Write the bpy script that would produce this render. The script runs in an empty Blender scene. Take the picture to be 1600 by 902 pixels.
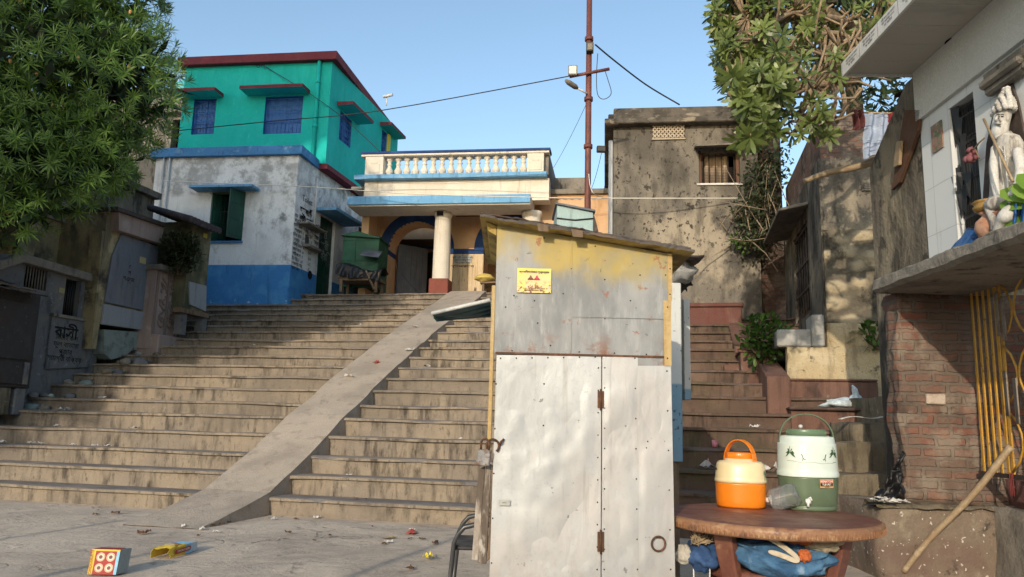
import bpy, bmesh, math, random
from mathutils import Vector as Vec, Matrix as Mat
from mathutils import noise as mnoise
R=math.radians; PI=math.pi
rnd=random.Random(11)
scn=bpy.context.scene; COL=scn.collection
# ---------------------------------------------------------------- camera
EYE=1.25; FPX=1200.0
cam=bpy.data.cameras.new('camera'); camo=bpy.data.objects.new('camera',cam); COL.objects.link(camo)
CM=Mat.Rotation(R(90+9.66),4,'X')@Mat.Rotation(R(1.46),4,'Z')
camo.matrix_world=Mat.Translation((0,0,EYE))@CM
cam.sensor_width=36; cam.lens=FPX/1600*36; cam.clip_end=2000; cam.clip_start=.05
scn.camera=camo
CP=Vec((0,0,EYE))
def ray(px,py): return CM.to_3x3()@Vec(((px-800)/FPX,-(py-451)/FPX,-1))
def PZ(px,py,z):
    d=ray(px,py); return CP+d*((z-EYE)/d.z)
def PY(px,py,y):
    d=ray(px,py); return CP+d*(y/d.y)
# ---------------------------------------------------------------- wall frames
class Fr:
    """a vertical plane: origin, direction e along the wall, n pointing out of it"""
    def __init__(s,o,deg):
        s.o=Vec((o[0],o[1],0)); a=R(deg); s.e=Vec((math.cos(a),math.sin(a),0)); s.n=Vec((math.sin(a),-math.cos(a),0)); s.deg=deg
    def pt(s,a,o,z): return s.o+s.e*a+s.n*o+Vec((0,0,z))
    def hit(s,px,py,o=0):
        d=ray(px,py); q=s.o+s.n*o
        t=(q-CP).dot(s.n)/d.dot(s.n); p=CP+d*t
        return (p-s.o).dot(s.e),p.z
    def rect(s,x0,y0,x1,y1,o=0):
        a=s.hit(x0,y0,o);b=s.hit(x1,y1,o);c=s.hit(x0,y1,o);d=s.hit(x1,y0,o)
        return ((a[0]+c[0])/2,(b[0]+d[0])/2,(c[1]+b[1])/2,(a[1]+d[1])/2)
    def mat(s,a,o,z):
        m=Mat((( s.e.x,0,s.n.x),(s.e.y,0,s.n.y),(0,1,0))).to_4x4(); m.translation=s.pt(a,o,z); return m
# ---------------------------------------------------------------- mesh builder
ROOT={}
class MB:
    def __init__(s): s.v=[];s.f=[];s.mi=[];s.sm=[];s.at=None
    def poly(s,pts,mi=0,sm=False):
        k=len(s.v); s.v+= [Vec(p) for p in pts]; s.f.append(list(range(k,k+len(pts)))); s.mi.append(mi); s.sm.append(sm); return s
    def mesh(s,vs,fs,mi=0,sm=False):
        k=len(s.v); s.v+=[Vec(p) for p in vs]
        for f in fs: s.f.append([i+k for i in f]); s.mi.append(mi); s.sm.append(sm)
        return s
    def hexa(s,p,mi=0):
        return s.mesh(p,[(0,3,2,1),(4,5,6,7),(0,1,5,4),(1,2,6,5),(2,3,7,6),(3,0,4,7)],mi)
    def box(s,x0,x1,y0,y1,z0,z1,mi=0):
        return s.hexa([(x0,y0,z0),(x1,y0,z0),(x1,y1,z0),(x0,y1,z0),(x0,y0,z1),(x1,y0,z1),(x1,y1,z1),(x0,y1,z1)],mi)
    def fbox(s,fr,a0,a1,o0,o1,z0,z1,mi=0):
        P=fr.pt
        return s.hexa([P(a0,o1,z0),P(a1,o1,z0),P(a1,o0,z0),P(a0,o0,z0),P(a0,o1,z1),P(a1,o1,z1),P(a1,o0,z1),P(a0,o0,z1)],mi)
    def prism(s,pts,off,mi=0):
        n=len(pts);off=Vec(off);k=[Vec(p) for p in pts]
        s.mesh(k+[p+off for p in k],[list(range(n))[::-1],[n+i for i in range(n)]]+[(i,(i+1)%n,n+(i+1)%n,n+i) for i in range(n)],mi); return s
    def tube(s,pts,r,seg=8,mi=0,cap=True,sm=True):
        pts=[Vec(p) for p in pts]; n=len(pts)
        if n<2: return s
        rr=r if isinstance(r,(list,tuple)) else [r]*n
        k=len(s.v); up=None
        for i,p in enumerate(pts):
            t=(pts[min(i+1,n-1)]-pts[max(i-1,0)])
            if t.length<1e-9: t=Vec((0,0,1))
            t.normalize()
            if up is None: up=t.orthogonal().normalized()
            else:
                up=(up-t*up.dot(t)); up=up.normalized() if up.length>1e-6 else t.orthogonal().normalized()
            b=t.cross(up)
            for j in range(seg):
                a=2*PI*j/seg; s.v.append(p+(up*math.cos(a)+b*math.sin(a))*rr[i])
        for i in range(n-1):
            for j in range(seg):
                s.f.append([k+i*seg+j,k+i*seg+(j+1)%seg,k+(i+1)*seg+(j+1)%seg,k+(i+1)*seg+j]);s.mi.append(mi);s.sm.append(sm)
        if cap:
            s.f.append([k+j for j in range(seg)][::-1]);s.mi.append(mi);s.sm.append(False)
            s.f.append([k+(n-1)*seg+j for j in range(seg)]);s.mi.append(mi);s.sm.append(False)
        return s
    def lathe(s,c,prof,seg=32,mi=0,sx=1,sy=1,rot=0,pw=2.0,cap=True):
        """prof: (radius,height[,mi]); superellipse section"""
        c=Vec(c);k=len(s.v);n=len(prof)
        for p in prof:
            for j in range(seg):
                a=2*PI*j/seg; ca,sa=math.cos(a),math.sin(a)
                q=(abs(ca)**pw+abs(sa)**pw)**(-1/pw)
                x=p[0]*ca*q*sx;y=p[0]*sa*q*sy
                s.v.append(c+Vec((x*math.cos(rot)-y*math.sin(rot),x*math.sin(rot)+y*math.cos(rot),p[1])))
        for i in range(n-1):
            m=prof[i][2] if len(prof[i])>2 else mi
            for j in range(seg):
                s.f.append([k+i*seg+j,k+i*seg+(j+1)%seg,k+(i+1)*seg+(j+1)%seg,k+(i+1)*seg+j]);s.mi.append(m);s.sm.append(True)
        if cap:
            s.f.append([k+j for j in range(seg)][::-1]);s.mi.append(prof[0][2] if len(prof[0])>2 else mi);s.sm.append(False)
            s.f.append([k+(n-1)*seg+j for j in range(seg)]);s.mi.append(prof[-1][2] if len(prof[-1])>2 else mi);s.sm.append(False)
        return s
    def grid(s,fn,nu,nv,mi=0,sm=True,wrap=False):
        k=len(s.v)
        for j in range(nv+1):
            for i in range(nu+1): s.v.append(Vec(fn(i/nu,j/nv)))
        for j in range(nv):
            for i in range(nu):
                a=k+j*(nu+1)+i
                s.f.append([a,a+1,a+nu+2,a+nu+1]);s.mi.append(mi);s.sm.append(sm)
        return s
    def ball(s,c,rx,ry,rz,seg=12,mi=0,jit=0,seed=0):
        c=Vec(c)
        def fn(u,v):
            a=2*PI*u;b=PI*v
            d=Vec((math.cos(a)*math.sin(b),math.sin(a)*math.sin(b),-math.cos(b)))
            k=1+jit*mnoise.noise(d*1.7+Vec((seed*3.1,seed,0)))
            return c+Vec((d.x*rx,d.y*ry,d.z*rz))*k
        return s.grid(fn,seg,max(6,seg//2+2),mi)
    def build(s,name,mats,parent=None,bevel=0,base=None,merge=False,seg=1):
        if not isinstance(mats,(list,tuple)): mats=[mats]
        me=bpy.data.meshes.new(name); o=bpy.data.objects.new(name,me); COL.objects.link(o)
        if parent is not None:
            L=ROOT[parent.name]; o.parent=parent
        else:
            if base is None:
                xs=[v.x for v in s.v];ys=[v.y for v in s.v];zs=[v.z for v in s.v]
                base=((min(xs)+max(xs))/2,(min(ys)+max(ys))/2,min(zs))
            L=Vec(base); o.location=L
        ROOT[o.name]=L
        me.from_pydata([tuple(v-L) for v in s.v],[],s.f)
        for m in mats: me.materials.append(m)
        me.polygons.foreach_set('material_index',s.mi); me.polygons.foreach_set('use_smooth',s.sm)
        if s.at is not None:
            a=me.attributes.new('v','FLOAT','FACE'); a.data.foreach_set('value',s.at)
        if merge:
            bm=bmesh.new(); bm.from_mesh(me); bmesh.ops.remove_doubles(bm,verts=bm.verts,dist=1e-5); bmesh.ops.recalc_face_normals(bm,faces=bm.faces); bm.to_mesh(me); bm.free()
        me.update()
        if bevel:
            md=o.modifiers.new('bevel','BEVEL'); md.width=bevel; md.segments=seg; md.limit_method='ANGLE'; md.angle_limit=R(40)
        return o
def thing(name,loc,label,cat,group=None):
    o=bpy.data.objects.new(name,None); COL.objects.link(o); o.location=Vec(loc); o.empty_display_size=.2
    ROOT[o.name]=Vec(loc); o['label']=label; o['category']=cat
    if group: o['group']=group
    return o
def tag(o,label,cat,group=None):
    o['label']=label;o['category']=cat
    if group:o['group']=group
    return o
def struct(o): o['kind']='structure'; return o
def text(s,size,mat,M,parent,name='lettering',align='CENTER',bold=0,sx=1,ext=.0006):
    cu=bpy.data.curves.new(name,'FONT'); cu.body=s; cu.size=size; cu.align_x=align; cu.align_y='CENTER'; cu.extrude=ext; cu.offset=bold; cu.space_line=1.0; cu.resolution_u=2
    t=bpy.data.objects.new(name+'_tmp',cu); COL.objects.link(t)
    bpy.context.view_layer.update()
    dg=bpy.context.evaluated_depsgraph_get(); me=bpy.data.meshes.new_from_object(t.evaluated_get(dg))
    bpy.data.objects.remove(t)
    me.transform(M@Mat.Diagonal((sx,1,1,1)))
    L=ROOT[parent.name]; me.transform(Mat.Translation(-L))
    me.materials.clear(); me.materials.append(mat)
    o=bpy.data.objects.new(name,me); COL.objects.link(o); o.parent=parent; ROOT[o.name]=L
    return o
# wall sheet with rectangular openings (reveals go inwards by depth)
def wall(mb,fr,a0,a1,z0,z1,holes=(),depth=.2,o=0,mi=0,mr=None):
    if mr is None: mr=mi
    A=sorted(set([a0,a1]+[h[0] for h in holes]+[h[1] for h in holes])); Z=sorted(set([z0,z1]+[h[2] for h in holes]+[h[3] for h in holes]))
    A=[a for a in A if a0<=a<=a1]; Z=[z for z in Z if z0<=z<=z1]
    P=fr.pt
    for i in range(len(A)-1):
        for j in range(len(Z)-1):
            ca=(A[i]+A[i+1])/2;cz=(Z[j]+Z[j+1])/2
            if any(h[0]<ca<h[1] and h[2]<cz<h[3] for h in holes): continue
            mb.poly([P(A[i],o,Z[j]),P(A[i+1],o,Z[j]),P(A[i+1],o,Z[j+1]),P(A[i],o,Z[j+1])],mi)
    for h in holes:
        l,r,b,t=h[:4];q=o-depth
        mb.poly([P(l,o,b),P(l,o,t),P(l,q,t),P(l,q,b)],mr); mb.poly([P(r,o,b),P(r,q,b),P(r,q,t),P(r,o,t)],mr)
        mb.poly([P(l,o,t),P(r,o,t),P(r,q,t),P(l,q,t)],mr); mb.poly([P(l,o,b),P(l,q,b),P(r,q,b),P(r,o,b)],mr)
def arch_wall(mb,fr,a0,a1,z0,z1,arches,depth=.4,o=0,mi=0,n=20):
    """arches: (centre, radius, spring z)"""
    P=fr.pt; cuts=[a0]
    for c,r,zs in arches:
        cuts+= [c-r*math.cos(PI*i/n) for i in range(n+1)]
    cuts.append(a1); cuts=sorted(set(min(max(c,a0),a1) for c in cuts))
    def low(a):
        for c,r,zs in arches:
            if abs(a-c)<=r+1e-9: return zs+math.sqrt(max(0,r*r-(a-c)**2)),True
        return z0,False
    for i in range(len(cuts)-1):
        l,r_=cuts[i],cuts[i+1]
        if r_-l<1e-6: continue
        m=(l+r_)/2; inn=low(m)[1]
        zl=low(l)[0] if inn else z0; zr=low(r_)[0] if inn else z0
        if inn:
            # clamp ends to the same arch
            for c,r,zs in arches:
                if abs(m-c)<r:
                    zl=zs+math.sqrt(max(0,r*r-(l-c)**2)); zr=zs+math.sqrt(max(0,r*r-(r_-c)**2))
            mb.poly([P(l,o,zl),P(r_,o,zr),P(r_,o-depth,zr),P(l,o-depth,zl)],mi)
        mb.poly([P(l,o,zl),P(r_,o,zr),P(r_,o,z1),P(l,o,z1)],mi)
    for c,r,zs in arches:
        for a in (c-r,c+r):
            if a0<=a<=a1: mb.poly([P(a,o,z0),P(a,o-depth,z0),P(a,o-depth,zs),P(a,o,zs)],mi)
def arch_band(mb,fr,c,r,w,zs,o0,o1,mi=0,n=24,a_from=0,a_to=PI):
    P=fr.pt
    for i in range(n):
        t0=a_from+(a_to-a_from)*i/n;t1=a_from+(a_to-a_from)*(i+1)/n
        def q(t,rr,o): return P(c-rr*math.cos(t),o,zs+rr*math.sin(t))
        R1=r+w
        mb.hexa([q(t0,r,o1),q(t1,r,o1),q(t1,r,o0),q(t0,r,o0),q(t0,R1,o1),q(t1,R1,o1),q(t1,R1,o0),q(t0,R1,o0)],mi)
# ---------------------------------------------------------------- materials
class NT:
    def __init__(s,name):
        s.m=bpy.data.materials.new(name); s.m.use_nodes=True; s.t=s.m.node_tree; s.t.nodes.clear()
        s.out=s.n('ShaderNodeOutputMaterial'); s.geo=s.n('ShaderNodeNewGeometry'); s.pos=s.geo.outputs['Position']
    def n(s,ty,**kw):
        x=s.t.nodes.new(ty)
        for k,v in kw.items(): setattr(x,k,v)
        return x
    def l(s,a,b): s.t.links.new(a,b)
    def setin(s,sock,v):
        if isinstance(v,bpy.types.NodeSocket): s.l(v,sock)
        else:
            if sock.type=='RGBA' and len(v)==3: v=(*v,1)
            sock.default_value=v
    def math(s,op,a,b=None,c=None,clamp=False):
        x=s.n('ShaderNodeMath',operation=op,use_clamp=clamp); s.setin(x.inputs[0],a)
        if b is not None: s.setin(x.inputs[1],b)
        if c is not None: s.setin(x.inputs[2],c)
        return x.outputs[0]
    def vmul(s,v,sc,off=(0,0,0)):
        x=s.n('ShaderNodeVectorMath',operation='MULTIPLY_ADD'); s.setin(x.inputs[0],v); x.inputs[1].default_value=sc; x.inputs[2].default_value=off; return x.outputs[0]
    def noise(s,sc,det=4,rough=.6,seed=0,dist=0,vec=None):
        if not isinstance(sc,(tuple,list)): sc=(sc,)*3
        x=s.n('ShaderNodeTexNoise'); x.inputs['Scale'].default_value=1; x.inputs['Detail'].default_value=det; x.inputs['Roughness'].default_value=rough; x.inputs['Distortion'].default_value=dist
        s.l(s.vmul(vec or s.pos,sc,(seed*7.3,seed*3.7,seed*5.1)),x.inputs['Vector']); return x.outputs[0]
    def mr(s,v,lo,hi,a=0,b=1,sm=True):
        x=s.n('ShaderNodeMapRange'); x.interpolation_type='SMOOTHSTEP' if sm else 'LINEAR'
        s.setin(x.inputs[0],v); x.inputs[1].default_value=lo;x.inputs[2].default_value=hi;x.inputs[3].default_value=a;x.inputs[4].default_value=b; return x.outputs[0]
    def mix(s,f,a,b,mode='MIX'):
        x=s.n('ShaderNodeMix',data_type='RGBA',blend_type=mode); s.setin(x.inputs[0],f); s.setin(x.inputs[6],a); s.setin(x.inputs[7],b); return x.outputs[2]
    def sep(s,v):
        x=s.n('ShaderNodeSeparateXYZ'); s.l(v,x.inputs[0]); return x.outputs
    def bump(s,h,st,dist=.02,nrm=None):
        x=s.n('ShaderNodeBump'); x.inputs['Strength'].default_value=st; x.inputs['Distance'].default_value=dist; s.l(h,x.inputs['Height'])
        if nrm: s.l(nrm,x.inputs['Normal'])
        return x.outputs[0]
    def bsdf(s,col,rough=.8,metal=0,spec=.3,nrm=None,**kw):
        x=s.n('ShaderNodeBsdfPrincipled'); s.setin(x.inputs['Base Color'],col); s.setin(x.inputs['Roughness'],rough); s.setin(x.inputs['Metallic'],metal); x.inputs['Specular IOR Level'].default_value=spec
        if nrm: s.l(nrm,x.inputs['Normal'])
        for k,v in kw.items(): s.setin(x.inputs[k],v)
        return x.outputs[0]
    def done(s,sh): s.l(sh,s.out.inputs[0]); return s.m
def layers(t,col,ls):
    for i,L in enumerate(ls):
        f=t.noise(L.get('s',2),L.get('d',5),L.get('r',.62),L.get('seed',i+1),L.get('w',0))
        f=t.mr(f,L.get('lo',.48),L.get('hi',.62))
        if 'z' in L:
            z0,z1=L['z']; zz=t.sep(t.pos)[2]
            zz=t.math('ADD',zz,t.math('MULTIPLY',t.noise((1.2,1.2,.8),3,seed=i+9),L.get('zn',.6)))
            m=t.mr(zz,z0,z1); 
            f=t.math('MULTIPLY',f,m) if not L.get('zadd') else t.math('MULTIPLY',t.math('ADD',m,0),t.mr(f,0,1,.55,1))
        if 'x' in L:
            xx=t.math('ADD',t.sep(t.pos)[0],t.math('MULTIPLY',t.noise((.9,.9,.9),3,seed=i+19),L.get('xn',.8)))
            f=t.math('MULTIPLY',f,t.mr(xx,L['x'][0],L['x'][1]))
        f=t.math('MULTIPLY',f,L.get('a',1))
        col=t.mix(f,col,L['c'],L.get('mode','MIX'))
    return col
def mk(name,base,ls=(),rough=.85,metal=0,spec=.25,bump=((9,.25,.02),),fine=.12,fs=55):
    """layered weathered surface"""
    t=NT(name)
    c0=tuple(base)
    v=t.noise(fs,3,.7,seed=2); v2=t.noise(1.3,3,.6,seed=5)
    col=t.mix(t.mr(v,.3,.7),tuple(x*(1-fine) for x in c0),tuple(min(1,x*(1+fine)) for x in c0))
    col=t.mix(t.mr(v2,.35,.65,0,.5),col,tuple(x*(1-fine*1.2) for x in c0))
    col=layers(t,col,ls)
    nr=None
    for i,b in enumerate(bump):
        nr=t.bump(t.noise(b[0],5,.65,seed=20+i),b[1],b[2],nr)
    rv=t.mr(t.noise(6,3,seed=31),.3,.7,max(.03,rough-.1),min(1,rough+.08))
    return t.done(t.bsdf(col,rv,metal,spec,nr))
def brickmat(name,deg,cA,cB,mortar,bw=.24,rh=.085,ms=.014,ls=(),bumpd=.012,rough=.9,off=.5,spec=.2,gloss=None):
    t=NT(name); a=R(deg)
    dp=t.n('ShaderNodeVectorMath',operation='DOT_PRODUCT'); t.l(t.pos,dp.inputs[0]); dp.inputs[1].default_value=(math.cos(a),math.sin(a),0)
    cx=t.n('ShaderNodeCombineXYZ'); wob=t.math('MULTIPLY',t.math('SUBTRACT',t.noise(7,5,.7),.5),.055 if off else 0.0)
    t.l(t.math('ADD',dp.outputs['Value'],wob),cx.inputs[0]); t.l(t.math('ADD',t.sep(t.pos)[2],wob),cx.inputs[1])
    b=t.n('ShaderNodeTexBrick'); b.offset=off; t.l(cx.outputs[0],b.inputs['Vector']); b.inputs['Scale'].default_value=1; b.inputs['Brick Width'].default_value=bw; b.inputs['Row Height'].default_value=rh; b.inputs['Mortar Size'].default_value=ms; b.inputs['Mortar Smooth'].default_value=.25; b.inputs['Bias'].default_value=0
    b.inputs['Color1'].default_value=(*cA,1); b.inputs['Color2'].default_value=(*cB,1); b.inputs['Mortar'].default_value=(*mortar,1)
    col=layers(t,b.outputs[0],ls)
    h=t.math('SUBTRACT',t.math('MULTIPLY',t.noise(30,4),.35 if off else .02),b.outputs['Fac'])
    return t.done(t.bsdf(col,gloss or rough,0,spec,t.bump(h,.8,bumpd)))
def plain(name,c,rough=.5,metal=0,spec=.5,var=.1,bs=0,**kw):
    t=NT(name); f=t.noise(14,4,.6,seed=3)
    col=t.mix(t.mr(f,.3,.7),tuple(x*(1-var) for x in c),tuple(min(1,x*(1+var)) for x in c))
    nr=t.bump(t.noise(60,3),bs,.003) if bs else None
    return t.done(t.bsdf(col,rough,metal,spec,nr,**kw))
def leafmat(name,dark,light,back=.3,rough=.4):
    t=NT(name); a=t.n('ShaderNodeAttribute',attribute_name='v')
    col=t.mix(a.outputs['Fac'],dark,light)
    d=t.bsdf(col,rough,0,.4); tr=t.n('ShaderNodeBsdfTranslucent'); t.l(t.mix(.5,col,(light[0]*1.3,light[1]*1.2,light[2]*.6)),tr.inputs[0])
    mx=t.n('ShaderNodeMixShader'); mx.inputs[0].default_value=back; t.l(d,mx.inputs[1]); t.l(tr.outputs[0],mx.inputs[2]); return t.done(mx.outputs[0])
# ---------------------------------------------------------------- light
SUN_AZ=19.0; SUN_EL=18.0          # light travels towards azimuth SUN_AZ (from +Y to +X)
w=bpy.data.worlds.new('World'); scn.world=w; w.use_nodes=True
nt=w.node_tree; nt.nodes.clear()
sk=nt.nodes.new('ShaderNodeTexSky'); sk.sky_type='NISHITA'; sk.sun_disc=False
sk.sun_elevation=R(SUN_EL); sk.sun_rotation=R(180+SUN_AZ); sk.air_density=1.0; sk.dust_density=1.2; sk.ozone_density=2.2; sk.altitude=10
bg=nt.nodes.new('ShaderNodeBackground'); bg.inputs[1].default_value=.20; wo=nt.nodes.new('ShaderNodeOutputWorld')
tint=nt.nodes.new('ShaderNodeMix'); tint.data_type='RGBA'; tint.blend_type='MULTIPLY'; tint.inputs[0].default_value=1; tint.inputs[7].default_value=(1.48,1.42,1.26,1)
nt.links.new(sk.outputs[0],tint.inputs[6]); nt.links.new(tint.outputs[2],bg.inputs[0]); nt.links.new(bg.outputs[0],wo.inputs[0])
sl=bpy.data.lights.new('sun','SUN'); sl.energy=3.0; sl.angle=R(.55); sl.color=(1,.86,.68)
so=bpy.data.objects.new('sun',sl); COL.objects.link(so)
sd=Vec((math.sin(R(SUN_AZ))*math.cos(R(SUN_EL)),math.cos(R(SUN_AZ))*math.cos(R(SUN_EL)),-math.sin(R(SUN_EL))))
so.rotation_euler=sd.to_track_quat('-Z','Y').to_euler(); so.location=(-10,-20,15)
scn.view_settings.view_transform='Standard'; scn.view_settings.look='None'; scn.view_settings.exposure=0; scn.view_settings.gamma=1
scn.render.engine='CYCLES'
# ---------------------------------------------------------------- materials
def stairmat(name,rise,tread,dark,warm=(.42,.33,.19),moss=0):
    t=NT(name); N=t.sep(t.geo.outputs['True Normal'])[2]
    up=t.mr(N,.4,.8)
    r=t.mix(t.mr(t.noise((1.1,1.1,1.1),4,seed=3),.35,.65),rise,warm)
    st=t.mr(t.noise((6.5,6.5,1.3),8,.66,seed=6,dist=.25),.43,.66); st2=t.mr(t.noise((1.2,1.2,1.2),3,seed=8),.38,.6,.15,.9)
    r=t.mix(t.math('MULTIPLY',st,st2),r,dark)
    r=t.mix(t.mr(t.noise((13,13,5),6,.72,seed=14),.52,.70,0,.65),r,tuple(x*.6 for x in dark))
    r=t.mix(t.mr(t.noise((5,5,5),5,.7,seed=9),.6,.72,0,.5),r,tuple(min(1,x*1.3) for x in warm))
    r=t.mix(t.mr(t.noise((.55,.55,.9),5,.6,seed=19),.5,.62,0,.6),r,tuple(x*.72 for x in rise))
    d=t.mix(t.mr(t.noise(2.2,5,.65,seed=4),.35,.68),tread,tuple(x*.74 for x in tread))
    d=t.mix(t.mr(t.noise((14,14,14),5,.7,seed=12),.55,.72,0,.5),d,tuple(x*.5 for x in tread))
    d=t.mix(t.mr(t.noise((.8,.8,.8),4,seed=17),.5,.65,0,.5),d,warm)
    col=t.mix(up,r,d)
    if moss: col=t.mix(t.mr(t.noise(1.3,5,seed=22),.5,.66,0,moss),col,(.075,.08,.035))
    nb=t.bump(t.noise(5,5,.65,seed=40),.45,.05); nb=t.bump(t.noise(38,5,.7,seed=41),.45,.012,nb)
    return t.done(t.bsdf(col,.9,0,.2,nb))
m_stair=stairmat('stair_cement',(.245,.205,.163),(.235,.205,.183),(.055,.046,.038),warm=(.305,.25,.185))
m_redstair=stairmat('red_stair_cement',(.125,.083,.064),(.15,.11,.09),(.035,.027,.022),warm=(.17,.115,.085),moss=.4)
m_ramp=mk('ramp_cement',(.42,.355,.285),[dict(c=(.25,.21,.17),s=1.2,lo=.45,hi=.68,a=.6),dict(c=(.19,.155,.12),s=(5,5,5),lo=.54,hi=.7,a=.55),dict(c=(.44,.38,.31),s=9,lo=.56,hi=.7,a=.5)],bump=((4,.35,.04),(45,.6,.014)))
def groundmat():
    t=NT('ground_cement')
    sw=t.n('ShaderNodeMapping'); sw.inputs['Rotation'].default_value=(0,0,R(-35)); t.l(t.pos,sw.inputs['Vector'])
    c=t.mix(t.mr(t.noise((.8,.8,.8),6,.66,seed=2,dist=.8),.35,.66),(.61,.505,.395),(.42,.35,.28))
    c=t.mix(t.mr(t.noise((1.6,9,1),5,.65,seed=5,dist=1.2,vec=sw.outputs[0]),.5,.68,0,.6),c,(.60,.52,.42))
    c=t.mix(t.mr(t.noise((3,3,3),6,.7,seed=7,dist=1.5),.56,.68,0,.75),c,(.24,.20,.165))
    c=t.mix(t.mr(t.noise((28,28,28),4,.7,seed=9),.58,.7,0,.55),c,(.16,.135,.11))
    vo=t.n('ShaderNodeTexVoronoi',feature='DISTANCE_TO_EDGE'); vo.inputs['Scale'].default_value=.55
    ad=t.n('ShaderNodeVectorMath',operation='ADD'); t.l(t.pos,ad.inputs[0])
    nc=t.n('ShaderNodeTexNoise'); nc.inputs['Scale'].default_value=1.6; nc.inputs['Detail'].default_value=6; t.l(t.pos,nc.inputs['Vector']); t.l(nc.outputs['Color'],ad.inputs[1]); t.l(ad.outputs[0],vo.inputs['Vector'])
    cr=t.math('MULTIPLY',t.mr(vo.outputs['Distance'],.0,.010,1,0),t.mr(t.noise(.7,3,seed=33),.48,.6))
    c=t.mix(t.math('MULTIPLY',cr,.7),c,(.10,.082,.066))
    h=t.math('SUBTRACT',t.noise((2.5,2.5,2.5),6,.68,seed=3,dist=.7),t.math('MULTIPLY',cr,.3))
    nb=t.bump(h,.5,.07); nb=t.bump(t.noise(40,5,.7,seed=44),.5,.012,nb)
    return t.done(t.bsdf(c,.9,0,.2,nb))
m_ground=groundmat()
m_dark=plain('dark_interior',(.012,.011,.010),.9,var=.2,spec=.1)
m_black=plain('black_paint',(.018,.017,.017),.5,var=.3)
# ---------------------------------------------------------------- the setting
TH=12.5; A0=Vec((-.38,9.35,0)); SU=Vec((math.cos(R(TH)),-math.sin(R(TH)),0)); SV=Vec((math.sin(R(TH)),math.cos(R(TH)),0))
TD=.48; SH=[0,.22,.46,.69,.95,1.21,1.42,1.67,1.9,2.12,2.33,2.56,2.75,2.97,3.16,3.35,3.55,3.74,3.93,4.13,4.33]
def S(u,v,z): return A0+SU*u+SV*v+Vec((0,0,z))
FV=lambda v:Fr(A0+SV*v,-TH)          # plane across the stairs at v
FU=lambda u:Fr(A0+SU*u,90-TH)        # plane along the stairs at u, facing +u
def stair_z(v):
    if v<0: return 0
    return SH[min(20,int(v/TD+1e-6)+1)]
def flight(name,u0,u1,mat,seed,k0=0,k1=20,wear=1.0):
    mb=MB(); nu=max(2,int((u1-u0)/.07)); rows=[]
    def j(u,k,q,sc=1): return mnoise.noise(Vec((u*1.3+seed,k*7.7,q*3.1)))*.012*sc*wear
    for k in range(k0,k1):
        v=k*TD;z0=SH[k];z1=SH[k+1]
        for q in range(5):
            row=[]
            for i in range(nu+1):
                u=u0+(u1-u0)*i/nu
                chip=max(0,mnoise.noise(Vec((u*2.3+seed*2,k*5.1,1.3)))-.22)*.11*wear+max(0,mnoise.noise(Vec((u*9+seed,k*3.3,4)))-.35)*.05*wear
                dz=j(u,k,1,.8)
                sg=.016*mnoise.noise(Vec((u*.45+seed,k*1.9,7)));dz+=sg;vv=.02*mnoise.noise(Vec((u*.6,k*2.7+seed,3)));v=k*TD+vv
                if q==0: p=S(u,v+.03+j(u,k,0),z0-.012)
                elif q==1: p=S(u,v+.028+j(u,k,0),z1-.046+dz)
                elif q==2: p=S(u,v-.020+j(u,k,2)+chip*.5,z1-.042+dz)
                elif q==3: p=S(u,v-.018+j(u,k,2)+chip,z1-.008+dz-chip*.5)
                else: p=S(u,v+.018+j(u,k,2)+chip*1.2,z1+dz-chip*.1)
                row.append(p)
            rows.append(row)
        v=k*TD
        row=[S(u0+(u1-u0)*i/nu,v+TD*.55,z1+mnoise.noise(Vec((i*.1,k,seed)))*.008) for i in range(nu+1)]; rows.append(row)
    rows.append([S(u0+(u1-u0)*i/nu,k1*TD,SH[k1]) for i in range(nu+1)])
    vs=[p for r in rows for p in r]; W=nu+1
    mb.mesh(vs,[(r*W+i,r*W+i+1,(r+1)*W+i+1,(r+1)*W+i) for r in range(len(rows)-1) for i in range(nu)])
    return struct(mb.build(name,mat))
flight('staircase',-10.5,-3.0,m_stair,3)
flight('staircase',-3.0,2.0,m_stair,8,wear=1.15)
flight('red_staircase',2.003,6.2,m_redstair,15,k1=15,wear=1.5)
# sloped concrete ramp between the two flights
mb=MB(); prof=[(-1.38,.002),(-1.0,.06),(-.5,.16),(0,.275)]+[(k*TD,SH[k+1]+.035) for k in range(1,20)]+[(19.4*TD,4.345)]
nr=[]
for k in range(len(prof)-1):
    for q in range(4):
        f=q/4; nr.append((prof[k][0]*(1-f)+prof[k+1][0]*f,prof[k][1]*(1-f)+prof[k+1][1]*f))
nr.append(prof[-1])
def rampuv(i,s):
    v,z=nr[i]; f=(v+1.38)/10.7
    l=-3.62+.43*f; r=-2.70+.43*f
    je=.02*mnoise.noise(Vec((v*2.1,s*9,.5)))+.012*mnoise.noise(Vec((v*8,s*9,2)))
    u=l+(r-l)*s+(je if s in(0,1) else 0)
    return u,v,z+.008*mnoise.noise(Vec((v*3,s*4,3)))
NS=8
vs=[];W=NS+3
for i in range(len(nr)):
    u,v,z=rampuv(i,0); vs.append(S(u,v,min(z-.3,-.05) if i<14 else z-.6))
    for q in range(NS+1):
        u,v,z=rampuv(i,q/NS); vs.append(S(u,v,z))
    u,v,z=rampuv(i,1); vs.append(S(u+.01,v,min(z-.3,-.05) if i<14 else z-.6))
mb.mesh(vs,[(i*W+q,i*W+q+1,(i+1)*W+q+1,(i+1)*W+q) for i in range(len(nr)-1) for q in range(W-1)])
struct(mb.build('ramp',m_ramp))
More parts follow.
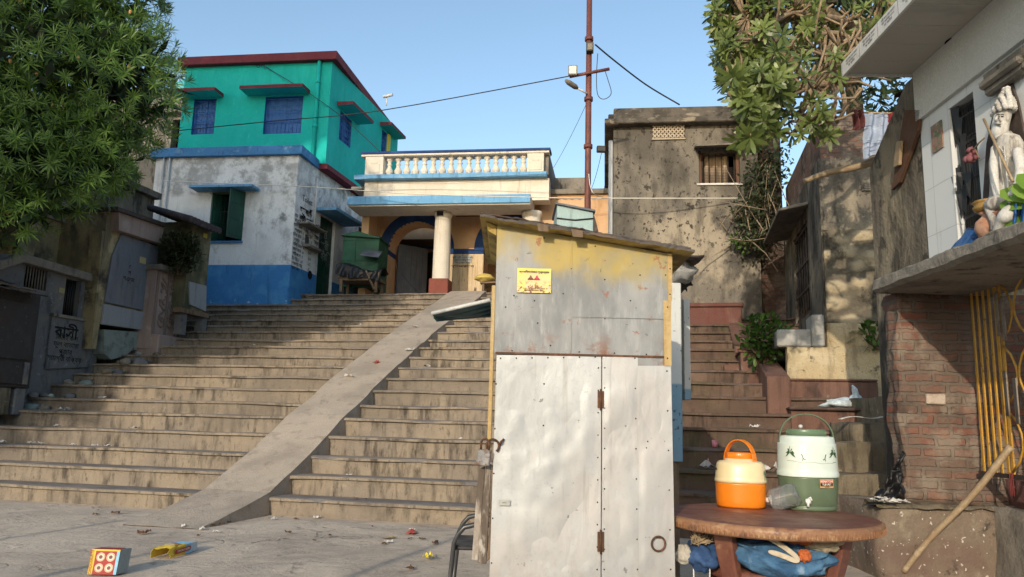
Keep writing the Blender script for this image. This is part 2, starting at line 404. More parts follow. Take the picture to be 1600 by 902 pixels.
# ground: one sheet, gently uneven near the camera
mb=MB(); xs=[-300,-80,-30]+[-14+i*.5 for i in range(53)]+[30,80,300]; ys=[-300,-80,-30]+[-6+i*.5 for i in range(43)]+[40,100,300]
vs=[(x,y,(.012*mnoise.noise(Vec((x*.9,y*.9,0))) if abs(x)<13 and -5<y<14 else 0)-.004) for y in ys for x in xs]; W=len(xs)
mb.mesh(vs,[(r*W+i,r*W+i+1,(r+1)*W+i+1,(r+1)*W+i) for r in range(len(ys)-1) for i in range(W-1)],sm=True)
struct(mb.build('ground',m_ground))
# upper terrace behind the stairs and the earth bank both sides
mb=MB(); a=[S(-60,20*TD,4.33),S(60,20*TD,4.33),S(60,80,4.33),S(-60,80,4.33)]; mb.poly(a); mb.poly([S(60,20*TD,4.33),S(-60,20*TD,4.33),S(-60,20*TD-.3,-.1),S(60,20*TD-.3,-.1)])
struct(mb.build('terrace',m_ground))
mb=MB()
mb.mesh([S(-10.5,-1,-.05),S(-10.5,9.6,4.32),S(-60,9.6,4.32),S(-60,-1,-.05)],[(0,1,2,3)])
mb.mesh([S(6.2,1.5,-.05),S(60,1.5,-.05),S(60,9.6,4.31),S(6.2,9.6,4.31)],[(0,1,2,3)])
struct(mb.build('bank',m_ground))
# ================================================================ materials for the houses
DK=(.05,.048,.045)
m_white=mk('white_plaster',(.77,.775,.77),[dict(c=(.17,.17,.165),s=(2.4,2.4,1.6),lo=.50,hi=.65,a=.5,d=9,r=.72,x=(-7.1,-6.4),xn=.5,z=(7.6,7.0),zn=.6,seed=41),dict(c=(.22,.22,.21),s=(3,3,3),lo=.42,hi=.6,a=.7,d=9,r=.72,z=(6.95,7.1),zn=.35,x=(-9.2,-8.6),seed=44),dict(c=(.55,.55,.55),s=1.1,lo=.45,hi=.7,a=.5),dict(c=(.28,.28,.28),s=(3,3,2.2),lo=.55,hi=.7,a=.4,d=8,r=.7),dict(c=(.12,.12,.115),s=(1.0,1.0,.8),lo=.57,hi=.68,a=.8,d=9,r=.74,seed=12),dict(c=(.3,.27,.22),s=(10,10,.6),lo=.58,hi=.72,a=.35)],bump=((6,.25,.03),(40,.2,.008)))
m_blue=mk('blue_dado_paint',(.055,.22,.50),[dict(c=(.10,.33,.58),s=2,lo=.45,hi=.65,a=.6),dict(c=(.03,.12,.30),s=(5,5,1),lo=.55,hi=.7,a=.6),dict(c=(.55,.6,.62),s=7,lo=.6,hi=.66,a=.9,z=(4.35,4.05),zn=.25)],bump=((8,.2,.02),))
m_bluetrim=mk('blue_trim',(.075,.23,.47),[dict(c=(.04,.13,.27),s=(2,2,2),lo=.5,hi=.68,a=.7),dict(c=(.2,.35,.5),s=5,lo=.57,hi=.68,a=.6),dict(c=(.05,.05,.05),s=(14,14,2),lo=.6,hi=.72,a=.6)])
m_bluelight=mk('pale_blue_paint',(.16,.37,.60),[dict(c=(.10,.2,.3),s=(9,9,1.5),lo=.52,hi=.66,a=.7),dict(c=(.35,.5,.62),s=4,lo=.55,hi=.68,a=.6)])
m_bluewin=mk('blue_window_paint',(.035,.15,.42),[dict(c=(.02,.08,.22),s=6,lo=.5,hi=.66,a=.7)],rough=.55,spec=.4)
m_teal=mk('turquoise_plaster',(.010,.42,.37),[dict(c=(.018,.50,.44),s=(1.5,1.5,1),lo=.45,hi=.66,a=.6),dict(c=(.008,.36,.30),s=(5,5,.8),lo=.52,hi=.7,a=.55),dict(c=(.07,.60,.52),s=(20,20,6),lo=.6,hi=.72,a=.4)],bump=((8,.2,.02),(50,.2,.006)))
m_maroon=mk('maroon_paint',(.15,.032,.045),[dict(c=(.22,.05,.06),s=3,lo=.5,hi=.66,a=.5),dict(c=(.06,.02,.025),s=(8,8,1),lo=.55,hi=.7,a=.5)])
m_cream=mk('cream_plaster',(.66,.60,.50),[dict(c=(.74,.70,.62),s=2,lo=.45,hi=.65,a=.6),dict(c=(.30,.22,.15),s=(8,8,.7),lo=.58,hi=.72,a=.45),dict(c=(.12,.10,.08),s=3,lo=.64,hi=.74,a=.6,d=8)])
m_peach=mk('peach_plaster',(.58,.37,.21),[dict(c=(.63,.45,.29),s=1.5,lo=.42,hi=.66,a=.7),dict(c=(.35,.20,.11),s=(4,4,1.2),lo=.56,hi=.72,a=.5),dict(c=(.10,.08,.06),s=3,lo=.66,hi=.75,a=.6,d=8)])
m_dirtycream=mk('soot_stained_cream',(.56,.43,.27),[dict(c=(.64,.52,.36),s=2,lo=.42,hi=.66,a=.7),dict(c=(.28,.19,.11),s=(9,9,.7),lo=.5,hi=.68,a=.6),dict(c=(.06,.04,.03),s=(16,16,2.2),lo=.58,hi=.64,a=.85,z=(5.35,4.75),zn=.1)])
m_navy=mk('navy_paint',(.022,.055,.17),[dict(c=(.04,.10,.26),s=3,lo=.5,hi=.66,a=.6)])
m_greendoor=mk('dark_green_paint',(.008,.055,.036),[dict(c=(.015,.085,.055),s=(4,4,1),lo=.5,hi=.66,a=.6),dict(c=(.10,.11,.09),s=(9,9,3),lo=.64,hi=.7,a=.5)],rough=.5,spec=.4)
m_greentin=mk('green_tin_paint',(.012,.085,.045),[dict(c=(.02,.13,.07),s=2,lo=.45,hi=.65,a=.7),dict(c=(.22,.24,.2),s=9,lo=.66,hi=.7,a=.7,d=8),dict(c=(.05,.03,.02),s=(7,7,1.5),lo=.6,hi=.7,a=.5)],rough=.5,spec=.4)
m_greytin=mk('grey_tin_paint',(.10,.115,.145),[dict(c=(.16,.17,.19),s=2,lo=.45,hi=.68,a=.6),dict(c=(.05,.055,.07),s=(6,6,1),lo=.52,hi=.7,a=.6)],rough=.55,spec=.4)
m_reddado=mk('red_oxide_plinth',(.23,.07,.05),[dict(c=(.14,.05,.04),s=5,lo=.5,hi=.65,a=.6)])
m_concrete=mk('weathered_concrete',(.24,.215,.18),[dict(c=(.12,.11,.095),s=2,lo=.45,hi=.65,a=.7),dict(c=(.04,.037,.033),s=(6,6,2),lo=.54,hi=.68,a=.8,d=8)],bump=((7,.5,.04),(40,.5,.012)))
m_ink=plain('black_ink',(.02,.02,.022),.8,spec=.1)
m_pipe=mk('rusty_red_steel',(.13,.045,.038),[dict(c=(.22,.08,.05),s=(6,6,2),lo=.5,hi=.66,a=.6),dict(c=(.06,.03,.03),s=8,lo=.55,hi=.7,a=.6)],rough=.6,spec=.4)
m_pvc=mk('grey_white_pvc',(.6,.6,.58),[dict(c=(.3,.29,.27),s=(6,6,1),lo=.5,hi=.68,a=.6)],rough=.5)
m_rope=plain('white_rope',(.62,.60,.55),.8)
m_wire=plain('black_cable',(.02,.02,.022),.6)
def grille(mb,fr,r,o,nx=7,rt=.008,scal=True):
    a0,a1,z0,z1=r
    for i in range(nx+1):
        a=a0+(a1-a0)*i/nx; mb.tube([fr.pt(a,o,z0),fr.pt(a,o,z1)],rt,5)
    for f in (.02,.33,.62,.98): mb.tube([fr.pt(a0,o,z0+(z1-z0)*f),fr.pt(a1,o,z0+(z1-z0)*f)],rt*1.1,5)
    if scal:
        w_=(a1-a0)/nx
        for f,sg in ((.13,1),(.45,-1),(.52,1),(.85,-1)):
            for i in range(nx):
                c=a0+(i+.5)*w_
                mb.tube([fr.pt(c+w_/2*math.cos(t*PI/6),o,z0+(z1-z0)*f+sg*w_*.45*math.sin(t*PI/6)) for t in range(7)],rt*.8,4,cap=False)
def canopy(fr,px,parent,mat,d=.45,th=.07,name='sunshade',under=None):
    """px: left x, right x of the far line at the wall, y of its top edge"""
    a0,z=fr.hit(px[0],px[2],d); a1,_=fr.hit(px[1],px[2],d)
    mb=MB(); mb.fbox(fr,a0,a1,0,d,z-th,z)
    return mb.build(name,mat,parent,bevel=.008)
# ---------------------------------------------------------------- white and blue house
wc=FV(8.5).hit(450,470); wc=FV(8.5).pt(wc[0],0,0)
FW=Fr(wc,-8); FS=Fr(wc,77.5)
wh=thing('white_house',FW.pt(-2,-2,4.0),'single-storey white plastered house with blue base band and blue roof edge','house')
zt=FW.hit(465,243)[1]; wl=FW.hit(245,243)[0]; zd=FW.hit(452,414)[1]; zf=FW.hit(470,226.5,.1)[1]
ow=FW.rect(328,300,381,377); ow=(ow[0],ow[1],ow[2],ow[3])
sw=FS.rect(477,350,487,386); sdr=FS.rect(497,340,521,456)
sdr=(sdr[0],sdr[1],4.33,sdr[3])
SL=5.2
mb=MB()
wall(mb,FW,wl,0,3.0,zt,[ow],.14)
wall(mb,FS,0,SL,3.0,zt,[sw,sdr],.14)
P=FW.pt
mb.poly([P(wl,0,3),P(wl,0,zt),P(wl,-5.2,zt),P(wl,-5.2,3)]); mb.poly([P(wl,-5.2,3),P(wl,-5.2,zt),FS.pt(SL,0,zt),FS.pt(SL,0,3)])
mb.build('wall',m_white,wh)
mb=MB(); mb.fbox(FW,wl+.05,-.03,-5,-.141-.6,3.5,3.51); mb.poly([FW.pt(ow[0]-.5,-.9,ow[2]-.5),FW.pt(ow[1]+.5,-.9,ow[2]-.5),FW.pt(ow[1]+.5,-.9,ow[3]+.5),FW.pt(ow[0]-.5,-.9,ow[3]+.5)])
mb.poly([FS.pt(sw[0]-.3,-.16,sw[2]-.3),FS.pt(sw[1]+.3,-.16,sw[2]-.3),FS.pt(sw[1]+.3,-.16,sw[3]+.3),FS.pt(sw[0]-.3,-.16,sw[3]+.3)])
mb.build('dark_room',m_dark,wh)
# blue band, with the plinth patch
mb=MB(); a=.006
mb.poly([P(wl,a,3),P(a,a,3),P(a,a,zd),P(wl,a,zd)])
zds=FS.hit(495,431)[1]
mb.poly([FS.pt(-a,a,3),FS.pt(sdr[0]-.02,a,3),FS.pt(sdr[0]-.02,a,zds),FS.pt(-a,a,zd)])
mb.poly([FS.pt(sdr[1]+.01,a,3),FS.pt(SL,a,3),FS.pt(SL,a,zds),FS.pt(sdr[1]+.01,a,zds)])
pr=FW.rect(424,448,449,470); mb.fbox(FW,pr[0],-.01,.006,.045,3.5,pr[3])
mb.build('blue_band',m_blue,wh)
mb=MB(); mb.fbox(FW,wl-.12,.12,-5.4,.12,zt,zf); mb.build('roof_slab',m_bluetrim,wh,bevel=.01)
canopy(FW,(295,394,289),wh,m_bluelight,.42)
# front window: frame, two shutters, one ajar
mb=MB()
for q in ((ow[0],ow[0]+.05),(ow[1]-.05,ow[1])): mb.fbox(FW,q[0],q[1],-.1,-.04,ow[2],ow[3])
mb.fbox(FW,ow[0],ow[1],-.1,-.04,ow[3]-.05,ow[3])
wf=mb.build('window',m_greendoor,wh)
def shutter(hx,ang,wd,parent,fr=FW,r=ow):
    hp=fr.pt(hx,.0,0); dirv=Mat.Rotation(R(ang),3,'Z')@fr.e; nv=Vec((dirv.y,-dirv.x,0))
    f2=Fr(hp,math.degrees(math.atan2(dirv.y,dirv.x))); m=MB(); z0,z1=r[2]+.03,r[3]-.03
    m.fbox(f2,0,wd,-.02,.02,z0,z1); h=(z1-z0)
    for i in range(3):
        m.fbox(f2,.06,wd-.06,-.03,.03,z0+h*(i/3)+.06,z0+h*((i+1)/3)-.04)
    return m.build('shutter',m_greendoor,parent,bevel=.008)
hw=(ow[1]-ow[0])/2
shutter(ow[0]+.03,58,hw*1.0,wf); shutter(ow[1]-.02,-116,hw*.95,wf)
mb=MB(); mb.fbox(FW,ow[0]-.03,ow[1]+.03,-.14,.05,ow[2]-.05,ow[2]); mb.build('window_sill',m_bluetrim,wh)
mb=MB(); grille(mb,FW,(ow[0]+hw*.5,ow[1]-.05,ow[2],ow[3]),-.12,7,.007,False); mb.build('window_bars',m_black,wh)
# side: counter window, its shade and sill, the door with its blue shade, pipe
canopy(FS,(482,511,346),wh,m_concrete,.32,.05)
mb=MB(); mb.fbox(FS,sw[0]-.15,sw[1]+.35,-.05,.22,sw[2]-.07,sw[2]); mb.build('counter',m_concrete,wh,bevel=.006)
mb=MB(); mb.fbox(FS,sw[0],sw[1],-.1,-.07,sw[2],sw[2]+(sw[3]-sw[2])*.5); mb.build('window_panel',m_greytin,wh)
mb=MB(); mb.fbox(FS,sw[0]+.1,sw[1]-.1,-.06,-.055,sw[2]+(sw[3]-sw[2])*.52,sw[3]-.12); nb_=mb.build('notice',mk('paper_notice',(.55,.5,.42),bump=()),wh)
text('০৫',.3,m_ink,FS.mat((sw[0]+sw[1])/2,-.05,sw[2]+(sw[3]-sw[2])*.72),nb_)
mb=MB(); mb.fbox(FS,sdr[0],sdr[1],-.12,-.08,sdr[2],sdr[3])
dw=(sdr[1]-sdr[0])/2
for k in (0,1):
    for q in range(4): mb.fbox(FS,sdr[0]+k*dw+.08,sdr[0]+(k+1)*dw-.08,-.08,-.06,sdr[2]+.12+q*(sdr[3]-sdr[2])/4,sdr[2]+(q+1)*(sdr[3]-sdr[2])/4-.06)
dd=mb.build('door',m_greendoor,wh,bevel=.01)
mb=MB(); mb.tube([FS.pt(sdr[0]+dw,-.05,sdr[2]+1.0),FS.pt(sdr[0]+dw,-.02,sdr[2]+1.05),FS.pt(sdr[0]+dw,-.05,sdr[2]+1.12)],.015,6); mb.build('handle',m_black,dd)
a0_=FS.hit(503,322,.25)[0]; a1_,zc=FS.hit(527,325,.62)
mb=MB(); mb.fbox(FS,sdr[0]-.35,sdr[1]+.55,0,.62,sdr[3]+.02,sdr[3]+.11); mb.build('sunshade',m_bluelight,wh,bevel=.008)
for A_,B_ in ((FS.pt(sdr[0]-.4,.03,zt-.3),FS.pt(sdr[0]-.4,.03,zd+1.0)),(FW.pt(wl+.25,.04,3.6),FW.pt(wl+.25,.04,zt)),(FW.pt(wl+.42,.04,3.6),FW.pt(wl+.42,.04,zt))):
    mb=MB(); mb.tube([A_,B_],.03,7); mb.build('drainpipe',m_pvc,wh)
# painted notices on the side wall
text('Toilet',.24,m_ink,FS.mat(.62,.008,6.86),wh)
text('ত্রবেণী\nঘাট কর',.22,m_ink,FS.mat(.62,.008,6.42),wh,bold=.01)
body='\n'.join(['নাম  বসত  ৫','পারানী   ১০','গাড়ী মাল  ২০','সাধারণ  ৫','মটর যান  ১৫','ভ্যান  ১০','খালি হাত  ২','মাল বহন  ৮','সাইকেল  ৫','টোটো  ১৫','শবদাহ ঘর','জল কর  ২'])
text(body,.125,m_ink,FS.mat(.32,.008,5.62),wh)
text('\n'.join(['১০০','২৫০','৩০','৪৫','৫০','২০','৮০','১০','২৫','৫']),.15,m_ink,FS.mat(.95,.008,5.72),wh)
text('পৌরসভা\nসময় ৬টা\nরাত ১০টা\nবন্ধ থাকে',.15,m_ink,FS.mat(sw[1]+.45,.008,sw[2]+.42),wh,bold=.004)
mb=MB(); mb.lathe((0,0,0),[(.12,-.003),(.12,.003)],20); 
for i,v in enumerate(mb.v): mb.v[i]=FS.mat(1.05,.007,4.92)@v
mb.build('ink_blot',m_ink,wh)
text('ওঁ\nশ্রী\nহরি',.3,mk('chalk',(.35,.40,.36),bump=()),FS.mat(sdr[0]+dw,-.055,sdr[3]-.8),dd)
# ---------------------------------------------------------------- turquoise upper house
tc=PZ(509,249,zf); FT=Fr(tc,-8); FTS=Fr(tc,77.5)
tz=FT.hit(518,97)[1]; tl=FT.hit(290,110)[0]; te=FTS.hit(622,212)[0]
th_=thing('turquoise_house',FT.pt(-3,-2,zf),'turquoise upper house with maroon roof band standing above the white house','house')
t1=FT.rect(301,155,336,210); t2=FT.rect(413,151,472,209); t3=FTS.rect(530,180,549,226); t4=FTS.rect(596,205,604,240)
t3=(t3[0],t3[1],t3[2],t3[3])
mb=MB(); zb=zf-.12
wall(mb,FT,tl,0,zb,tz,[t1,t2],.16,mr=1); wall(mb,FTS,0,te,zb,tz,[t3,t4],.16,mr=1)
mb.poly([FT.pt(tl,0,zb),FT.pt(tl,0,tz),FT.pt(tl,-te,tz),FT.pt(tl,-te,zb)]); mb.poly([FT.pt(tl,-te,zb),FT.pt(tl,-te,tz),FTS.pt(te,0,tz),FTS.pt(te,0,zb)])
mb.build('wall',[m_teal,m_bluewin],th_)
tr=FT.hit(525,79,.18)[1]
mb=MB(); mb.fbox(FTS,.02,te,-.3,.05,zb-.14,zb-.002); mb.build('lower_band',m_maroon,th_)
mb=MB(); mb.fbox(FT,tl-.18,.18,-te-.2,.18,tz,tr); mb.build('roof_band',m_maroon,th_,bevel=.012)
for fr,r in ((FT,t1),(FT,t2),(FTS,t3),(FTS,t4)):
    mb=MB(); mb.fbox(fr,r[0],r[1],-.16,-.13,r[2],r[3]); 
    mb.fbox(fr,(r[0]+r[1])/2-.03,(r[0]+r[1])/2+.03,-.13,-.11,r[2],r[3])
    for k in range(3): mb.fbox(fr,r[0],r[1],-.13,-.115,r[2]+(r[3]-r[2])*k/3,r[2]+(r[3]-r[2])*k/3+.06)
    wo_=mb.build('window',m_bluewin,th_)
    mb=MB(); grille(mb,fr,(r[0]+.04,r[1]-.04,r[2]+.03,r[3]-.03),-.05,9 if r is t2 else 6,.009); mb.build('grille',m_bluewin,wo_)
def shade(fr,r,l,rr,d,up,parent):
    mb=MB(); P=fr.pt; z=r[3]+up
    mb.hexa([P(r[0]-l,d,z-.02),P(r[1]+rr,d,z-.02),P(r[1]+rr,0,z-.02),P(r[0]-l,0,z-.02),P(r[0]-l,d,z+.07),P(r[1]+rr,d,z+.07),P(r[1]+rr,0,z+.09),P(r[0]-l,0,z+.09)]); mb.mi[-6]=1; return mb.build('sunshade',[m_maroon,m_teal],parent)
shade(FT,t1,.55,.2,.5,.05,th_); shade(FT,t2,.55,.18,.5,.07,th_); shade(FTS,t3,.25,.45,.5,.08,th_); shade(FTS,t4,.2,.7,.4,.08,th_)
mb=MB(); mb.fbox(FTS,t4[1]+.02,t4[1]+.2,0,.06,t4[2]-1,t4[3]); mb.build('yellow_strip',mk('yellow_paint',(.6,.5,.06)),th_)
dp=FT.hit(492,200,.06)[0]
mb=MB(); mb.tube([FT.pt(dp,.07,zf),FT.pt(dp,.07,tz)],.055,9); 
for z in (zf+.9,zf+2.2): mb.tube([FT.pt(dp,.07,z),FT.pt(dp,.07,z+.07)],.07,9)
mb.build('drainpipe',m_teal,th_)
text('ওম্‌',.22,m_navy,FT.mat(FT.hit(407,103)[0],.01,FT.hit(407,103)[1]),th_)
mb=MB(); pq=[FTS.hit(606,168,.2)]; c=FTS.pt(pq[0][0],.15,tr)
mb.tube([c,c+Vec((0,0,.3))],.02,6); mb.tube([c+Vec((-.12,0,.3)),c+Vec((.2,-.1,.34))],.05,8); mb.build('cctv_camera',m_pvc,th_)
# ---------------------------------------------------------------- house far behind the tree, left
FB=Fr(FT.pt(tl,-3,0),-8); bh=thing('back_house',FB.pt(-3,-2,4.3),'beige house half hidden between the leafy tree and the turquoise house','house')
bz=FB.hit(278,140)[1]; r1=FB.rect(268,187,281,233)
mb=MB(); wall(mb,FB,-7,.6,4.3,bz,[r1],.3); mb.poly([FB.pt(-7,0,bz),FB.pt(.6,0,bz),FB.pt(.6,-4,bz),FB.pt(-7,-4,bz)]); mb.poly([FB.pt(-7,0,4.3),FB.pt(-7,0,bz),FB.pt(-7,-4,bz),FB.pt(-7,-4,4.3)]); mb.poly([FB.pt(.6,0,bz),FB.pt(.6,0,4.3),FB.pt(.6,-4,4.3),FB.pt(.6,-4,bz)]);mb.build('wall',m_concrete,bh)
mb=MB(); mb.fbox(FB,-7.1,.7,-.3,.25,FB.hit(278,180)[1],FB.hit(278,176)[1]); mb.build('ledge',m_concrete,bh)
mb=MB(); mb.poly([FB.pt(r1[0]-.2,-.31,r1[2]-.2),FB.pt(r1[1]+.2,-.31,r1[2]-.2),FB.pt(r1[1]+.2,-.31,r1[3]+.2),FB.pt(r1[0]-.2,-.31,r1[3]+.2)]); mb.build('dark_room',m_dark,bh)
c=FB.hit(287,135,-1); c=FB.pt(c[0],-1,bz)
mb=MB(); mb.lathe(c,[(.34,0),(.38,.05),(.38,.5),(.3,.62),(.14,.68),(.14,.74)],18); tag(mb.build('water_tank',plain('tank_plastic',(.10,.42,.42),.4)),'turquoise water tank on the roof of the beige house','water tank')
# ---------------------------------------------------------------- arcade (portico) at the top of the stairs
pc=FV(9.4).hit(685,457); PO=FV(9.4).pt(pc[0],0,0); FP=Fr(PO,-8)
ar=thing('arcade_building',FP.pt(0,-3,4.33),'cream and peach arcade at the top of the stairs with balustrade and blue eave','building')
zg=4.33
ez0=FP.hit(700,320,.55)[1]; ez1=FP.hit(700,305,.55)[1]
el=FP.hit(543,315,.55)[0]; er=FP.hit(828,313,.55)[0]
mb=MB(); mb.fbox(FP,el,er,-.48,.50,ez0,ez1-.01); mb.build('eave_slab',m_cream,ar)
mb=MB(); mb.fbox(FP,el-.01,er+.01,.502,.56,ez0+.03,ez1); mb.build('eave_fascia',m_bluelight,ar,bevel=.012)
mb=MB(); mb.fbox(FP,el,er,-.4,.502,ez1-.008,ez1+.002); mb.build('eave_top',m_concrete,ar)
bz0=FP.hit(700,279,.1)[1]; bz1=FP.hit(700,272,.1)[1]; bl=FP.hit(570,280,0)[0]; br=FP.hit(858,280,0)[0]
mb=MB(); mb.fbox(FP,bl,br,-.46,-.02,ez1+.002,bz0-.002); mb.build('parapet',m_cream,ar)
zc=bz0-.06; mb=MB(); mb.fbox(FP,el-.3,er+.3,-3.3,-.461,zc,bz0-.003); mb.build('ceiling',m_cream,ar)
mb=MB(); mb.fbox(FP,el+.05,el+.25,-3.2,-.49,4.33,zc); mb.build('side_wall',m_peach,ar)
mb=MB(); mb.fbox(FP,bl-.25,br-.05,-3,.16,bz0,bz1+.01); mb.build('string_course',m_bluelight,ar,bevel=.012)
rz0=FP.hit(700,249,.0)[1]; rz1=FP.hit(700,239.5,0)[1]
mb=MB(); mb.fbox(FP,bl-.1,br,-.32,.10,rz0+.09,rz1-.02); h=mb.build('handrail',m_cream,ar,bevel=.01)
mb=MB(); mb.fbox(FP,bl-.12,br+.03,-.34,.12,rz1-.018,rz1+.05); mb.build('rail_cap',m_navy,ar,bevel=.01)
for x0,x1 in ((572,600),(824,850)):
    q=FP.rect(x0,250,x1,272); mb=MB(); mb.fbox(FP,q[0],q[1],-.30,.08,bz1+.012,rz0+.088)
    c=(q[0]+q[1])/2; m=(bz1+rz0)/2
    mb.fbox(FP,c-.16,c+.16,.08,.095,m-.15,m+.10); mb.fbox(FP,c-.09,c+.09,.08,.095,m+.10,m+.17)
    mb.build('pier',m_cream,ar,bevel=.012)
q0=FP.hit(600,260)[0];q1=FP.hit(824,260)[0]; nb=16; Hb=rz0+.088-bz1-.012
prof=[(.085,0),(.085,.05),(.055,.07),(.06,.12),(.095,.22),(.10,.30),(.07,.42),(.045,.55),(.05,.62),(.07,.66),(.05,.70),(.045,.78),(.06,.85),(.085,.90),(.085,1)]
b0=None
for i in range(nb):
    a=q0+(q1-q0)*(i+.5)/nb
    if b0 is None:
        mb=MB(); mb.lathe(FP.pt(a,-.11,bz1+.012),[(r*1.05,z*Hb) for r,z in prof],14); b0=mb.build('baluster',m_cream,ar); a00=a
    else:
        b=b0.copy(); COL.objects.link(b); b.parent=ar; b.location=FP.e*(a-a00)
# side return of the balustrade (right, weathered dark)
FPR=Fr(FP.pt(br,0,0),82); mb=MB(); mb.fbox(FPR,0.1,3,-.25,-.03,bz1,rz1+.03); mb.build('side_parapet',m_concrete,ar)
# columns
def column(a,rad):
    mb=MB(); mb.lathe(FP.pt(a,-rad,zg+.42),[(rad,0),(rad,.02),(rad*.98,1),(rad*.93,ez0-zg-.42-.14),(rad*1.02,ez0-zg-.42-.10),(rad*1.02,ez0-zg-.42)],28)
    c=mb.build('column',m_cream,ar)
    mb=MB(); mb.fbox(FP,a-rad*1.12,a+rad*1.12,-rad*2.12,rad*.12,zg,zg+.42); mb.build('column_base',m_reddado,c,bevel=.02)
ca=FP.hit(687,400)[0]; column(ca,.225)
ca2=FP.hit(822,340)[0]+.12; column(ca2,.26)
mb=MB(); mb.fbox(FP,ca-.12,ca+.05,-.01,.02,ez0-.13,ez0-.02); mb.build('notice',m_ink,ar)
# back wall with two arches (navy bands), 1.4 m behind
BO=-1.5
def ah(px,py): return FP.hit(px,py,BO)
s1=ah(596,400)[0]; 
c1l=ah(598,395)[0]; c1r=ah(703,395)[0]; c1=(c1l+c1r)/2; r1_=(c1r-c1l)/2; zs=ah(650,390)[1]
c2l=ah(747,395)[0]; c2=c2l+r1_; 
mb=MB(); arch_wall(mb,FP,el+.1,er+.6,zg,zc,[(c1,r1_-.16,zs),(c2,r1_-.16,zs)],.75,BO); mb.build('arched_wall',m_peach,ar)
mb=MB()
for c in (c1,c2): arch_band(mb,FP,c,r1_-.16,.27,zs,BO-.1,BO+.03)
zp=ah(720,384)[1]; zp2=ah(720,391)[1]
for l,r in ((el+.1,c1-r1_+.161),(c1+r1_-.161,c2-r1_+.161),(c2+r1_-.161,er+.6)): mb.fbox(FP,l,r,BO-.755,BO+.035,zs-.14,zs+.002)
mb.build('arch_band',m_navy,ar)
for l,r in ((c1-r1_-.25,c1-r1_+.158),(c1+r1_-.158,c2-r1_+.158)):
    mb=MB(); mb.fbox(FP,l,r,BO-.752,BO+.02,zg,zs-.142)
    n=max(2,int((r-l)/.13))
    for i in range(n): mb.fbox(FP,l+(r-l)*(i+.12)/n,l+(r-l)*(i+.88)/n,BO+.02,BO+.035,zg+.02,zs-.18)
    mb.build('pilaster',m_dirtycream,ar)
q=FP.rect(709,399,737,411,BO+.04); mb=MB(); mb.fbox(FP,q[0],q[1],BO+.036,BO+.06,q[2],q[3]); pl=mb.build('plaque',mk('marble_plaque',(.36,.38,.37)),ar,bevel=.006)
text('ওঁ\nশ্রী শ্রী গণেশ ভবন\nবরদা দেবীর ঘাট\nসন ১৩৪৫ সাল',.07,m_ink,FP.mat((q[0]+q[1])/2,BO+.062,(q[2]+q[3])/2),pl)
text('সেবা ফলকদাতা সভা',.075,m_ink,FP.mat((q[0]+q[1])/2,BO+.038,q[2]-.10),ar,bold=.004)
# inner hall: far wall with another arch, grey door leaf, ceiling, side wall
BI=BO-2.6
c3=FP.hit(672,400,BI)[0]; r3=.62; z3=FP.hit(672,410,BI)[1]
mb=MB(); arch_wall(mb,FP,el-1,er+4,zg,zc,[(c3,r3,z3-.2)],.4,BI); mb.build('inner_wall',m_peach,ar)
mb=MB(); arch_band(mb,FP,c3,r3,.2,z3-.2,BI-.02,BI+.03); mb.fbox(FP,c3-r3-.2,c3-r3,BI-.02,BI+.03,z3-.45,z3-.2); mb.build('inner_arch_band',m_navy,ar)
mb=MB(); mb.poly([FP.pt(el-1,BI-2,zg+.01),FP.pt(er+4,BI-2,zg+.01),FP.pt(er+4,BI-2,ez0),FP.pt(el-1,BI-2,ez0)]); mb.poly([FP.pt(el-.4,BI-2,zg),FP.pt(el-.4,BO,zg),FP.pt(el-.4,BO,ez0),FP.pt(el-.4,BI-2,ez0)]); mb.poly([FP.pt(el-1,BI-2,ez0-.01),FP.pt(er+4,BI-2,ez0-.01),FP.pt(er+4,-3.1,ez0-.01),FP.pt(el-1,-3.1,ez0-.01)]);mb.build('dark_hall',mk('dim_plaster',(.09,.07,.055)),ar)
f2=Fr(FP.pt(c1-r1_+.2,BO-.8,0),38); mb=MB(); mb.fbox(f2,0,1.0,-.03,.03,zg+.02,zs+.35)
for k in range(5): mb.fbox(f2,.05+k*.19,.05+k*.19+.16,.03,.045,zg+.1,zs+.3)
mb.tube([f2.pt(.1,.06,zg+1.0),f2.pt(.95,.06,zg+.35)],.03,6); mb.build('door_leaf',m_greytin,ar,bevel=.005)
# thin conduit frame on the wall
q=FP.rect(713,327,772,338,BO+.03); mb=MB()
pts=[(q[0],q[3]),(q[0],q[2]),(q[1],q[2]),(q[1]+.6,q[2])]; mb.tube([FP.pt(a,BO+.03,z) for a,z in pts],.012,5); mb.tube([FP.pt(q[0],BO+.03,q[3]),FP.pt(q[1]+.6,BO+.03,q[3])],.012,5); mb.build('conduit',m_pipe,ar)
# ---------------------------------------------------------------- peach house right of the arcade with scalloped trim
FE=Fr(FP.pt(er+.1,-.9,0),-8); ph=thing('peach_house',FE.pt(1.5,-1,4.33),'low peach house with scalloped eave trim right of the arcade','house')
ez=FE.hit(900,305)[1]; e1=FE.hit(962,305)[0]
mb=MB(); mb.fbox(FE,.02,e1+1.2,-3,0,4.33,ez); mb.build('wall',m_peach,ph)
mb=MB(); mb.fbox(FE,-.1,e1+1.2,-3,.12,ez+.002,ez+.14); mb.build('roof_slab',m_concrete,ph,bevel=.01)
mb=MB(); n=int((e1+1)/.19)
for i in range(n):
    c=i*.19+.1; pts=[FE.pt(c+.095*math.cos(t*PI/8),.01,ez-.03-.09*math.sin(t*PI/8)) for t in range(9)]; mb.prism([FE.pt(c-.095,.01,ez),FE.pt(c+.095,.01,ez)]+pts,FE.n*.02)
mb.build('scalloped_trim',mk('trim_ochre',(.50,.29,.13)),ph)
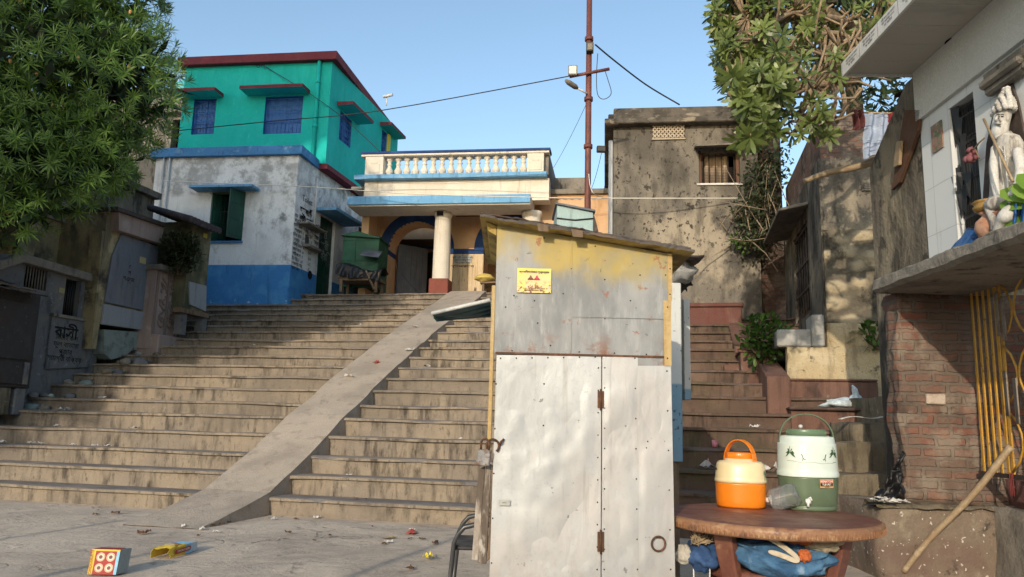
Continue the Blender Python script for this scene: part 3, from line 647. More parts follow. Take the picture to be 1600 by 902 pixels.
a=FE.hit(948,335)[0]; mb=MB(); mb.fbox(FE,a-.08,a+.16,.0,.05,4.33,ez-.05); mb.build('pilaster',m_peach,ph)
mb=MB(); mb.fbox(FE,FE.hit(955,378)[0],FE.hit(962,378)[0],.003,.03,FE.hit(955,378)[1]-.1,FE.hit(955,366)[1]+.4); mb.build('vent',m_dark,ph)
q=FE.rect(862,278,914,303,-1); mb=MB(); mb.fbox(FE,q[0],q[1],-1.25,-1,ez+.13,q[3])
tag(mb.build('parapet_wall',m_concrete),'blackened low parapet wall on the roof left of the steel pole','wall')
# ---------------------------------------------------------------- green tin box, its awning, and the tarp-covered cart
FG=Fr(FP.pt(FP.hit(545,457,.1)[0],-.35,0),-6)
gl,gr=FG.hit(533,430)[0],FG.hit(590,430)[0]; gz=FG.hit(560,362)[1]
gb=thing('tin_shop_box',FG.pt((gl+gr)/2,-.5,zg),'dark green tin shop box with peaked lid left of the first arch','shop box')
mb=MB(); mb.fbox(FG,gl,gr,-.9,0,zg+.25,gz-.12); m_=(gl+gr)/2
for a in (gl+.35*(gr-gl),gr-.02): mb.fbox(FG,a-.012,a+.012,0,.02,zg+.25,gz-.14)
for k in range(3): mb.fbox(FG,gl,gr,0,.012,zg+.4+k*.55,zg+.43+k*.55)
bd=mb.build('body',m_greentin,gb,bevel=.01)
mb=MB(); P=FG.pt; mb.mesh([P(gl-.05,.08,gz-.12),P(gr+.05,.08,gz-.2),P(gr+.05,-.95,gz-.2),P(gl-.05,-.95,gz-.12),P(m_-.1,.08,gz),P(m_-.1,-.95,gz)],[(0,4,5,3),(4,1,2,5),(0,1,4),(3,5,2)]); mb.build('lid',m_greentin,gb)
mb=MB(); mb.hexa([P(m_+.1,.35,gz-.72),P(gr+.1,.35,gz-.78),P(gr+.1,0,gz-.56),P(m_+.1,0,gz-.5),P(m_+.1,.35,gz-.70),P(gr+.1,.35,gz-.76),P(gr+.1,0,gz-.54),P(m_+.1,0,gz-.48)]); mb.build('awning',m_greytin,gb)
for a in (gl+.06,gr-.06):
    mb=MB(); mb.fbox(FG,a-.04,a+.04,-.1,-.02,zg,zg+.25); mb.build('leg',m_black,gb)
FC=Fr(FG.pt(gl-.1,.75,0),-6); cl,cr=FC.hit(527,450)[0],FC.hit(592,450)[0]
ct=thing('handcart',FC.pt((cl+cr)/2,-.2,zg),'low wooden handcart standing before the green tin box','cart')
m_oldwood=mk('old_wood',(.20,.14,.09),[dict(c=(.09,.065,.045),s=(12,12,2),lo=.45,hi=.66,a=.8)],bump=((20,.5,.01),))
mb=MB(); mb.fbox(FC,cl,cr,-.7,0,zg+.30,zg+.36); mb.fbox(FC,cl,cr,-.02,.03,zg+.36,zg+.5); mb.build('deck',m_oldwood,ct)
for a in (cl+.05,cr-.12):
    for o in (-.62,-.06):
        mb=MB(); mb.fbox(FC,a,a+.07,o,o+.06,zg,zg+.3); mb.build('leg',m_oldwood,ct)
mb=MB(); mb.tube([FC.pt(cr-.1,.05,zg+.05),FC.pt(cr-.35,.05,zg+.55)],.03,5); mb.build('brace',m_oldwood,ct)
m_tarp=plain('black_tarpaulin',(.010,.010,.011),.45,var=.4,spec=.4)
def drape(u,v):
    a=cl-.05+(cr-cl+.1)*u; f=v
    z=zg+.62+.10*math.sin(u*5+1)+.05*mnoise.noise(Vec((u*7,v*5,2)))
    if f<.5: return FC.pt(a,-.7+1.44*f,z+.08*math.sin(f*6))
    k=(f-.5)*2; return FC.pt(a,.03+.05*k+.04*mnoise.noise(Vec((u*14,v*2,5)))+.03*math.sin(u*30+k*3),z-k*(.26+.08*math.sin(u*7)))
mb=MB(); mb.grid(drape,50,20); tag(mb.build('tarpaulin',m_tarp),'crumpled black tarpaulin draped over the handcart','tarpaulin')
# market clutter in the second arch: yellow sack and tray
c=FP.hit(757,435,-.2); 
mb=MB(); mb.ball(FP.pt(c[0],-.2,c[1]),.26,.2,.10,14,jit=.5,seed=4); tag(mb.build('yellow_sack',mk('yellow_sack_cloth',(.55,.42,.12),[dict(c=(.35,.26,.08),s=9,lo=.5,hi=.65,a=.7)])),'crumpled yellow sack on a plank beside the second arch','sack')
mb=MB(); l=FP.hit(752,442,-.2);
mb.hexa([FP.pt(l[0],0,l[1]-.05),FP.pt(l[0]+1.3,0,l[1]-.02),FP.pt(l[0]+1.3,-.6,l[1]-.02),FP.pt(l[0],-.6,l[1]-.05),FP.pt(l[0],0,l[1]-.01),FP.pt(l[0]+1.3,0,l[1]+.02),FP.pt(l[0]+1.3,-.6,l[1]+.02),FP.pt(l[0],-.6,l[1]-.01)])
tbn=thing('plank_table',FP.pt(l[0]+.6,-.3,zg),'low plank table under the yellow sack, beside the second arch','table')
mb.build('top',m_oldwood,tbn)
for a in (.08,1.2):
    for o in (-.06,-.54): 
        mb=MB(); mb.fbox(FP,l[0]+a-.03,l[0]+a+.03,o-.03,o+.03,zg,l[1]-.045); mb.build('leg',m_oldwood,tbn)
# ================================================================ right-hand side
m_oldwall=mk('weathered_grey_plaster',(.20,.18,.15),[dict(c=(.085,.077,.066),s=(1.1,1.1,.7),lo=.40,hi=.6,a=.85,d=7),dict(c=(.40,.345,.26),s=(1.0,1.0,.9),lo=.47,hi=.6,a=.8,d=8,z=(6.6,4.2),zn=1.6),dict(c=(.40,.345,.26),s=(1.2,1.2,1.0),lo=.42,hi=.56,a=.8,d=8,x=(2.9,3.7),z=(7.2,6.0),zn=1.2,seed=31),dict(c=(.05,.045,.038),s=(3.2,3.2,.9),lo=.47,hi=.66,a=.6,d=9,r=.7),dict(c=(.035,.03,.026),s=(9,9,7),lo=.575,hi=.63,a=.9,d=5,z=(4.4,6.0),zn=.9),dict(c=(.05,.043,.036),s=(14,14,11),lo=.62,hi=.68,a=.7,d=3)],bump=((5,.5,.05),(30,.5,.02)))
m_stain=mk('black_stained_plaster',(.18,.155,.12),[dict(c=(.32,.27,.19),s=(1.3,1.3,.8),lo=.47,hi=.6,a=.8,d=8),dict(c=(.045,.04,.034),s=(1.7,1.7,.6),lo=.47,hi=.6,a=.9,d=8,r=.7),dict(c=(.08,.07,.055),s=(9,9,.6),lo=.53,hi=.68,a=.6),dict(c=(.02,.019,.017),s=(5,5,4),lo=.58,hi=.66,a=.7,d=7)],bump=((4,.6,.06),(28,.6,.02)))
m_yplaster=mk('pale_ochre_plaster',(.50,.40,.24),[dict(c=(.58,.49,.33),s=2,lo=.45,hi=.6,a=.7),dict(c=(.28,.21,.13),s=(6,6,1.5),lo=.52,hi=.66,a=.7,d=7),dict(c=(.07,.06,.045),s=3,lo=.60,hi=.67,a=.85,d=9,r=.7),dict(c=(.16,.13,.08),s=(12,12,12),lo=.6,hi=.68,a=.6)],bump=((4,.7,.06),(25,.6,.02)))
m_stone=None
def stonemat():
    t=NT('bare_rubble_plaster'); vo=t.n('ShaderNodeTexVoronoi',feature='SMOOTH_F1'); vo.inputs['Scale'].default_value=1; vo.inputs['Smoothness'].default_value=.4
    t.l(t.vmul(t.pos,(2.6,2.6,4.2)),vo.inputs['Vector'])
    d=t.math('ADD',vo.outputs['Distance'],t.math('MULTIPLY',t.noise(4,5),.5))
    c=t.mix(t.mr(d,.55,.82),(.42,.34,.22),(.13,.11,.08))
    c=layers(t,c,[dict(c=(.03,.027,.023),s=(1.6,1.6,1.2),lo=.52,hi=.64,a=.85,d=9,r=.72),dict(c=(.22,.18,.12),s=(5,5,5),lo=.52,hi=.66,a=.6)])
    return t.done(t.bsdf(c,.92,0,.2,t.bump(t.math('SUBTRACT',1.2,d),1,.10,t.bump(t.noise(25,5,.7),.5,.02))))
m_stone=stonemat()
BR1=(.28,.095,.06);BR2=(.20,.08,.055);MO=(.13,.11,.09)
brl=[dict(c=(.15,.115,.09),s=(2.2,2.2,3),lo=.38,hi=.56,a=.85,d=8,r=.7,seed=15),dict(c=(.035,.03,.027),s=(1.3,1.3,1),lo=.52,hi=.66,a=.8,d=8),dict(c=(.23,.19,.15),s=(2.6,2.6,3.2),lo=.49,hi=.6,a=.8,d=9,r=.7),dict(c=(.27,.12,.08),s=(5,5,9),lo=.54,hi=.66,a=.4)]
m_brickf=brickmat('old_brick_front',0,BR1,BR2) if False else brickmat('old_brick_front',-5,(.22,.085,.058),(.15,.066,.05),MO,ls=brl,bumpd=.03,ms=.018,bw=.25,rh=.092)
m_bricks=brickmat('old_brick_side',88,(.28,.105,.07),(.20,.08,.055),MO,ls=brl,bumpd=.03,ms=.018)
m_redpl=mk('red_oxide_plaster',(.165,.09,.068),[dict(c=(.215,.12,.088),s=1.5,lo=.45,hi=.65,a=.6),dict(c=(.10,.055,.042),s=(9,9,.6),lo=.48,hi=.66,a=.75),dict(c=(.05,.035,.03),s=(3,3,1.5),lo=.57,hi=.68,a=.7,d=8),dict(c=(.30,.25,.19),s=(6,6,2),lo=.62,hi=.7,a=.5)],bump=((6,.4,.03),(35,.4,.012)))
m_redbright=mk('worn_red_plaster',(.15,.068,.055),[dict(c=(.24,.15,.115),s=(2,2,.8),lo=.47,hi=.62,a=.7,d=7),dict(c=(.15,.05,.04),s=(9,9,.6),lo=.5,hi=.66,a=.7),dict(c=(.07,.05,.04),s=3,lo=.6,hi=.68,a=.7,d=8)],bump=((6,.4,.03),))
m_brownconc=mk('mossy_brown_cement',(.20,.165,.115),[dict(c=(.13,.105,.07),s=1.6,lo=.45,hi=.62,a=.8),dict(c=(.07,.075,.035),s=(2,2,2),lo=.52,hi=.66,a=.6,d=7),dict(c=(.045,.036,.028),s=(8,8,1),lo=.5,hi=.66,a=.65),dict(c=(.36,.30,.22),s=7,lo=.62,hi=.69,a=.7,d=7)],bump=((4,.7,.06),(26,.6,.02)))
m_wood=mk('brown_board',(.12,.065,.042),[dict(c=(.11,.055,.03),s=(2,14,14),lo=.45,hi=.65,a=.7),dict(c=(.34,.24,.16),s=(3,9,9),lo=.6,hi=.7,a=.5)],rough=.7)
m_bamboo=mk('dry_bamboo',(.34,.25,.15),[dict(c=(.25,.16,.09),s=5,lo=.5,hi=.66,a=.6),dict(c=(.5,.4,.27),s=9,lo=.55,hi=.66,a=.5)],rough=.55,spec=.4)
m_iron=mk('rusty_dark_iron',(.045,.035,.03),[dict(c=(.12,.06,.04),s=12,lo=.52,hi=.66,a=.6)],rough=.6,spec=.4)
# ---------------------------------------------------------------- old grey building
gp=FV(7.6).hit(958,370); FGR=Fr(FV(7.6).pt(gp[0],0,0),-7)
gbld=thing('old_grey_building',FGR.pt(2,-2,3.3),'old flat-roofed grey building with black-spotted plaster and barred window','building')
gz1=FGR.hit(1060,197)[1]; gr_=FGR.hit(1167,300)[0]+.25; gw=FGR.rect(1092,238,1156,287); jv=FGR.rect(1020,197,1069,217)
mb=MB(); wall(mb,FGR,0,gr_,2.6,gz1,[gw],.3); P=FGR.pt
mb.poly([P(0,0,2.6),P(0,0,gz1),P(0,-6,gz1),P(0,-6,2.6)]);mb.poly([P(gr_,0,gz1),P(gr_,0,2.6),P(gr_,-6,2.6),P(gr_,-6,gz1)])
mb.build('wall',m_oldwall,gbld)
z1=FGR.hit(1060,179,.22)[1]; z2=FGR.hit(1060,167,.05)[1]
mb=MB(); mb.fbox(FGR,-.2,gr_+.2,-6.2,.24,gz1,z1-.06); mb.fbox(FGR,-.12,gr_+.12,-6.1,.14,z1-.06,z1+.08); m_soot=mk('sooty_cornice',(.12,.107,.09),[dict(c=(.05,.046,.04),s=(3,3,3),lo=.45,hi=.6,a=.8,d=8),dict(c=(.34,.29,.22),s=(2,2,5),lo=.56,hi=.64,a=.7,d=8)],bump=((6,.5,.04),)); mb.build('cornice',m_soot,gbld,bevel=.02)
mb=MB(); mb.fbox(FGR,.0,gr_+.1,-6,.06,z1+.081,z2); mb.build('roof_parapet',m_soot,gbld,bevel=.025)
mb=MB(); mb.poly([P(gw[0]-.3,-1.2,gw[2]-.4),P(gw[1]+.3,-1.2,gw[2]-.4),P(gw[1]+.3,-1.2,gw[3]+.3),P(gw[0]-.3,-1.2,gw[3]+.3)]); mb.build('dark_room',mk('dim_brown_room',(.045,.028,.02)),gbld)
mb=MB()
for q in ((gw[0],gw[0]+.07),(gw[1]-.07,gw[1])): mb.fbox(FGR,q[0],q[1],-.2,-.1,gw[2],gw[3])
wf=mb.build('window',m_wood,gbld)
mb=MB(); 
for i in range(6): 
    a=gw[0]+.1+(gw[1]-gw[0]-.2)*i/5; mb.tube([FGR.pt(a,-.12,gw[2]),FGR.pt(a,-.12,gw[3])],.013,5)
for i in range(26): 
    a=gw[0]+.07+(gw[1]-gw[0]-.14)*i/25; mb.tube([FGR.pt(a,-.09,gw[2]),FGR.pt(a,-.09,gw[2]+(gw[3]-gw[2])*.55)],.004,4)
for i in range(12):
    z=gw[2]+(gw[3]-gw[2])*.55*i/11; mb.tube([FGR.pt(gw[0]+.07,-.09,z),FGR.pt(gw[1]-.07,-.09,z)],.004,4)
mb.build('grille',m_iron,wf)
mb=MB(); P=FGR.pt
mb.hexa([P(gw[0]-.1,.42,gw[3]+.0),P(gw[1]+.05,.42,gw[3]+.03),P(gw[1]+.05,0,gw[3]+.12),P(gw[0]-.1,0,gw[3]+.1),P(gw[0]-.1,.42,gw[3]+.03),P(gw[1]+.05,.42,gw[3]+.06),P(gw[1]+.05,0,gw[3]+.15),P(gw[0]-.1,0,gw[3]+.13)]); mb.build('sunshade',m_concrete,wf)
mb=MB(); mb.fbox(FGR,gw[0]-.05,gw[1]+.05,-.2,.04,gw[2]-.04,gw[2]); mb.build('window_sill',m_pvc,wf)
c=(gw[0]+gw[1])/2; mb=MB(); mb.grid(lambda u,v:FGR.pt(c-.28+.5*u,-.3+.04*math.sin(u*16),gw[2]+.05+.75*v),20,4); tag(mb.build('hanging_cloth',mk('beige_cloth',(.42,.33,.24))),'beige cloth hanging behind the grille of the grey building window','cloth')
# pierced vent of the parapet
mb=MB(); mb.fbox(FGR,jv[0],jv[1],.004,.012,jv[2],jv[3]); vb=mb.build('vent_block',m_dark,gbld)
mb=MB(); nx,nz=8,3; cw=(jv[1]-jv[0])/nx; ch=(jv[3]-jv[2])/nz
for i in range(nx):
    for j in range(nz):
        c0=jv[0]+(i+.5)*cw;c1_=jv[2]+(j+.5)*ch
        for sx in (-1,1):
            mb.tube([FGR.pt(c0-cw/2,.03,c1_-sx*ch/2),FGR.pt(c0+cw/2,.03,c1_+sx*ch/2)],.022,5)
mb.fbox(FGR,jv[0]-.02,jv[1]+.02,.005,.045,jv[3],jv[3]+.03); mb.fbox(FGR,jv[0]-.02,jv[1]+.02,.005,.045,jv[2]-.03,jv[2]); mb.build('lattice',mk('lattice_cement',(.42,.36,.28)),vb)
mb=MB(); mb.tube([P(-.06,.06,2.8),P(-.06,.06,gz1-.35)],.05,8); mb.build('drainpipe',m_pvc,gbld)
c=FGR.pt(-.22,.05,FGR.hit(950,235)[1]); fl=thing('wall_floodlight',c,'small black floodlight on the white pipe of the grey building','floodlight')
mb=MB(); mb.box(c.x-.16,c.x+.04,c.y-.10,c.y+.02,c.z-.08,c.z+.06); mb.build('lamp_head',m_black,fl,bevel=.015)
mb=MB(); mb.tube([c+Vec((0,0,-.02)),c+Vec((.17,.02,-.10))],.02,6); mb.build('bracket',m_black,fl)
# ---------------------------------------------------------------- red plaster retaining wall at its foot and parapets along the red stairs
FRw=FV(13.6*TD); a0=FRw.hit(1071,500)[0]-1.2; a1=FRw.hit(1160,500)[0]; rz=FRw.hit(1110,476)[1]
mb=MB(); mb.fbox(FRw,a0,a1,-2.2,0,2.5,rz); mb.fbox(FRw,a0,a1+.03,-.3,.05,rz-.05,rz+.03)
tag(mb.build('retaining_wall',m_redbright,bevel=.015),'worn bright red retaining wall closing the top of the red stairs','wall')
def sloped(name,lab,fr_v0,v0,u0,u1,z0,zt0,v1,zt1,mat):
    """wall along the stairs: front at v0 (top zt0) rising to v1 (top zt1)"""
    mb=MB(); p=[S(u0,v0,z0),S(u1,v0,z0),S(u1,v1,z0),S(u0,v1,z0),S(u0,v0,zt0),S(u1,v0,zt0),S(u1,v1,zt1),S(u0,v1,zt1)]; mb.hexa(p)
    return tag(mb.build(name,mat,bevel=.02),lab,'wall')
f=FV(2.95); b1=f.hit(1195,590);b2=f.hit(1223,578); k=FV(3.9); b3=k.hit(1181,568)
sloped('stair_parapet','lower sloping red parapet ending in a square pier beside the red stairs',0,2.95-.3,b1[0],b1[0]+.32,.9,b1[1]+.0,3.9,k.hit(1190,566)[1],m_redpl)
uL=b1[0]
# block behind it, front faces the steps
k=FV(3.86+.002); q0=k.hit(1158,590)[0]; q1=k.hit(1205,560)[0]; zq=k.hit(1180,551)[1]
mb=MB(); mb.fbox(k,q0,q1+.05,-.85,0,1.3,zq); mb.fbox(k,q0-.03,q1+.08,-.88,.03,zq,zq+.04); q00=k.hit(1133,590)[0]; 
tag(mb.build('stair_pier',m_redpl,bevel=.015),'square red plastered pier between the two sloping parapets','pier')
k2=FV(4.05); mb=MB(); mb.fbox(k2,q00,q0-.004,-.8,0,1.4,k2.hit(1145,570)[1]); tag(mb.build('stair_block',m_redpl,bevel=.015),'low red block jutting into the upper red stairs','block')
k=FV(4.9); c1_=k.hit(1158,550); k3=FV(6.2); c3_=k3.hit(1141,502)
sloped('stair_parapet','upper sloping red parapet below the bright red wall',0,4.75,c1_[0]-.12,c1_[0]+.30,1.9,c1_[1]+.08,6.4,k3.hit(1150,502)[1],m_redpl)
# low red wall running right, with the bench in front
fw=FV(3.0); w0=uL+.32; w1=fw.hit(1372,600)[0]; wz=fw.hit(1290,596)[1]
mb=MB(); mb.fbox(fw,w0+.003,w1,-.5,0,.8,wz); mb.fbox(fw,w0+.003,w1,-.5,.03,wz,wz+.035); tag(mb.build('low_wall',m_redpl,bevel=.015),'long low red wall behind the stone bench','wall')
fb=FV(2.35); d0=fb.hit(1236,640)[0]; d1=fb.hit(1372,650)[0]; bzv=fb.hit(1290,637)[1]
bn=thing('stone_bench',fb.pt((d0+d1)/2,-.3,.9),'red cement bench with a dark ledge top in front of the low red wall','bench')
mb=MB(); mb.fbox(fb,d0,d1+.2,-.645,0,.5,bzv-.04)
for i in range(9):
    a=d0+.2+(d1-d0)*i/9; mb.fbox(fb,a,a+.012,0,.006,.7,bzv-.05)
mb.build('base',m_redpl,bn)
mb=MB(); mb.fbox(fb,d0-.03,d1+.2,-.644,.08,bzv-.04,bzv); mb.build('ledge',mk('dark_ledge',(.09,.06,.05),[dict(c=(.17,.11,.09),s=5,lo=.5,hi=.66,a=.6)]),bn,bevel=.015)
# big rough cement steps on the right, below the shrine wall
fs=FV(2.2); e0=fs.hit(1372,630)[0]; ez_=fs.hit(1390,620)[1]
cs=thing('cement_steps',S(4,1.5,0),'rough brown cement side steps between the bench and the brick pillar','steps')
def rough_block(c8,name,parent,seed,mat=m_brownconc):
    lo=[min(p[i] for p in c8) for i in range(3)];
    mb=MB(); mb.hexa(c8); o=mb.build(name,mat,parent)
    bm=bmesh.new(); bm.from_mesh(o.data); bmesh.ops.subdivide_edges(bm,edges=bm.edges,cuts=9,use_grid_fill=True)
    L=ROOT[parent.name] if parent else o.location
    for v in bm.verts:
        q=v.co+L; v.co+=Vec((mnoise.noise(q*2.2+Vec((seed,0,0))),mnoise.noise(q*2.2+Vec((0,seed,9))),mnoise.noise(q*2.2+Vec((5,0,seed)))))*.045+Vec((mnoise.noise(q*7),mnoise.noise(q*7+Vec((3,3,3))),mnoise.noise(q*7+Vec((7,1,1)))))*.018
    bm.to_mesh(o.data); bm.free()
    for p in o.data.polygons: p.use_smooth=True
    return o
def fb8(fr,a0,a1,o0,o1,z0,z1):
    P=fr.pt; return [P(a0,o1,z0),P(a1,o1,z0),P(a1,o0,z0),P(a0,o0,z0),P(a0,o1,z1),P(a1,o1,z1),P(a1,o0,z1),P(a0,o0,z1)]
FX=Fr((0,0,0),0)
def stepblk(px,py,Y,x1,Yb,zb,sd):
    p=PY(px,py,Y); rough_block([(p.x,Y,zb),(x1,Y,zb),(x1,Yb,zb),(p.x,Yb,zb),(p.x,Y,p.z),(x1,Y,p.z),(x1,Yb,p.z),(p.x,Yb,p.z)],'step',cs,sd)
stepblk(1372,619,10.0,5.5,11.3,.3,1); stepblk(1338,661,9.3,5.3,10.1,.2,2); stepblk(1302,692,8.7,5.1,9.4,.1,3); stepblk(1306,742,8.15,5.0,8.8,-.1,4); stepblk(1302,790,7.75,4.6,8.3,-.1,5)
# ---------------------------------------------------------------- ruined house with the tall barred window (right middle)
fr3=FV(3.55); x0=fr3.hit(1287,450)[0]; x1=fr3.hit(1372,450)[0]+2.5
rh=thing('ruined_house',fr3.pt(x0+1,-1.5,1.5),'ruined plaster and brick house with a tall barred window right of the red stairs','house')
zt_=fr3.hit(1300,300)[1]; zb2=fr3.hit(1300,505)[1]; zbr=fr3.hit(1320,246)[1]
mb=MB(); P=fr3.pt; mb.poly([P(x0,0,1),P(x1,0,1),P(x1,0,zbr),P(x0,0,zbr)],0)
FRS=Fr(P(x0,0,0),180-3-90)   # placeholder frame
# side wall facing the stairs (normal towards -u), running away from the viewer
FRL=Fr(P(x0,-4.4,0),-(90+TH)+0); L4=4.4
bw0,bw1=FRL.hit(1241,430)[0],FRL.hit(1264,430)[0]; bwz0=FRL.hit(1252,500)[1]; bwz1=FRL.hit(1256,350)[1]
wall(mb,FRL,0,L4,1,zbr,[(bw0,bw1,bwz0,bwz1)],.18)
mb.poly([P(x0,0,zbr),P(x1,0,zbr),P(x1,-4.4,zbr),P(x0,-4.4,zbr)])
mb.build('wall',m_stain,rh)
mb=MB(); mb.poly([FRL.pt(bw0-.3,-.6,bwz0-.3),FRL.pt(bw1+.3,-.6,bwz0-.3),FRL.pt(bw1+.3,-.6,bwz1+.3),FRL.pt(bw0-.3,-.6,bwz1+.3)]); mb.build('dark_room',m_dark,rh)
mb=MB()
for i in range(6):
    a=bw0+(bw1-bw0)*(i+.5)/6; mb.tube([FRL.pt(a,-.05,bwz0),FRL.pt(a,-.05,bwz1)],.016,6)
for f in (.03,.3,.6,.97): mb.fbox(FRL,bw0,bw1,-.06,-.03,bwz0+(bwz1-bwz0)*f-.02,bwz0+(bwz1-bwz0)*f+.02)
mb.build('window_bars',m_iron,rh)
cz=FRL.hit(1262,322)[1]
mb=MB(); Q=FRL.pt; mb.hexa([Q(bw0-.6,.5,cz-.10),Q(bw1+.25,.5,cz-.10),Q(bw1+.25,0,cz),Q(bw0-.7,0,cz),Q(bw0-.6,.5,cz-.05),Q(bw1+.25,.5,cz-.05),Q(bw1+.25,0,cz+.06),Q(bw0-.7,0,cz+.06)]); mb.build('sunshade',m_concrete,rh,bevel=.01)
# rubble patch, ochre apron and grey ledge blocks low on the front
z4=fr3.hit(1320,360)[1]
mb=MB(); mb.fbox(fr3,x0+.02,x1,.003,.05,zb2-.05,z4); mb.build('rubble_face',m_stone,rh)
FA=FV(3.3); l=FA.hit(1230,560)[0]; za=FA.hit(1260,542)[1]; zb3=FA.hit(1320,506)[1]; ar_=FA.hit(1292,520)[0]
ap=rough_block(fb8(FA,l,x1,-.3,0,1.0,za),'apron',rh,7,m_yplaster)
rough_block(fb8(FA,ar_,x1,-.29,-.02,za-.05,zb3),'apron',rh,8,m_yplaster)
k0=FA.hit(1214,530)[0];k1=FA.hit(1268,530)[0];zk=FA.hit(1240,515)[1]; zk2=FA.hit(1275,492)[1];k2=FA.hit(1287,500)[0]
m_ledgegrey=mk('grey_cement_ledge',(.36,.35,.32),[dict(c=(.2,.19,.17),s=3,lo=.5,hi=.66,a=.7),dict(c=(.48,.46,.42),s=6,lo=.56,hi=.66,a=.6)])
mb=MB(); mb.fbox(FA,k0,k1,-.7,.02,za+.001,zk); mb.build('ledge_block',m_ledgegrey,rh,bevel=.02)
mb=MB(); mb.fbox(FA,k1+.003,k2,-.5,.03,za+.002,zk2); mb.build('ledge_block',m_ledgegrey,rh,bevel=.02)
# brick upper part, left of the washing
FBk=FV(3.2+.6); u0=FBk.hit(1285,220)[0]; zz=FBk.hit(1300,120)[1]; zlow=zbr+.01
bu=[P(x0+.05,-.1,zlow),P(x1,-.1,zlow),P(x1,-4.2,zlow),P(x0+.05,-4.2,zlow)]
mb=MB(); ztop=fr3.hit(1300,178)[1]
up=Vec((0,0,ztop-zlow)); mb.poly([bu[0],bu[1],bu[1]+up,bu[0]+up],0); mb.poly([bu[3],bu[0],bu[0]+up,bu[3]+up*1.05],1); mb.poly([bu[0]+up,bu[1]+up,bu[2]+up,bu[3]+up*1.05],0)
mb.build('brick_storey',[m_brickf,m_bricks],rh)
mb=MB(); v=fr3.rect(1346,285,1361,299,.0); mb.fbox(fr3,v[0],v[1],.002,.03,v[2],v[3]); 
for k in range(5): mb.fbox(fr3,v[0]+.02,v[1]-.02,.03,.04,v[2]+(v[3]-v[2])*(k+.2)/5,v[2]+(v[3]-v[2])*(k+.6)/5)
mb.build('air_brick',m_concrete,rh)
# back wall between ruined house and grey building
FK=Fr(Q(0,0,0),0); mb=MB(); p=FGR.pt(gr_+.02,-.4,0); q=Q(0,0,0)
mb.poly([(p.x,p.y,2),(q.x,q.y,2),(q.x,q.y,8.9),(p.x,p.y,8.3)],0); mb.poly([(p.x,p.y,2),(p.x,p.y,8.3),(p.x+.5,p.y+2,8.3),(p.x+.5,p.y+2,2)])
mb.poly([(q.x,q.y,2),(q.x+1,q.y+.8,2),(q.x+1,q.y+.8,zbr+.3),(q.x,q.y,zbr+.3)])
tag(mb.build('boundary_wall',brickmat('sooty_brick',-20,(.11,.05,.036),(.075,.042,.032),(.06,.05,.04),ls=brl[:2],bumpd=.03,ms=.018,rh=.1)),'dark overgrown wall between the grey building and the ruined house','wall')
# ---------------------------------------------------------------- shrine on the right: plaster wall, tiled pier, door, soffit, ledge, brick pillar
SX=3.78
FSH=Fr((SX,9.4,0),-91.5)       # s grows towards the viewer, faces -X
sh=thing('shrine_building',FSH.pt(2,-1,0),'white-tiled shrine building with wide soffit on a brick base, right edge','building')
m_tile=brickmat('white_wall_tile',88.5,(.74,.76,.76),(.70,.72,.73),(.55,.56,.55),bw=.30,rh=.42,ms=.004,off=0,bumpd=.003,gloss=.28,spec=.5,ls=[dict(c=(.42,.38,.32),s=(4,4,1),lo=.6,hi=.72,a=.5)])
m_tilef=brickmat('white_front_tile',0,(.74,.76,.76),(.70,.72,.73),(.55,.56,.55),bw=.30,rh=.42,ms=.004,off=0,bumpd=.003,gloss=.28,spec=.5)
m_soffit=brickmat('soffit_plaster',0,(.50,.47,.42),(.47,.44,.39),(.58,.55,.48),bw=9,rh=9,ms=.001,off=0,ls=[dict(c=(.33,.31,.28),s=(.7,1.2,1),lo=.5,hi=.66,a=.7)],gloss=.5)
def sx(px,py,o=0): return FSH.hit(px,py,o)
zl0=2.47; lz=2.58
sft=PY(1325,172,7.5).z+.02
tp0=sx(1447,300)[0]+.0; tp1=sx(1494,300)[0]; dr1=sx(1535,300)[0]; 
ztile=sx(1410,205)[1]
# plaster wall far part
s0=sx(1366,400)[0]; zs0=sx(1368,258)[1]
mb=MB(); sL=9.4-7.02; mb.poly([FSH.pt(s0,0,0),FSH.pt(sL,0,0),FSH.pt(sL,0,zl0+.05),FSH.pt(s0,0,zl0+.05)]); mb.poly([FSH.pt(s0,0,zl0+.05),FSH.pt(tp0,0,zl0+.05),FSH.pt(tp0,0,sft),FSH.pt(sx(1418,180)[0],0,sft),FSH.pt(s0,0,zs0)])
mb.poly([FSH.pt(s0,0,0),FSH.pt(s0,0,zs0),FSH.pt(s0,-2,zs0),FSH.pt(s0,-2,0)]); mb.build('plaster_wall',m_stain,sh)
zdt=sx(1500,150)[1]
zb0=lz+.004
mb=MB(); wall(mb,FSH,tp0,6.5,lz-.05,sft,[(tp1,dr1,zb0,3.95)],.28,.012); mb.build('tiled_wall',m_tile,sh)
mb=MB(); mb.fbox(FSH,tp0-.005,6.5,.013,.05,4.03,sft-.003); mb.build('lintel_beam',mk('off_white_paint',(.62,.62,.60)),sh)
q0=sx(1548,70)[0];q1=sx(1600,40)[0]+.1; z=sx(1575,75)[1]; mb=MB(); mb.fbox(FSH,q0,q1,.014,.09,3.78,3.97); mb.fbox(FSH,q0,q1,.014,.13,3.83,3.9); mb.build('moulding',m_concrete,sh,bevel=.02)
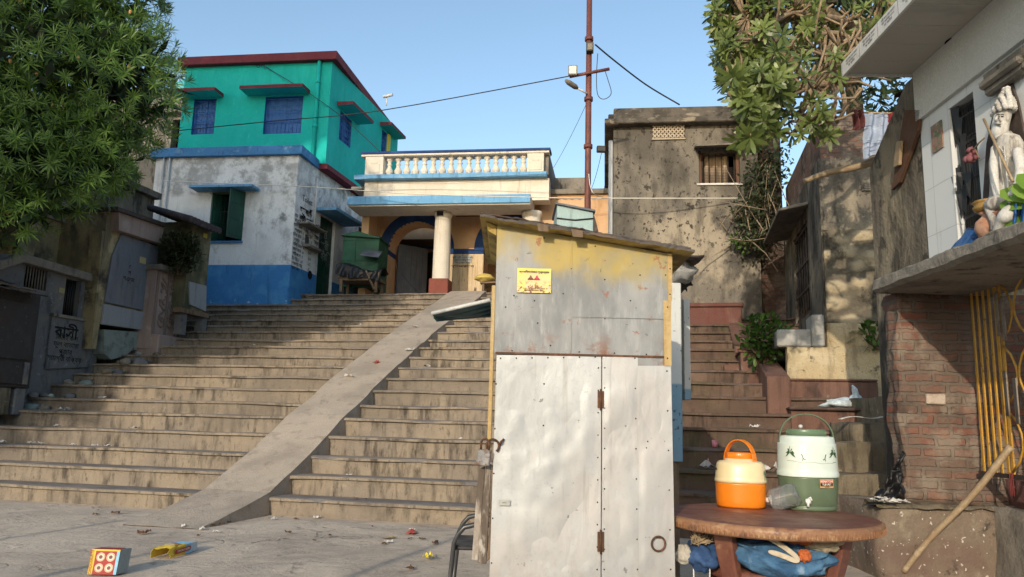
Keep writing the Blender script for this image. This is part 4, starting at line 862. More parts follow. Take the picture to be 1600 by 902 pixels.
# door with black bars and torn cloth
dg=thing('iron_grille_door',FSH.pt((tp1+dr1)/2,-.1,lz),'tall black iron grille door between white tiled piers','door')
mb=MB(); mb.poly([FSH.pt(tp1-.2,-.27,lz),FSH.pt(dr1+.2,-.27,lz),FSH.pt(dr1+.2,-.27,4),FSH.pt(tp1-.2,-.27,4)]); mb.build('door_panel',mk('dim_door',(.055,.047,.04),[dict(c=(.03,.025,.02),s=(9,9,.7),lo=.45,hi=.6,a=.9)]),dg)
mb=MB(); nbar=9
for i in range(nbar+1):
    a=tp1+.02+(dr1-tp1-.04)*i/nbar; mb.tube([FSH.pt(a,-.06,zb0),FSH.pt(a,-.06,3.93)],.015,6)
    for k in range(7): mb.ball(FSH.pt(a,-.06,zb0+.12+k*.19),.018,.018,.018,6)
for k in range(5): mb.fbox(FSH,tp1+.01,dr1-.01,-.07,-.045,zb0+.08+k*.31,zb0+.105+k*.31)
mb.build('grille',m_black,dg)
mb=MB()
for i in range(13):
    a=tp1+.0+(dr1-tp1)*rnd.random()**1.6; z=3.2+.75*rnd.random(); l=.1+.25*rnd.random(); b=.01+.03*rnd.random()
    mb.poly([FSH.pt(a-b,-.03+.05*rnd.random(),z),FSH.pt(a+b,-.03,z),FSH.pt(a+b*.3,-.02,z-l),FSH.pt(a-b*.8,-.01,z-l*.8)])
mb.build('torn_cloth',m_black,dg)
# soffit slab
mb=MB(); so0=.65; SE=sx(1437,172)[0]-.02
mb.fbox(FSH,SE,7.5,-1.5,so0,sft,sft+.10)
sf=mb.build('soffit_slab',[m_soffit],sh)
mb=MB(); mb.fbox(FSH,SE-.012,7.5,so0+.002,so0+.025,sft-.025,sft+.11); mb.fbox(FSH,SE-.025,SE-.002,-1.5,so0+.025,sft-.02,sft+.108); fa=mb.build('fascia',mk('white_tiled_fascia',(.68,.67,.64),[dict(c=(.45,.42,.38),s=8,lo=.58,hi=.7,a=.5)],rough=.4),sh)
mtx=plain('grey_ink',(.25,.23,.24),.7)
for i in range(12):
    a=SE+.2+i*.36
    mb=MB(); 
    text('শ্রী বাবা নাম স্মরণ\nদান করলাম ২০০০\nসহ পরিবার',.03,mtx,FSH.mat(a,so0+.0265,sft+.045),fa)
    if i<11:
        mb.fbox(FSH,a+.172,a+.178,so0+.025,so0+.028,sft-.02,sft+.105); mb.build('joint',mtx,fa)
for px,py in ((1407,147),(1487,64)):
    d=ray(px,py); p=CP+d*((sft-.003-EYE)/d.z); mb=MB(); mb.lathe(p,[(.075,-.006),(.075,.002)],16,sx=.6); mb.build('downlight_hole',m_dark,sf)
for i in range(16):
    a=SE+.25+i*.32; mb=MB(); mb.fbox(FSH,a,a+.006,.06,so0-.01,sft-.004,sft-.0005); mb.build('joint',mk('joint_%d'%i,(.56,.54,.48),bump=()) if i==0 else bpy.data.materials['joint_0'],sf)
# ledge slab
lo=.42
mb=MB(); le=sx(1365,455,lo)[0]
n=60
def ledge(u,v):
    a=le+(6.4-le)*u; prof=[(-.6,lz),(lo-.02,lz+.01),(lo,lz-.01),(lo+.01,zl0+.02),(lo-.03,zl0-.01),(-.6,zl0-.03)]
    k=v*5; i=min(4,int(k)); f=k-i; o=prof[i][0]*(1-f)+prof[i+1][0]*f; z=prof[i][1]*(1-f)+prof[i+1][1]*f
    j=mnoise.noise(Vec((a*3.1,i*2,1)))*.016+mnoise.noise(Vec((a*11,i*2,8)))*.008
    return FSH.pt(a+ (j if u==0 else 0),o+j,z+j*.5)
mb.grid(ledge,160,10,sm=False); pr=[ledge(0,i/10) for i in range(11)]; mb.poly(pr)
mb.build('ledge',m_concrete,sh)
# wall below the ledge, recessed
mb=MB(); fo=-.49+.0
FPX_=Fr((0,7.0,0),-3)
p0=FPX_.hit(1405,600)[0]; p1=FPX_.hit(1546,600)[0]+.4; zp0=FPX_.hit(1450,787)[1]
def pillar_face():
    mb=MB(); mb.fbox(FPX_,p0,p1,-.22,0,zp0,zl0-.012); o=mb.build('brick_pillar',m_brickf,sh)
    bm=bmesh.new(); bm.from_mesh(o.data); bmesh.ops.subdivide_edges(bm,edges=bm.edges,cuts=24,use_grid_fill=True); L=ROOT[sh.name]
    for v in bm.verts:
        q=v.co+L; v.co+=Vec((mnoise.noise(q*3.3),mnoise.noise(q*3.3+Vec((4,4,4))),0))*.04+Vec((mnoise.noise(q*11),mnoise.noise(q*11+Vec((4,4,4))),0))*.03
    bm.to_mesh(o.data); bm.free()
    for f in o.data.polygons: f.use_smooth=True
pillar_face()
wq=FPX_.rect(1447,616,1477,632,.02); mb=MB(); mb.fbox(FPX_,wq[0],wq[1],.0,.035,wq[2],wq[3]); mb.build('pale_brick',mk('pale_brick',(.5,.42,.34),[dict(c=(.3,.2,.15),s=14,lo=.5,hi=.66,a=.7)]),sh,bevel=.008)
pb=FPX_.hit(1373,790,.1)[0]
rough_block(fb8(FPX_,pb,p1-.25,-1.0,.10,-.1,zp0-.035),'plinth',sh,21,mk('cracked_plinth_cement',(.20,.155,.115),[dict(c=(.15,.10,.08),s=1.8,lo=.45,hi=.62,a=.7),dict(c=(.30,.26,.19),s=(3,3,2),lo=.54,hi=.64,a=.7,d=7),dict(c=(.05,.042,.034),s=2.4,lo=.57,hi=.64,a=.85,d=9,r=.7),dict(c=(.6,.55,.5),s=(24,24,24),lo=.66,hi=.7,a=.8,d=2)],bump=((5,.6,.05),(26,.5,.02))))
mb=MB(); mb.grid(lambda u,v:FPX_.pt(pb-.03+(p1-.2-pb)*u,.14-.3*v+.02*mnoise.noise(Vec((u*9,v,3))),zp0-.03+.025*mnoise.noise(Vec((u*8,v*3,1)))+(.03 if .1<v<.9 else 0)),50,8); mb.build('plinth_cap',m_brownconc,sh)
# recessed dark interior behind the gate and right wall below ledge
mb=MB(); mb.poly([(5.6,3,-.05),(5.6,7.2,-.05),(5.6,7.2,2.6),(5.6,3,2.6)]); mb.poly([(4.2,7.2,-.05),(5.6,7.2,-.05),(5.6,7.2,2.6),(4.2,7.2,2.6)]); mb.build('inner_wall',m_stain,sh)
# yellow folding gate
m_yel=mk('yellow_gate_paint',(.55,.30,.045),[dict(c=(.42,.20,.03),s=9,lo=.5,hi=.66,a=.6),dict(c=(.12,.06,.03),s=14,lo=.62,hi=.7,a=.8)],rough=.45,spec=.45)
FGt=Fr((4.07,7.0,0),-91.5); gt=thing('folding_gate',FGt.pt(.5,0,.9),'yellow collapsible iron gate half folded beside the brick pillar','gate')
g0=FGt.hit(1527,600)[0]; gz0=FGt.hit(1545,738)[1]; gz1_=FGt.hit(1530,447)[1]; gE=2.0
def flat(mb,a,o,z0,z1,w=.022,d=.012): mb.fbox(FGt,a-w/2,a+w/2,o,o+d,z0,z1)
folded=[g0+.02+.085*i for i in range(5)]; opened=[folded[-1]+.06+.36*i for i in range(5)]
for i,a in enumerate(folded+opened):
    mb=MB(); flat(mb,a,0,gz0,gz1_-.02,.03 if i in (4,5) else .022); mb.build('upright',m_yel,gt)
def lat(mb,a,b):
    H=gz1_-gz0
    for f in (.08,.36,.64):
        z=gz0+H*f; h=H*.24
        mb.tube([FGt.pt(a,.016,z),FGt.pt((a+b)/2-.0,.018,z+h*.5),FGt.pt(b,.016,z+h)],.009,5); mb.tube([FGt.pt(b,.02,z),FGt.pt((a+b)/2,.022,z+h*.5),FGt.pt(a,.02,z+h)],.009,5)
def lens(mb,a,b):
    H=gz1_-gz0; w_=b-a
    for q in range(3):
        z=gz0+H*q/3; h=H/3
        for s_,e_ in ((a,1),(b,-1)): mb.tube([FGt.pt(s_+e_*w_*f_,.016,z+h*t_) for f_,t_ in ((.02,.04),(.30,.2),(.44,.38),(.47,.5),(.44,.62),(.30,.8),(.02,.96))],.009,5)
for k,(a,b) in enumerate(list(zip(folded,folded[1:]))+list(zip(opened,opened[1:]))):
    mb=MB()
    if k<len(folded)-1: lat(mb,a,b)
    else: lens(mb,a,b); mb.build('lattice',m_yel,gt)
mb=MB(); mb.fbox(FGt,g0-.03,gE,-.03,.05,gz1_-.02,gz1_+.05); mb.build('top_rail',m_yel,gt,bevel=.004)
mb=MB(); mb.fbox(FGt,g0-.03,gE,-.02,.03,gz0-.03,gz0+.005); mb.build('bottom_rail',m_iron,gt)
rag=mk('grey_rag',(.30,.25,.2),[dict(c=(.15,.11,.09),s=9,lo=.5,hi=.66,a=.7)])
for k,(a,zf_) in enumerate(((opened[0]+.05,.93),(opened[0]+.12,.9),(opened[0]+.08,.52),(opened[0]+.2,.48))):
    mb=MB(); z=gz0+(gz1_-gz0)*zf_
    for j in range(6):
        x=a+(j-3)*.012; mb.tube([FGt.pt(x+.02*mnoise.noise(Vec((j,t*2.,k))),.05+.01*j*.3,z-t*.06) for t in range(7)],.007,4)
    tag(mb.build('rag_strings',rag),['long frayed grey rag tied high on the yellow gate','thin frayed rag beside the top hinge of the yellow gate','grey rag strips tied at mid height on the yellow gate','short frayed rag right of the mid-height rag on the gate'][k],'rag')
# step and maroon lump below the gate
rough_block([(4.30,5.2,-.1),(5.4,5.2,-.1),(5.4,6.9,-.1),(4.30,6.9,-.1),(4.30,5.2,gz0-.06),(5.4,5.2,gz0-.06),(5.4,6.9,gz0-.06),(4.30,6.9,gz0-.06)],'door_step',sh,31,mk('maroon_step_cement',(.16,.08,.075),[dict(c=(.22,.16,.12),s=3,lo=.5,hi=.62,a=.8),dict(c=(.05,.06,.06),s=2,lo=.55,hi=.65,a=.8),dict(c=(.5,.46,.42),s=20,lo=.64,hi=.7,a=.7)]))
rough_block([(4.08,6.2,-.1),(4.34,6.2,-.1),(4.34,6.9,-.1),(4.08,6.9,-.1),(4.12,6.25,.60),(4.34,6.25,.60),(4.34,6.9,.64),(4.1,6.9,.64)],'door_block',sh,33,m_concrete)
mb=MB()
for j in range(3): mb.tube([FGt.pt(g0+.42+.02*j+.03*mnoise.noise(Vec((j,t,0))),.04,gz0+.02-t*.045) for t in range(5)],.004,4)
tag(mb.build('red_threads',mk('red_thread',(.22,.045,.04))),'red votive threads hanging at the foot of the yellow gate','threads')
# picture tile on the tiled pier
q=(tp0+.10,tp0+.40,3.42,3.80); q=FSH.rect(1456,192,1473,236,.02)
mb=MB(); mb.fbox(FSH,q[0],q[1],.016,.026,q[2],q[3])
mpt=mk('faded_picture_tile',(.30,.20,.15),[dict(c=(.36,.10,.07),s=12,lo=.48,hi=.6,a=.9),dict(c=(.10,.16,.08),s=14,lo=.52,hi=.62,a=.9,seed=6),dict(c=(.45,.38,.28),s=16,lo=.56,hi=.66,a=.8)],rough=.35)
tag(mb.build('picture_tile',mpt),'small faded picture tile on the white tiled pier','picture')
# ================================================================ trees and plants
def leafblade(mb,at,c,d,up,L,w,bend,val,nseg=2,wide=.55):
    """one leaf: from c along d, drooping; a strip of nseg quads with a pointed end"""
    d=d.normalized(); sd_=d.cross(up)
    sd_=sd_.normalized() if sd_.length>1e-4 else d.orthogonal().normalized()
    nrm=sd_.cross(d)
    ws=[.25,1,0] if nseg==2 else [.18,.62,1,.8,0]
    ts=[0,wide,1] if nseg==2 else [0,.3,.62,.86,1]
    L_=[];R_=[]
    for t,wv in zip(ts,ws):
        p=c+d*(L*t)-nrm*(bend*L*t*t); L_.append(p-sd_*w*wv*.5); R_.append(p+sd_*w*wv*.5)
    for i in range(len(ts)-1):
        if i==len(ts)-2: mb.poly([L_[i],R_[i],R_[i+1]])
        else: mb.poly([L_[i],R_[i],R_[i+1],L_[i+1]])
        at.append(val)
def randdir(r):
    z=r.uniform(-1,1);a=r.uniform(0,2*PI);q=math.sqrt(1-z*z); return Vec((q*math.cos(a),q*math.sin(a),z))
m_bark=mk('grey_bark',(.17,.13,.09),[dict(c=(.08,.06,.045),s=(14,14,3),lo=.45,hi=.65,a=.7)],bump=((16,.6,.02),))
# ---- narrow-leaved tree on the left (rosettes of thin leaves)
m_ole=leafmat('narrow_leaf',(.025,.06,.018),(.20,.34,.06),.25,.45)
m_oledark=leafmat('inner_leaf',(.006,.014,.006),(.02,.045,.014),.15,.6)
lt=thing('leafy_tree',(-9.3,11.2,.6),'large leafy tree with rosettes of narrow leaves overhanging the left stalls','tree')
r=random.Random(5)
clumps=[((-8.6,11.6,7.6),(2.5,1.6,2.1)),((-7.1,11.4,8.3),(1.5,1.2,1.5)),((-7.2,11.3,6.3),(1.9,1.3,1.5)),((-6.45,11.5,6.4),(1.15,.9,.95)),((-8.6,11.0,5.3),(1.8,1.3,1.25)),((-7.3,11.2,4.95),(1.4,1.0,.85)),((-6.75,11.5,5.2),(.95,.8,.75)),((-9.9,11.3,6.2),(1.9,1.5,1.9)),((-8.1,10.9,4.55),(1.1,.8,.7)),((-9.9,11.2,9.2),(2.4,1.6,1.9)),((-7.9,11.5,9.6),(1.7,1.2,1.3)),((-7.55,11.2,4.15),(.7,.6,.5))]
mb=MB();at=[];dk=MB();dat=[];flw=MB()
for ci,(c,rad) in enumerate(clumps):
    c=Vec(c); area=(rad[0]*rad[1]+rad[0]*rad[2]+rad[1]*rad[2])/3
    n=int(area*235)
    for k in range(n):
        d=randdir(r)
        if d.y>.55 and r.random()<.6: continue
        rr=.72+.33*r.random()**.7+.22*mnoise.noise(d*2.3+Vec((ci*3,0,0)))
        p=c+Vec((d.x*rad[0],d.y*rad[1],d.z*rad[2]))*rr
        ax=(d+Vec((0,-.25,.35))+randdir(r)*.45).normalized(); bs=r.random()**1.6
        br=.25+.55*bs*(1 if d.z>-.2 else .6)
        nl=r.randint(15,22); L=r.uniform(.13,.22)
        for q in range(nl):
            a=2*PI*q/nl*2.4+r.random()*.6; th=R(25+68*(q/nl)+r.uniform(-8,8)); t1=ax.orthogonal().normalized(); t2=ax.cross(t1)
            dd_=ax*math.cos(th)+(t1*math.cos(a)+t2*math.sin(a))*math.sin(th)
            leafblade(mb,at,p+ax*(L*.25*(1-q/nl)),dd_,ax,L*r.uniform(.8,1.1),.019*r.uniform(.8,1.15),.22,max(0,min(1,br+r.uniform(-.2,.2))))
        if r.random()<.03: flw.ball(p+ax*.14,.022,.022,.035,6)
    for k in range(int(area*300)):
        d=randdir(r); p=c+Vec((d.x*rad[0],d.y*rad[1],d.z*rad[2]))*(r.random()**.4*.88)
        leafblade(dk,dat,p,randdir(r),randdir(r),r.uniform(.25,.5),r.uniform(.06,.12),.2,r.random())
mb.at=at; dk.at=dat
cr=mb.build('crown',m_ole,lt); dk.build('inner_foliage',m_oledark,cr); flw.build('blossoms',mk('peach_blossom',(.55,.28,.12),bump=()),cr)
mb=MB(); base=Vec((-9.3,11.2,.4)); top=Vec((-8.9,11.3,5.2)); mb.tube([base,base+Vec((.05,0,1.4)),base+Vec((.2,.1,3)),top],[.24,.2,.17,.12],10)
for c,rad in clumps:
    c=Vec(c); m=(top+c)/2+randdir(r)*.2; s0=base+Vec((.2,.1,2.6)) if c.z<6.5 else top
    mb.tube([s0,(s0+c)/2+randdir(r)*.2,c,c+randdir(r)*.5],[.09,.06,.035,.012],6)
mb.build('trunk',m_bark,lt)
# ---- frangipani on the right: thick pale branches, paddle leaves in whorls
m_fr=leafmat('paddle_leaf',(.025,.05,.014),(.20,.25,.065),.22,.38)
m_frb=mk('pale_branch_bark',(.27,.20,.13),[dict(c=(.16,.115,.075),s=(9,9,9),lo=.48,hi=.64,a=.7),dict(c=(.36,.29,.2),s=(22,22,22),lo=.55,hi=.68,a=.6)],bump=((30,.5,.012),))
ft=thing('frangipani_tree',(4.9,9.6,0),'frangipani tree with bare pale branches and paddle leaves hanging beside the shrine roof','tree')
r=random.Random(21)
def W3(px,py,y): return PY(px,py,y)
br_=[]   # main limbs as 3-D paths with radii
def limb(pts,r0,r1): 
    P=[Vec(p) for p in pts]; out=[]
    for i in range(len(P)-1):
        for q in range(5):
            t=q/5; p0=P[max(0,i-1)];p1=P[i];p2=P[i+1];p3=P[min(len(P)-1,i+2)]
            out.append(.5*((2*p1)+(-p0+p2)*t+(2*p0-5*p1+4*p2-p3)*t*t+(-p0+3*p1-3*p2+p3)*t**3))
    out.append(P[-1]); n=len(out); br_.append((out,[r0+(r1-r0)*i/(n-1) for i in range(n)]))
fork=W3(1480,70,8.7); foot=Vec((4.9,9.6,0))
limb([foot,(4.95,9.5,2.2),(4.9,9.3,4.2),fork],.17,.13)
limb([fork,W3(1400,75,8.3),W3(1345,92,8.0),W3(1312,128,7.8),W3(1270,133,7.7),W3(1215,155,7.5),W3(1160,158,7.3)],.085,.022)
limb([W3(1270,133,7.7),W3(1220,80,7.5),W3(1205,55,7.4)],.05,.02)
limb([W3(1268,135,7.7),W3(1255,170,7.6),W3(1245,200,7.5)],.04,.018)
limb([W3(1312,128,7.8),W3(1300,150,7.6),W3(1272,142,7.5)],.035,.02)
limb([fork,W3(1385,40,8.9),W3(1330,40,8.9),W3(1285,10,8.8),W3(1250,-40,8.6)],.10,.04)
limb([W3(1385,40,8.9),W3(1345,55,8.6),W3(1290,52,8.4),W3(1240,65,8.2)],.05,.02)
limb([W3(1330,40,8.9),W3(1300,28,8.4),W3(1240,20,8.1),W3(1200,38,7.9),W3(1165,30,7.8)],.045,.018)
limb([fork,W3(1420,60,9.2),W3(1385,-10,9.3),W3(1360,-60,9.3)],.09,.05)
limb([fork,W3(1450,10,8.8),W3(1440,-60,8.8)],.08,.05)
limb([W3(1385,-10,9.3),W3(1330,-15,9.0),W3(1270,-45,8.6),W3(1190,-60,8.2)],.05,.02)
limb([W3(1312,128,7.8),W3(1320,165,7.7),W3(1305,195,7.6),W3(1290,190,7.5)],.03,.014)
limb([W3(1345,92,8.0),W3(1330,60,7.9),W3(1295,85,7.8),W3(1270,80,7.7)],.03,.015)
mb=MB()
for p,q in br_: mb.tube(p,q,9)
nodes=[(p[i],q[i]) for p,q in br_[1:] for i in range(len(p))]
lm=MB();at=[]
def whorl(p,ax,L,n,val):
    t1=ax.orthogonal().normalized(); t2=ax.cross(t1); a0=r.random()*6
    for q in range(n):
        a=a0+2.4*q; th=R(28+62*(q/n)+r.uniform(-10,10)); d=ax*math.cos(th)+(t1*math.cos(a)+t2*math.sin(a))*math.sin(th)
        leafblade(lm,at,p+ax*.03*(1-q/n),d,ax,L*r.uniform(.75,1.1),L*.25,.28+r.uniform(-.1,.15),max(0,min(1,val+r.uniform(-.22,.22))),4)
zones=[(1118,1200,-60,70,8.2,170,1.0),(1125,1210,60,140,7.6,95,.9),(1190,1280,25,100,7.3,15,1.0),(1135,1225,100,170,7.25,66,1.1),(1150,1190,170,225,7.2,9,1.1),(1235,1300,155,215,7.3,13,1.0),(1170,1230,150,215,7.25,14,1.05),(1190,1280,-60,25,8.3,50,.95),(1290,1460,-80,0,8.8,46,.9),(1255,1320,80,130,7.4,6,1),(1118,1300,-60,150,8.7,120,.95),(1290,1420,0,80,8.4,14,.95)]
tips=[]
for x0_,x1_,y0_,y1_,yy,n,sc in zones:
    for k in range(n):
        px=r.uniform(x0_,x1_);py=r.uniform(y0_,y1_)
        if px<1150 and py>150: continue
        if py<150 and px<1106+max(0,py-60)*.25+10*math.sin(py*.13): continue
        p=PY(px,py,yy+r.uniform(-.55,.55)); tips.append((p,sc))
for p,sc in tips:
    # twig to the nearest limb node
    bn_=min(nodes,key=lambda t:(t[0]-p).length+ (0 if t[0].x>p.x-.2 else .4)); b=bn_[0]; d=(p-b); l=d.length
    ax=(d.normalized()*.8+Vec((-.35,-.5,.25 if r.random()<.7 else -.5))+randdir(r)*.55).normalized()
    pts=[b,b+d*.45+Vec((0,0,-.10*l))+randdir(r)*.06*l,p-ax*.10,p]
    mb.tube(pts,[min(.022,bn_[1]*.7),.016,.013,.012],6)
    whorl(p,ax,.145*sc*r.uniform(.8,1.15),r.randint(9,15),.3+.55*r.random())
# bare stubby twigs among the limbs
for k in range(170):
    b,rr=r.choice(nodes); 
    if b.x<PY(1200,50,b.y).x: continue
    d=(randdir(r)+Vec((-.2,-.3,.5))).normalized(); L=r.uniform(.12,.5)
    m=b+d*L*.5+randdir(r)*.05; mb.tube([b,m,m+(d+randdir(r)*.5).normalized()*L*.5],[min(.02,rr*.7),.013,.012],6)
mb.build('trunk',m_frb,ft); lm.at=at; lm.build('crown',m_fr,ft)
# ---- darker tree behind it
m_dk=leafmat('dark_leaf',(.010,.022,.010),(.05,.085,.03),.2,.5)
bt=thing('dark_tree',(6.2,13.5,1.5),'dark dense tree behind the frangipani and above the brick storey','tree')
mb=MB();at=[]
for c,rad in (((5.6,12.6,8.6),(1.5,1.1,1.3)),((6.6,12.6,8.0),(1.4,1.1,1.5)),((4.6,12.2,9.5),(1.3,1.0,1.2)),((7.4,13,9.5),(1.8,1.2,1.7)),((5.8,12.6,10.4),(1.9,1.2,1.2))):
    c=Vec(c)
    for k in range(1500):
        d=randdir(r); p=c+Vec((d.x*rad[0],d.y*rad[1],d.z*rad[2]))*(r.random()**.35*(1+.3*mnoise.noise(d*2)))
        leafblade(mb,at,p,randdir(r)+Vec((0,0,-.3)),randdir(r),r.uniform(.14,.26),r.uniform(.05,.09),.2,r.random()**2)
mb.at=at; mb.build('crown',m_dk,bt)
mb=MB(); b=Vec((6.2,13.5,1.5)); mb.tube([b,b+Vec((.1,0,3)),b+Vec((-.1,-.4,6)),(5.6,12.6,8.6)],[.22,.19,.14,.05],9); mb.tube([b+Vec((-.1,-.4,6)),(7.2,13,9)],[.12,.04],7); mb.tube([b+Vec((-.1,-.4,6)),(4.7,12.3,9.4)],[.12,.04],7); mb.build('trunk',m_bark,bt)
# ---- shrubs
def shrub(name,lab,c,rad,n,L,w,mat,seed,stems=8,cat='plant',up=.5):
    rr=random.Random(seed); c=Vec(c); base=c-Vec((0,0,rad[2])); t=thing(name,base,lab,cat); mb=MB();at=[];sm_=MB()
    for k in range(n):
        d=randdir(rr); p=c+Vec((d.x*rad[0],d.y*rad[1],d.z*rad[2]))*(rr.random()**.45)*(1+.35*mnoise.noise(d*2.2+Vec((seed,0,0))))
        dd_=(d*.8+Vec((0,-.3,up))+randdir(rr)*.8)
        leafblade(mb,at,p,dd_,Vec((0,0,1))+randdir(rr)*.4,L*rr.uniform(.6,1.2),w*rr.uniform(.7,1.2),.3,rr.random(),4 if L>.1 else 2)
    for k in range(stems):
        d=randdir(rr); d.z=abs(d.z); e=c+Vec((d.x*rad[0],d.y*rad[1],d.z*rad[2]))*.9; sm_.tube([base+Vec((rr.uniform(-.1,.1)*rad[0],rr.uniform(-.1,.1),0)),(base+e)/2+randdir(rr)*.1*rad[0],e],[.02,.012,.006],5)
    mb.at=at; mb.build('leaves',mat,t); sm_.build('stems',m_bark,t); return t
m_shr=leafmat('shrub_leaf',(.02,.06,.012),(.12,.22,.045),.25,.4)
m_shrd=leafmat('dull_shrub_leaf',(.018,.028,.012),(.07,.09,.035),.2,.5)
p=FV(3.7).hit(1195,530); c=FV(3.75).pt(p[0],-.1,p[1]); shrub('leafy_bush','dense green bush growing behind the red pier below the barred window',c,(.42,.35,.40),620,.13,.06,m_shr,3)
p=fr3.hit(1366,527,.12); c=fr3.pt(p[0],.3,p[1]); shrub('wall_plant','small light green plant growing out of the wall above the stone bench',c,(.27,.2,.20),75,.17,.075,m_shr,8,stems=12)
p=FGR.hit(1178,330,.3); 
def vine(name,lab,pts,n,spread,L,w,mat,seed):
    rr=random.Random(seed); t=thing(name,pts[0],lab,'plant'); mb=MB();at=[]; sm_=MB(); P=[Vec(p) for p in pts]
    for j in range(7):
        sm_.tube([p+randdir(rr)*spread*.5 for p in P],[.016]*(len(P)-1)+[.006],5)
    for k in range(n):
        i=rr.randrange(len(P)-1); f=rr.random(); p=P[i]*(1-f)+P[i+1]*f+randdir(rr)*spread*rr.random()**.6*(1.2)
        leafblade(mb,at,p,randdir(rr)+Vec((-.1,-.4,-.2)),randdir(rr)+Vec((0,0,1)),L*rr.uniform(.6,1.2),w*rr.uniform(.7,1.2),.3,rr.random()**1.4)
    mb.at=at; mb.build('leaves',mat,t); sm_.build('stems',m_bark,t); return t
g=lambda px,py,o=.35:FGR.pt(FGR.hit(px,py,o)[0],o,FGR.hit(px,py,o)[1])
vine('creeper','dark creeper climbing the corner of the grey building',[g(1178,385),g(1180,350),g(1185,310),g(1195,275),g(1210,240)],1500,.42,.12,.06,m_shrd,4)
vine('creeper','thin leafy sprig hanging across the right edge of the grey wall',[g(1175,350),g(1158,340),g(1146,325)],110,.14,.11,.055,m_shrd,9)
vine('creeper','leafy shoots sprouting low on the right edge of the grey wall',[g(1180,385),g(1162,380),g(1140,372)],130,.13,.11,.055,m_shr,12)
# dry twigs piled over the canopy
dt=MB(); rr=random.Random(9); o=Vec(Q(bw0-.5,.35,cz+.15))
for k in range(46):
    a=o+Vec((rr.uniform(-.7,.5),rr.uniform(-.2,1.6),rr.uniform(-.15,.55))); d=(randdir(rr)+Vec((-.3,-.2,.25))).normalized(); L=rr.uniform(.5,1.3)
    dt.tube([a,a+d*L*.5+randdir(rr)*.08,a+d*L+randdir(rr)*.15],[.013,.010,.004],4)
tag(dt.build('dry_twigs',mk('dry_twig',(.30,.24,.17),bump=())),'tangle of bare dry twigs above the window canopy of the ruined house','twigs')
# glossy house-plant leaves at the right edge, in front of the statue (pot stands on the ledge)
pc_=FSH.pt(sx(1625,330)[0],.22,lz); hp=thing('potted_plant',pc_,'broad glossy green leaves reaching in from the right edge before the statue','plant')
mb=MB(); at=[]; m_glossy=leafmat('broad_glossy_leaf',(.10,.22,.02),(.26,.40,.07),.35,.25)
for (tx,ty),b_,v in (((1562,292),(1612,318),.8),((1560,312),(1615,322),.5),((1566,347),(1615,338),.35),((1582,285),(1622,320),.9),((1590,270),(1625,310),.4),((1640,280),(1628,320),.6),((1650,330),(1630,330),.5)):
    a=FSH.hit(b_[0],b_[1],.30); t_=FSH.hit(tx,ty,.36); A=FSH.pt(a[0],.24,a[1]); B=FSH.pt(t_[0],.36,t_[1]); L=(B-A).length
    leafblade(mb,at,A,(B-A),Vec((-.8,-.6,.7)),L*1.02,L*.42,.12,v,4)
mb.at=at; mb.build('leaves',m_glossy,hp)
mb=MB(); mb.lathe(pc_,[(.07,0),(.10,.16),(.11,.18),(.09,.18)],18); mb.build('pot',mk('clay_pot',(.32,.15,.09)),hp)
mb=MB(); mb.tube([pc_+Vec((0,0,.15)),FSH.pt(FSH.hit(1618,322,.26)[0],.26,FSH.hit(1618,322,.26)[1])],.012,6); mb.build('stem',m_shr,hp)
# ---- large tree on the bank behind the viewer's left, whose shade falls over the left side
r=random.Random(77)
st=thing('shade_tree',(-17,-7,0),'big spreading tree on the open bank left of the steps','tree')
mb=MB();at=[]
OC=[((-18,-6,10.5),(4,2.2,3.5)),((-14.3,-6,11.6),(2.9,1.8,1.9)),((-18,-6,15),(3.7,2.2,3.5)),((-17.3,-6,19.5),(3.9,2,2.6)),((-22,-6,14),(4,2.2,6)),((-16.1,-6,7.7),(2.4,1.5,1.6))]
for c,rad in OC:
    c=Vec(c)
    for k in range(int(rad[0]*rad[2]*190)):
        d=randdir(r); p=c+Vec((d.x*rad[0],d.y*rad[1],d.z*rad[2]))*(r.random()**.38*(1+.12*mnoise.noise(d*2.5)))
        leafblade(mb,at,p,randdir(r),randdir(r),r.uniform(.5,.9),r.uniform(.3,.45),.2,r.random())
mb.at=at; mb.build('crown',m_dk,st)
mb=MB(); mb.tube([(-17,-7,-.1),(-17,-6.8,3),(-16.8,-6.3,8),(-16.8,-6,14)],[.6,.5,.35,.1],12)
for c,_ in OC: mb.tube([(-16.9,-6.5,6),Vec(c)*.5+Vec((-8.4,-3.2,3.6)),c],[.25,.15,.05],7)
mb.build('trunk',m_bark,st)

# bamboo posts standing on the open ground behind the viewer; their shadows cross the foreground
for (x,y,h) in ((-3.9,-1.4,3.4),(-7.2,.9,2.8),(-5.5,.3,2.6)):
    mb=MB(); mb.tube([(x,y,-.05),(x+.03,y,h*.5),(x,y+.04,h)],[.05,.046,.04],8); tag(mb.build('bamboo_post',m_bamboo),'upright bamboo post on the open ground in front of the steps','post','bamboo posts')

r=random.Random(91); mb=MB(); at=[]  # tree row added out of view behind the camera to reduce sky fill
for k in range(9000):
    x=r.uniform(-55,50); h=6.2+1.6*mnoise.noise(Vec((x*.13,0,0)))+.8*mnoise.noise(Vec((x*.5,3,0))); z=h*r.random()**.7; y=-24-r.uniform(0,5)
    leafblade(mb,at,Vec((x,y,z)),randdir(r),randdir(r),r.uniform(.9,1.7),r.uniform(.5,.9),.2,r.random())
mb.at=at; o_=mb.build('added_treeline',m_dk); o_['kind']='stuff'; o_['label']='low dark row of trees added unseen behind the viewer to cut low sky light'; o_['category']='wood'
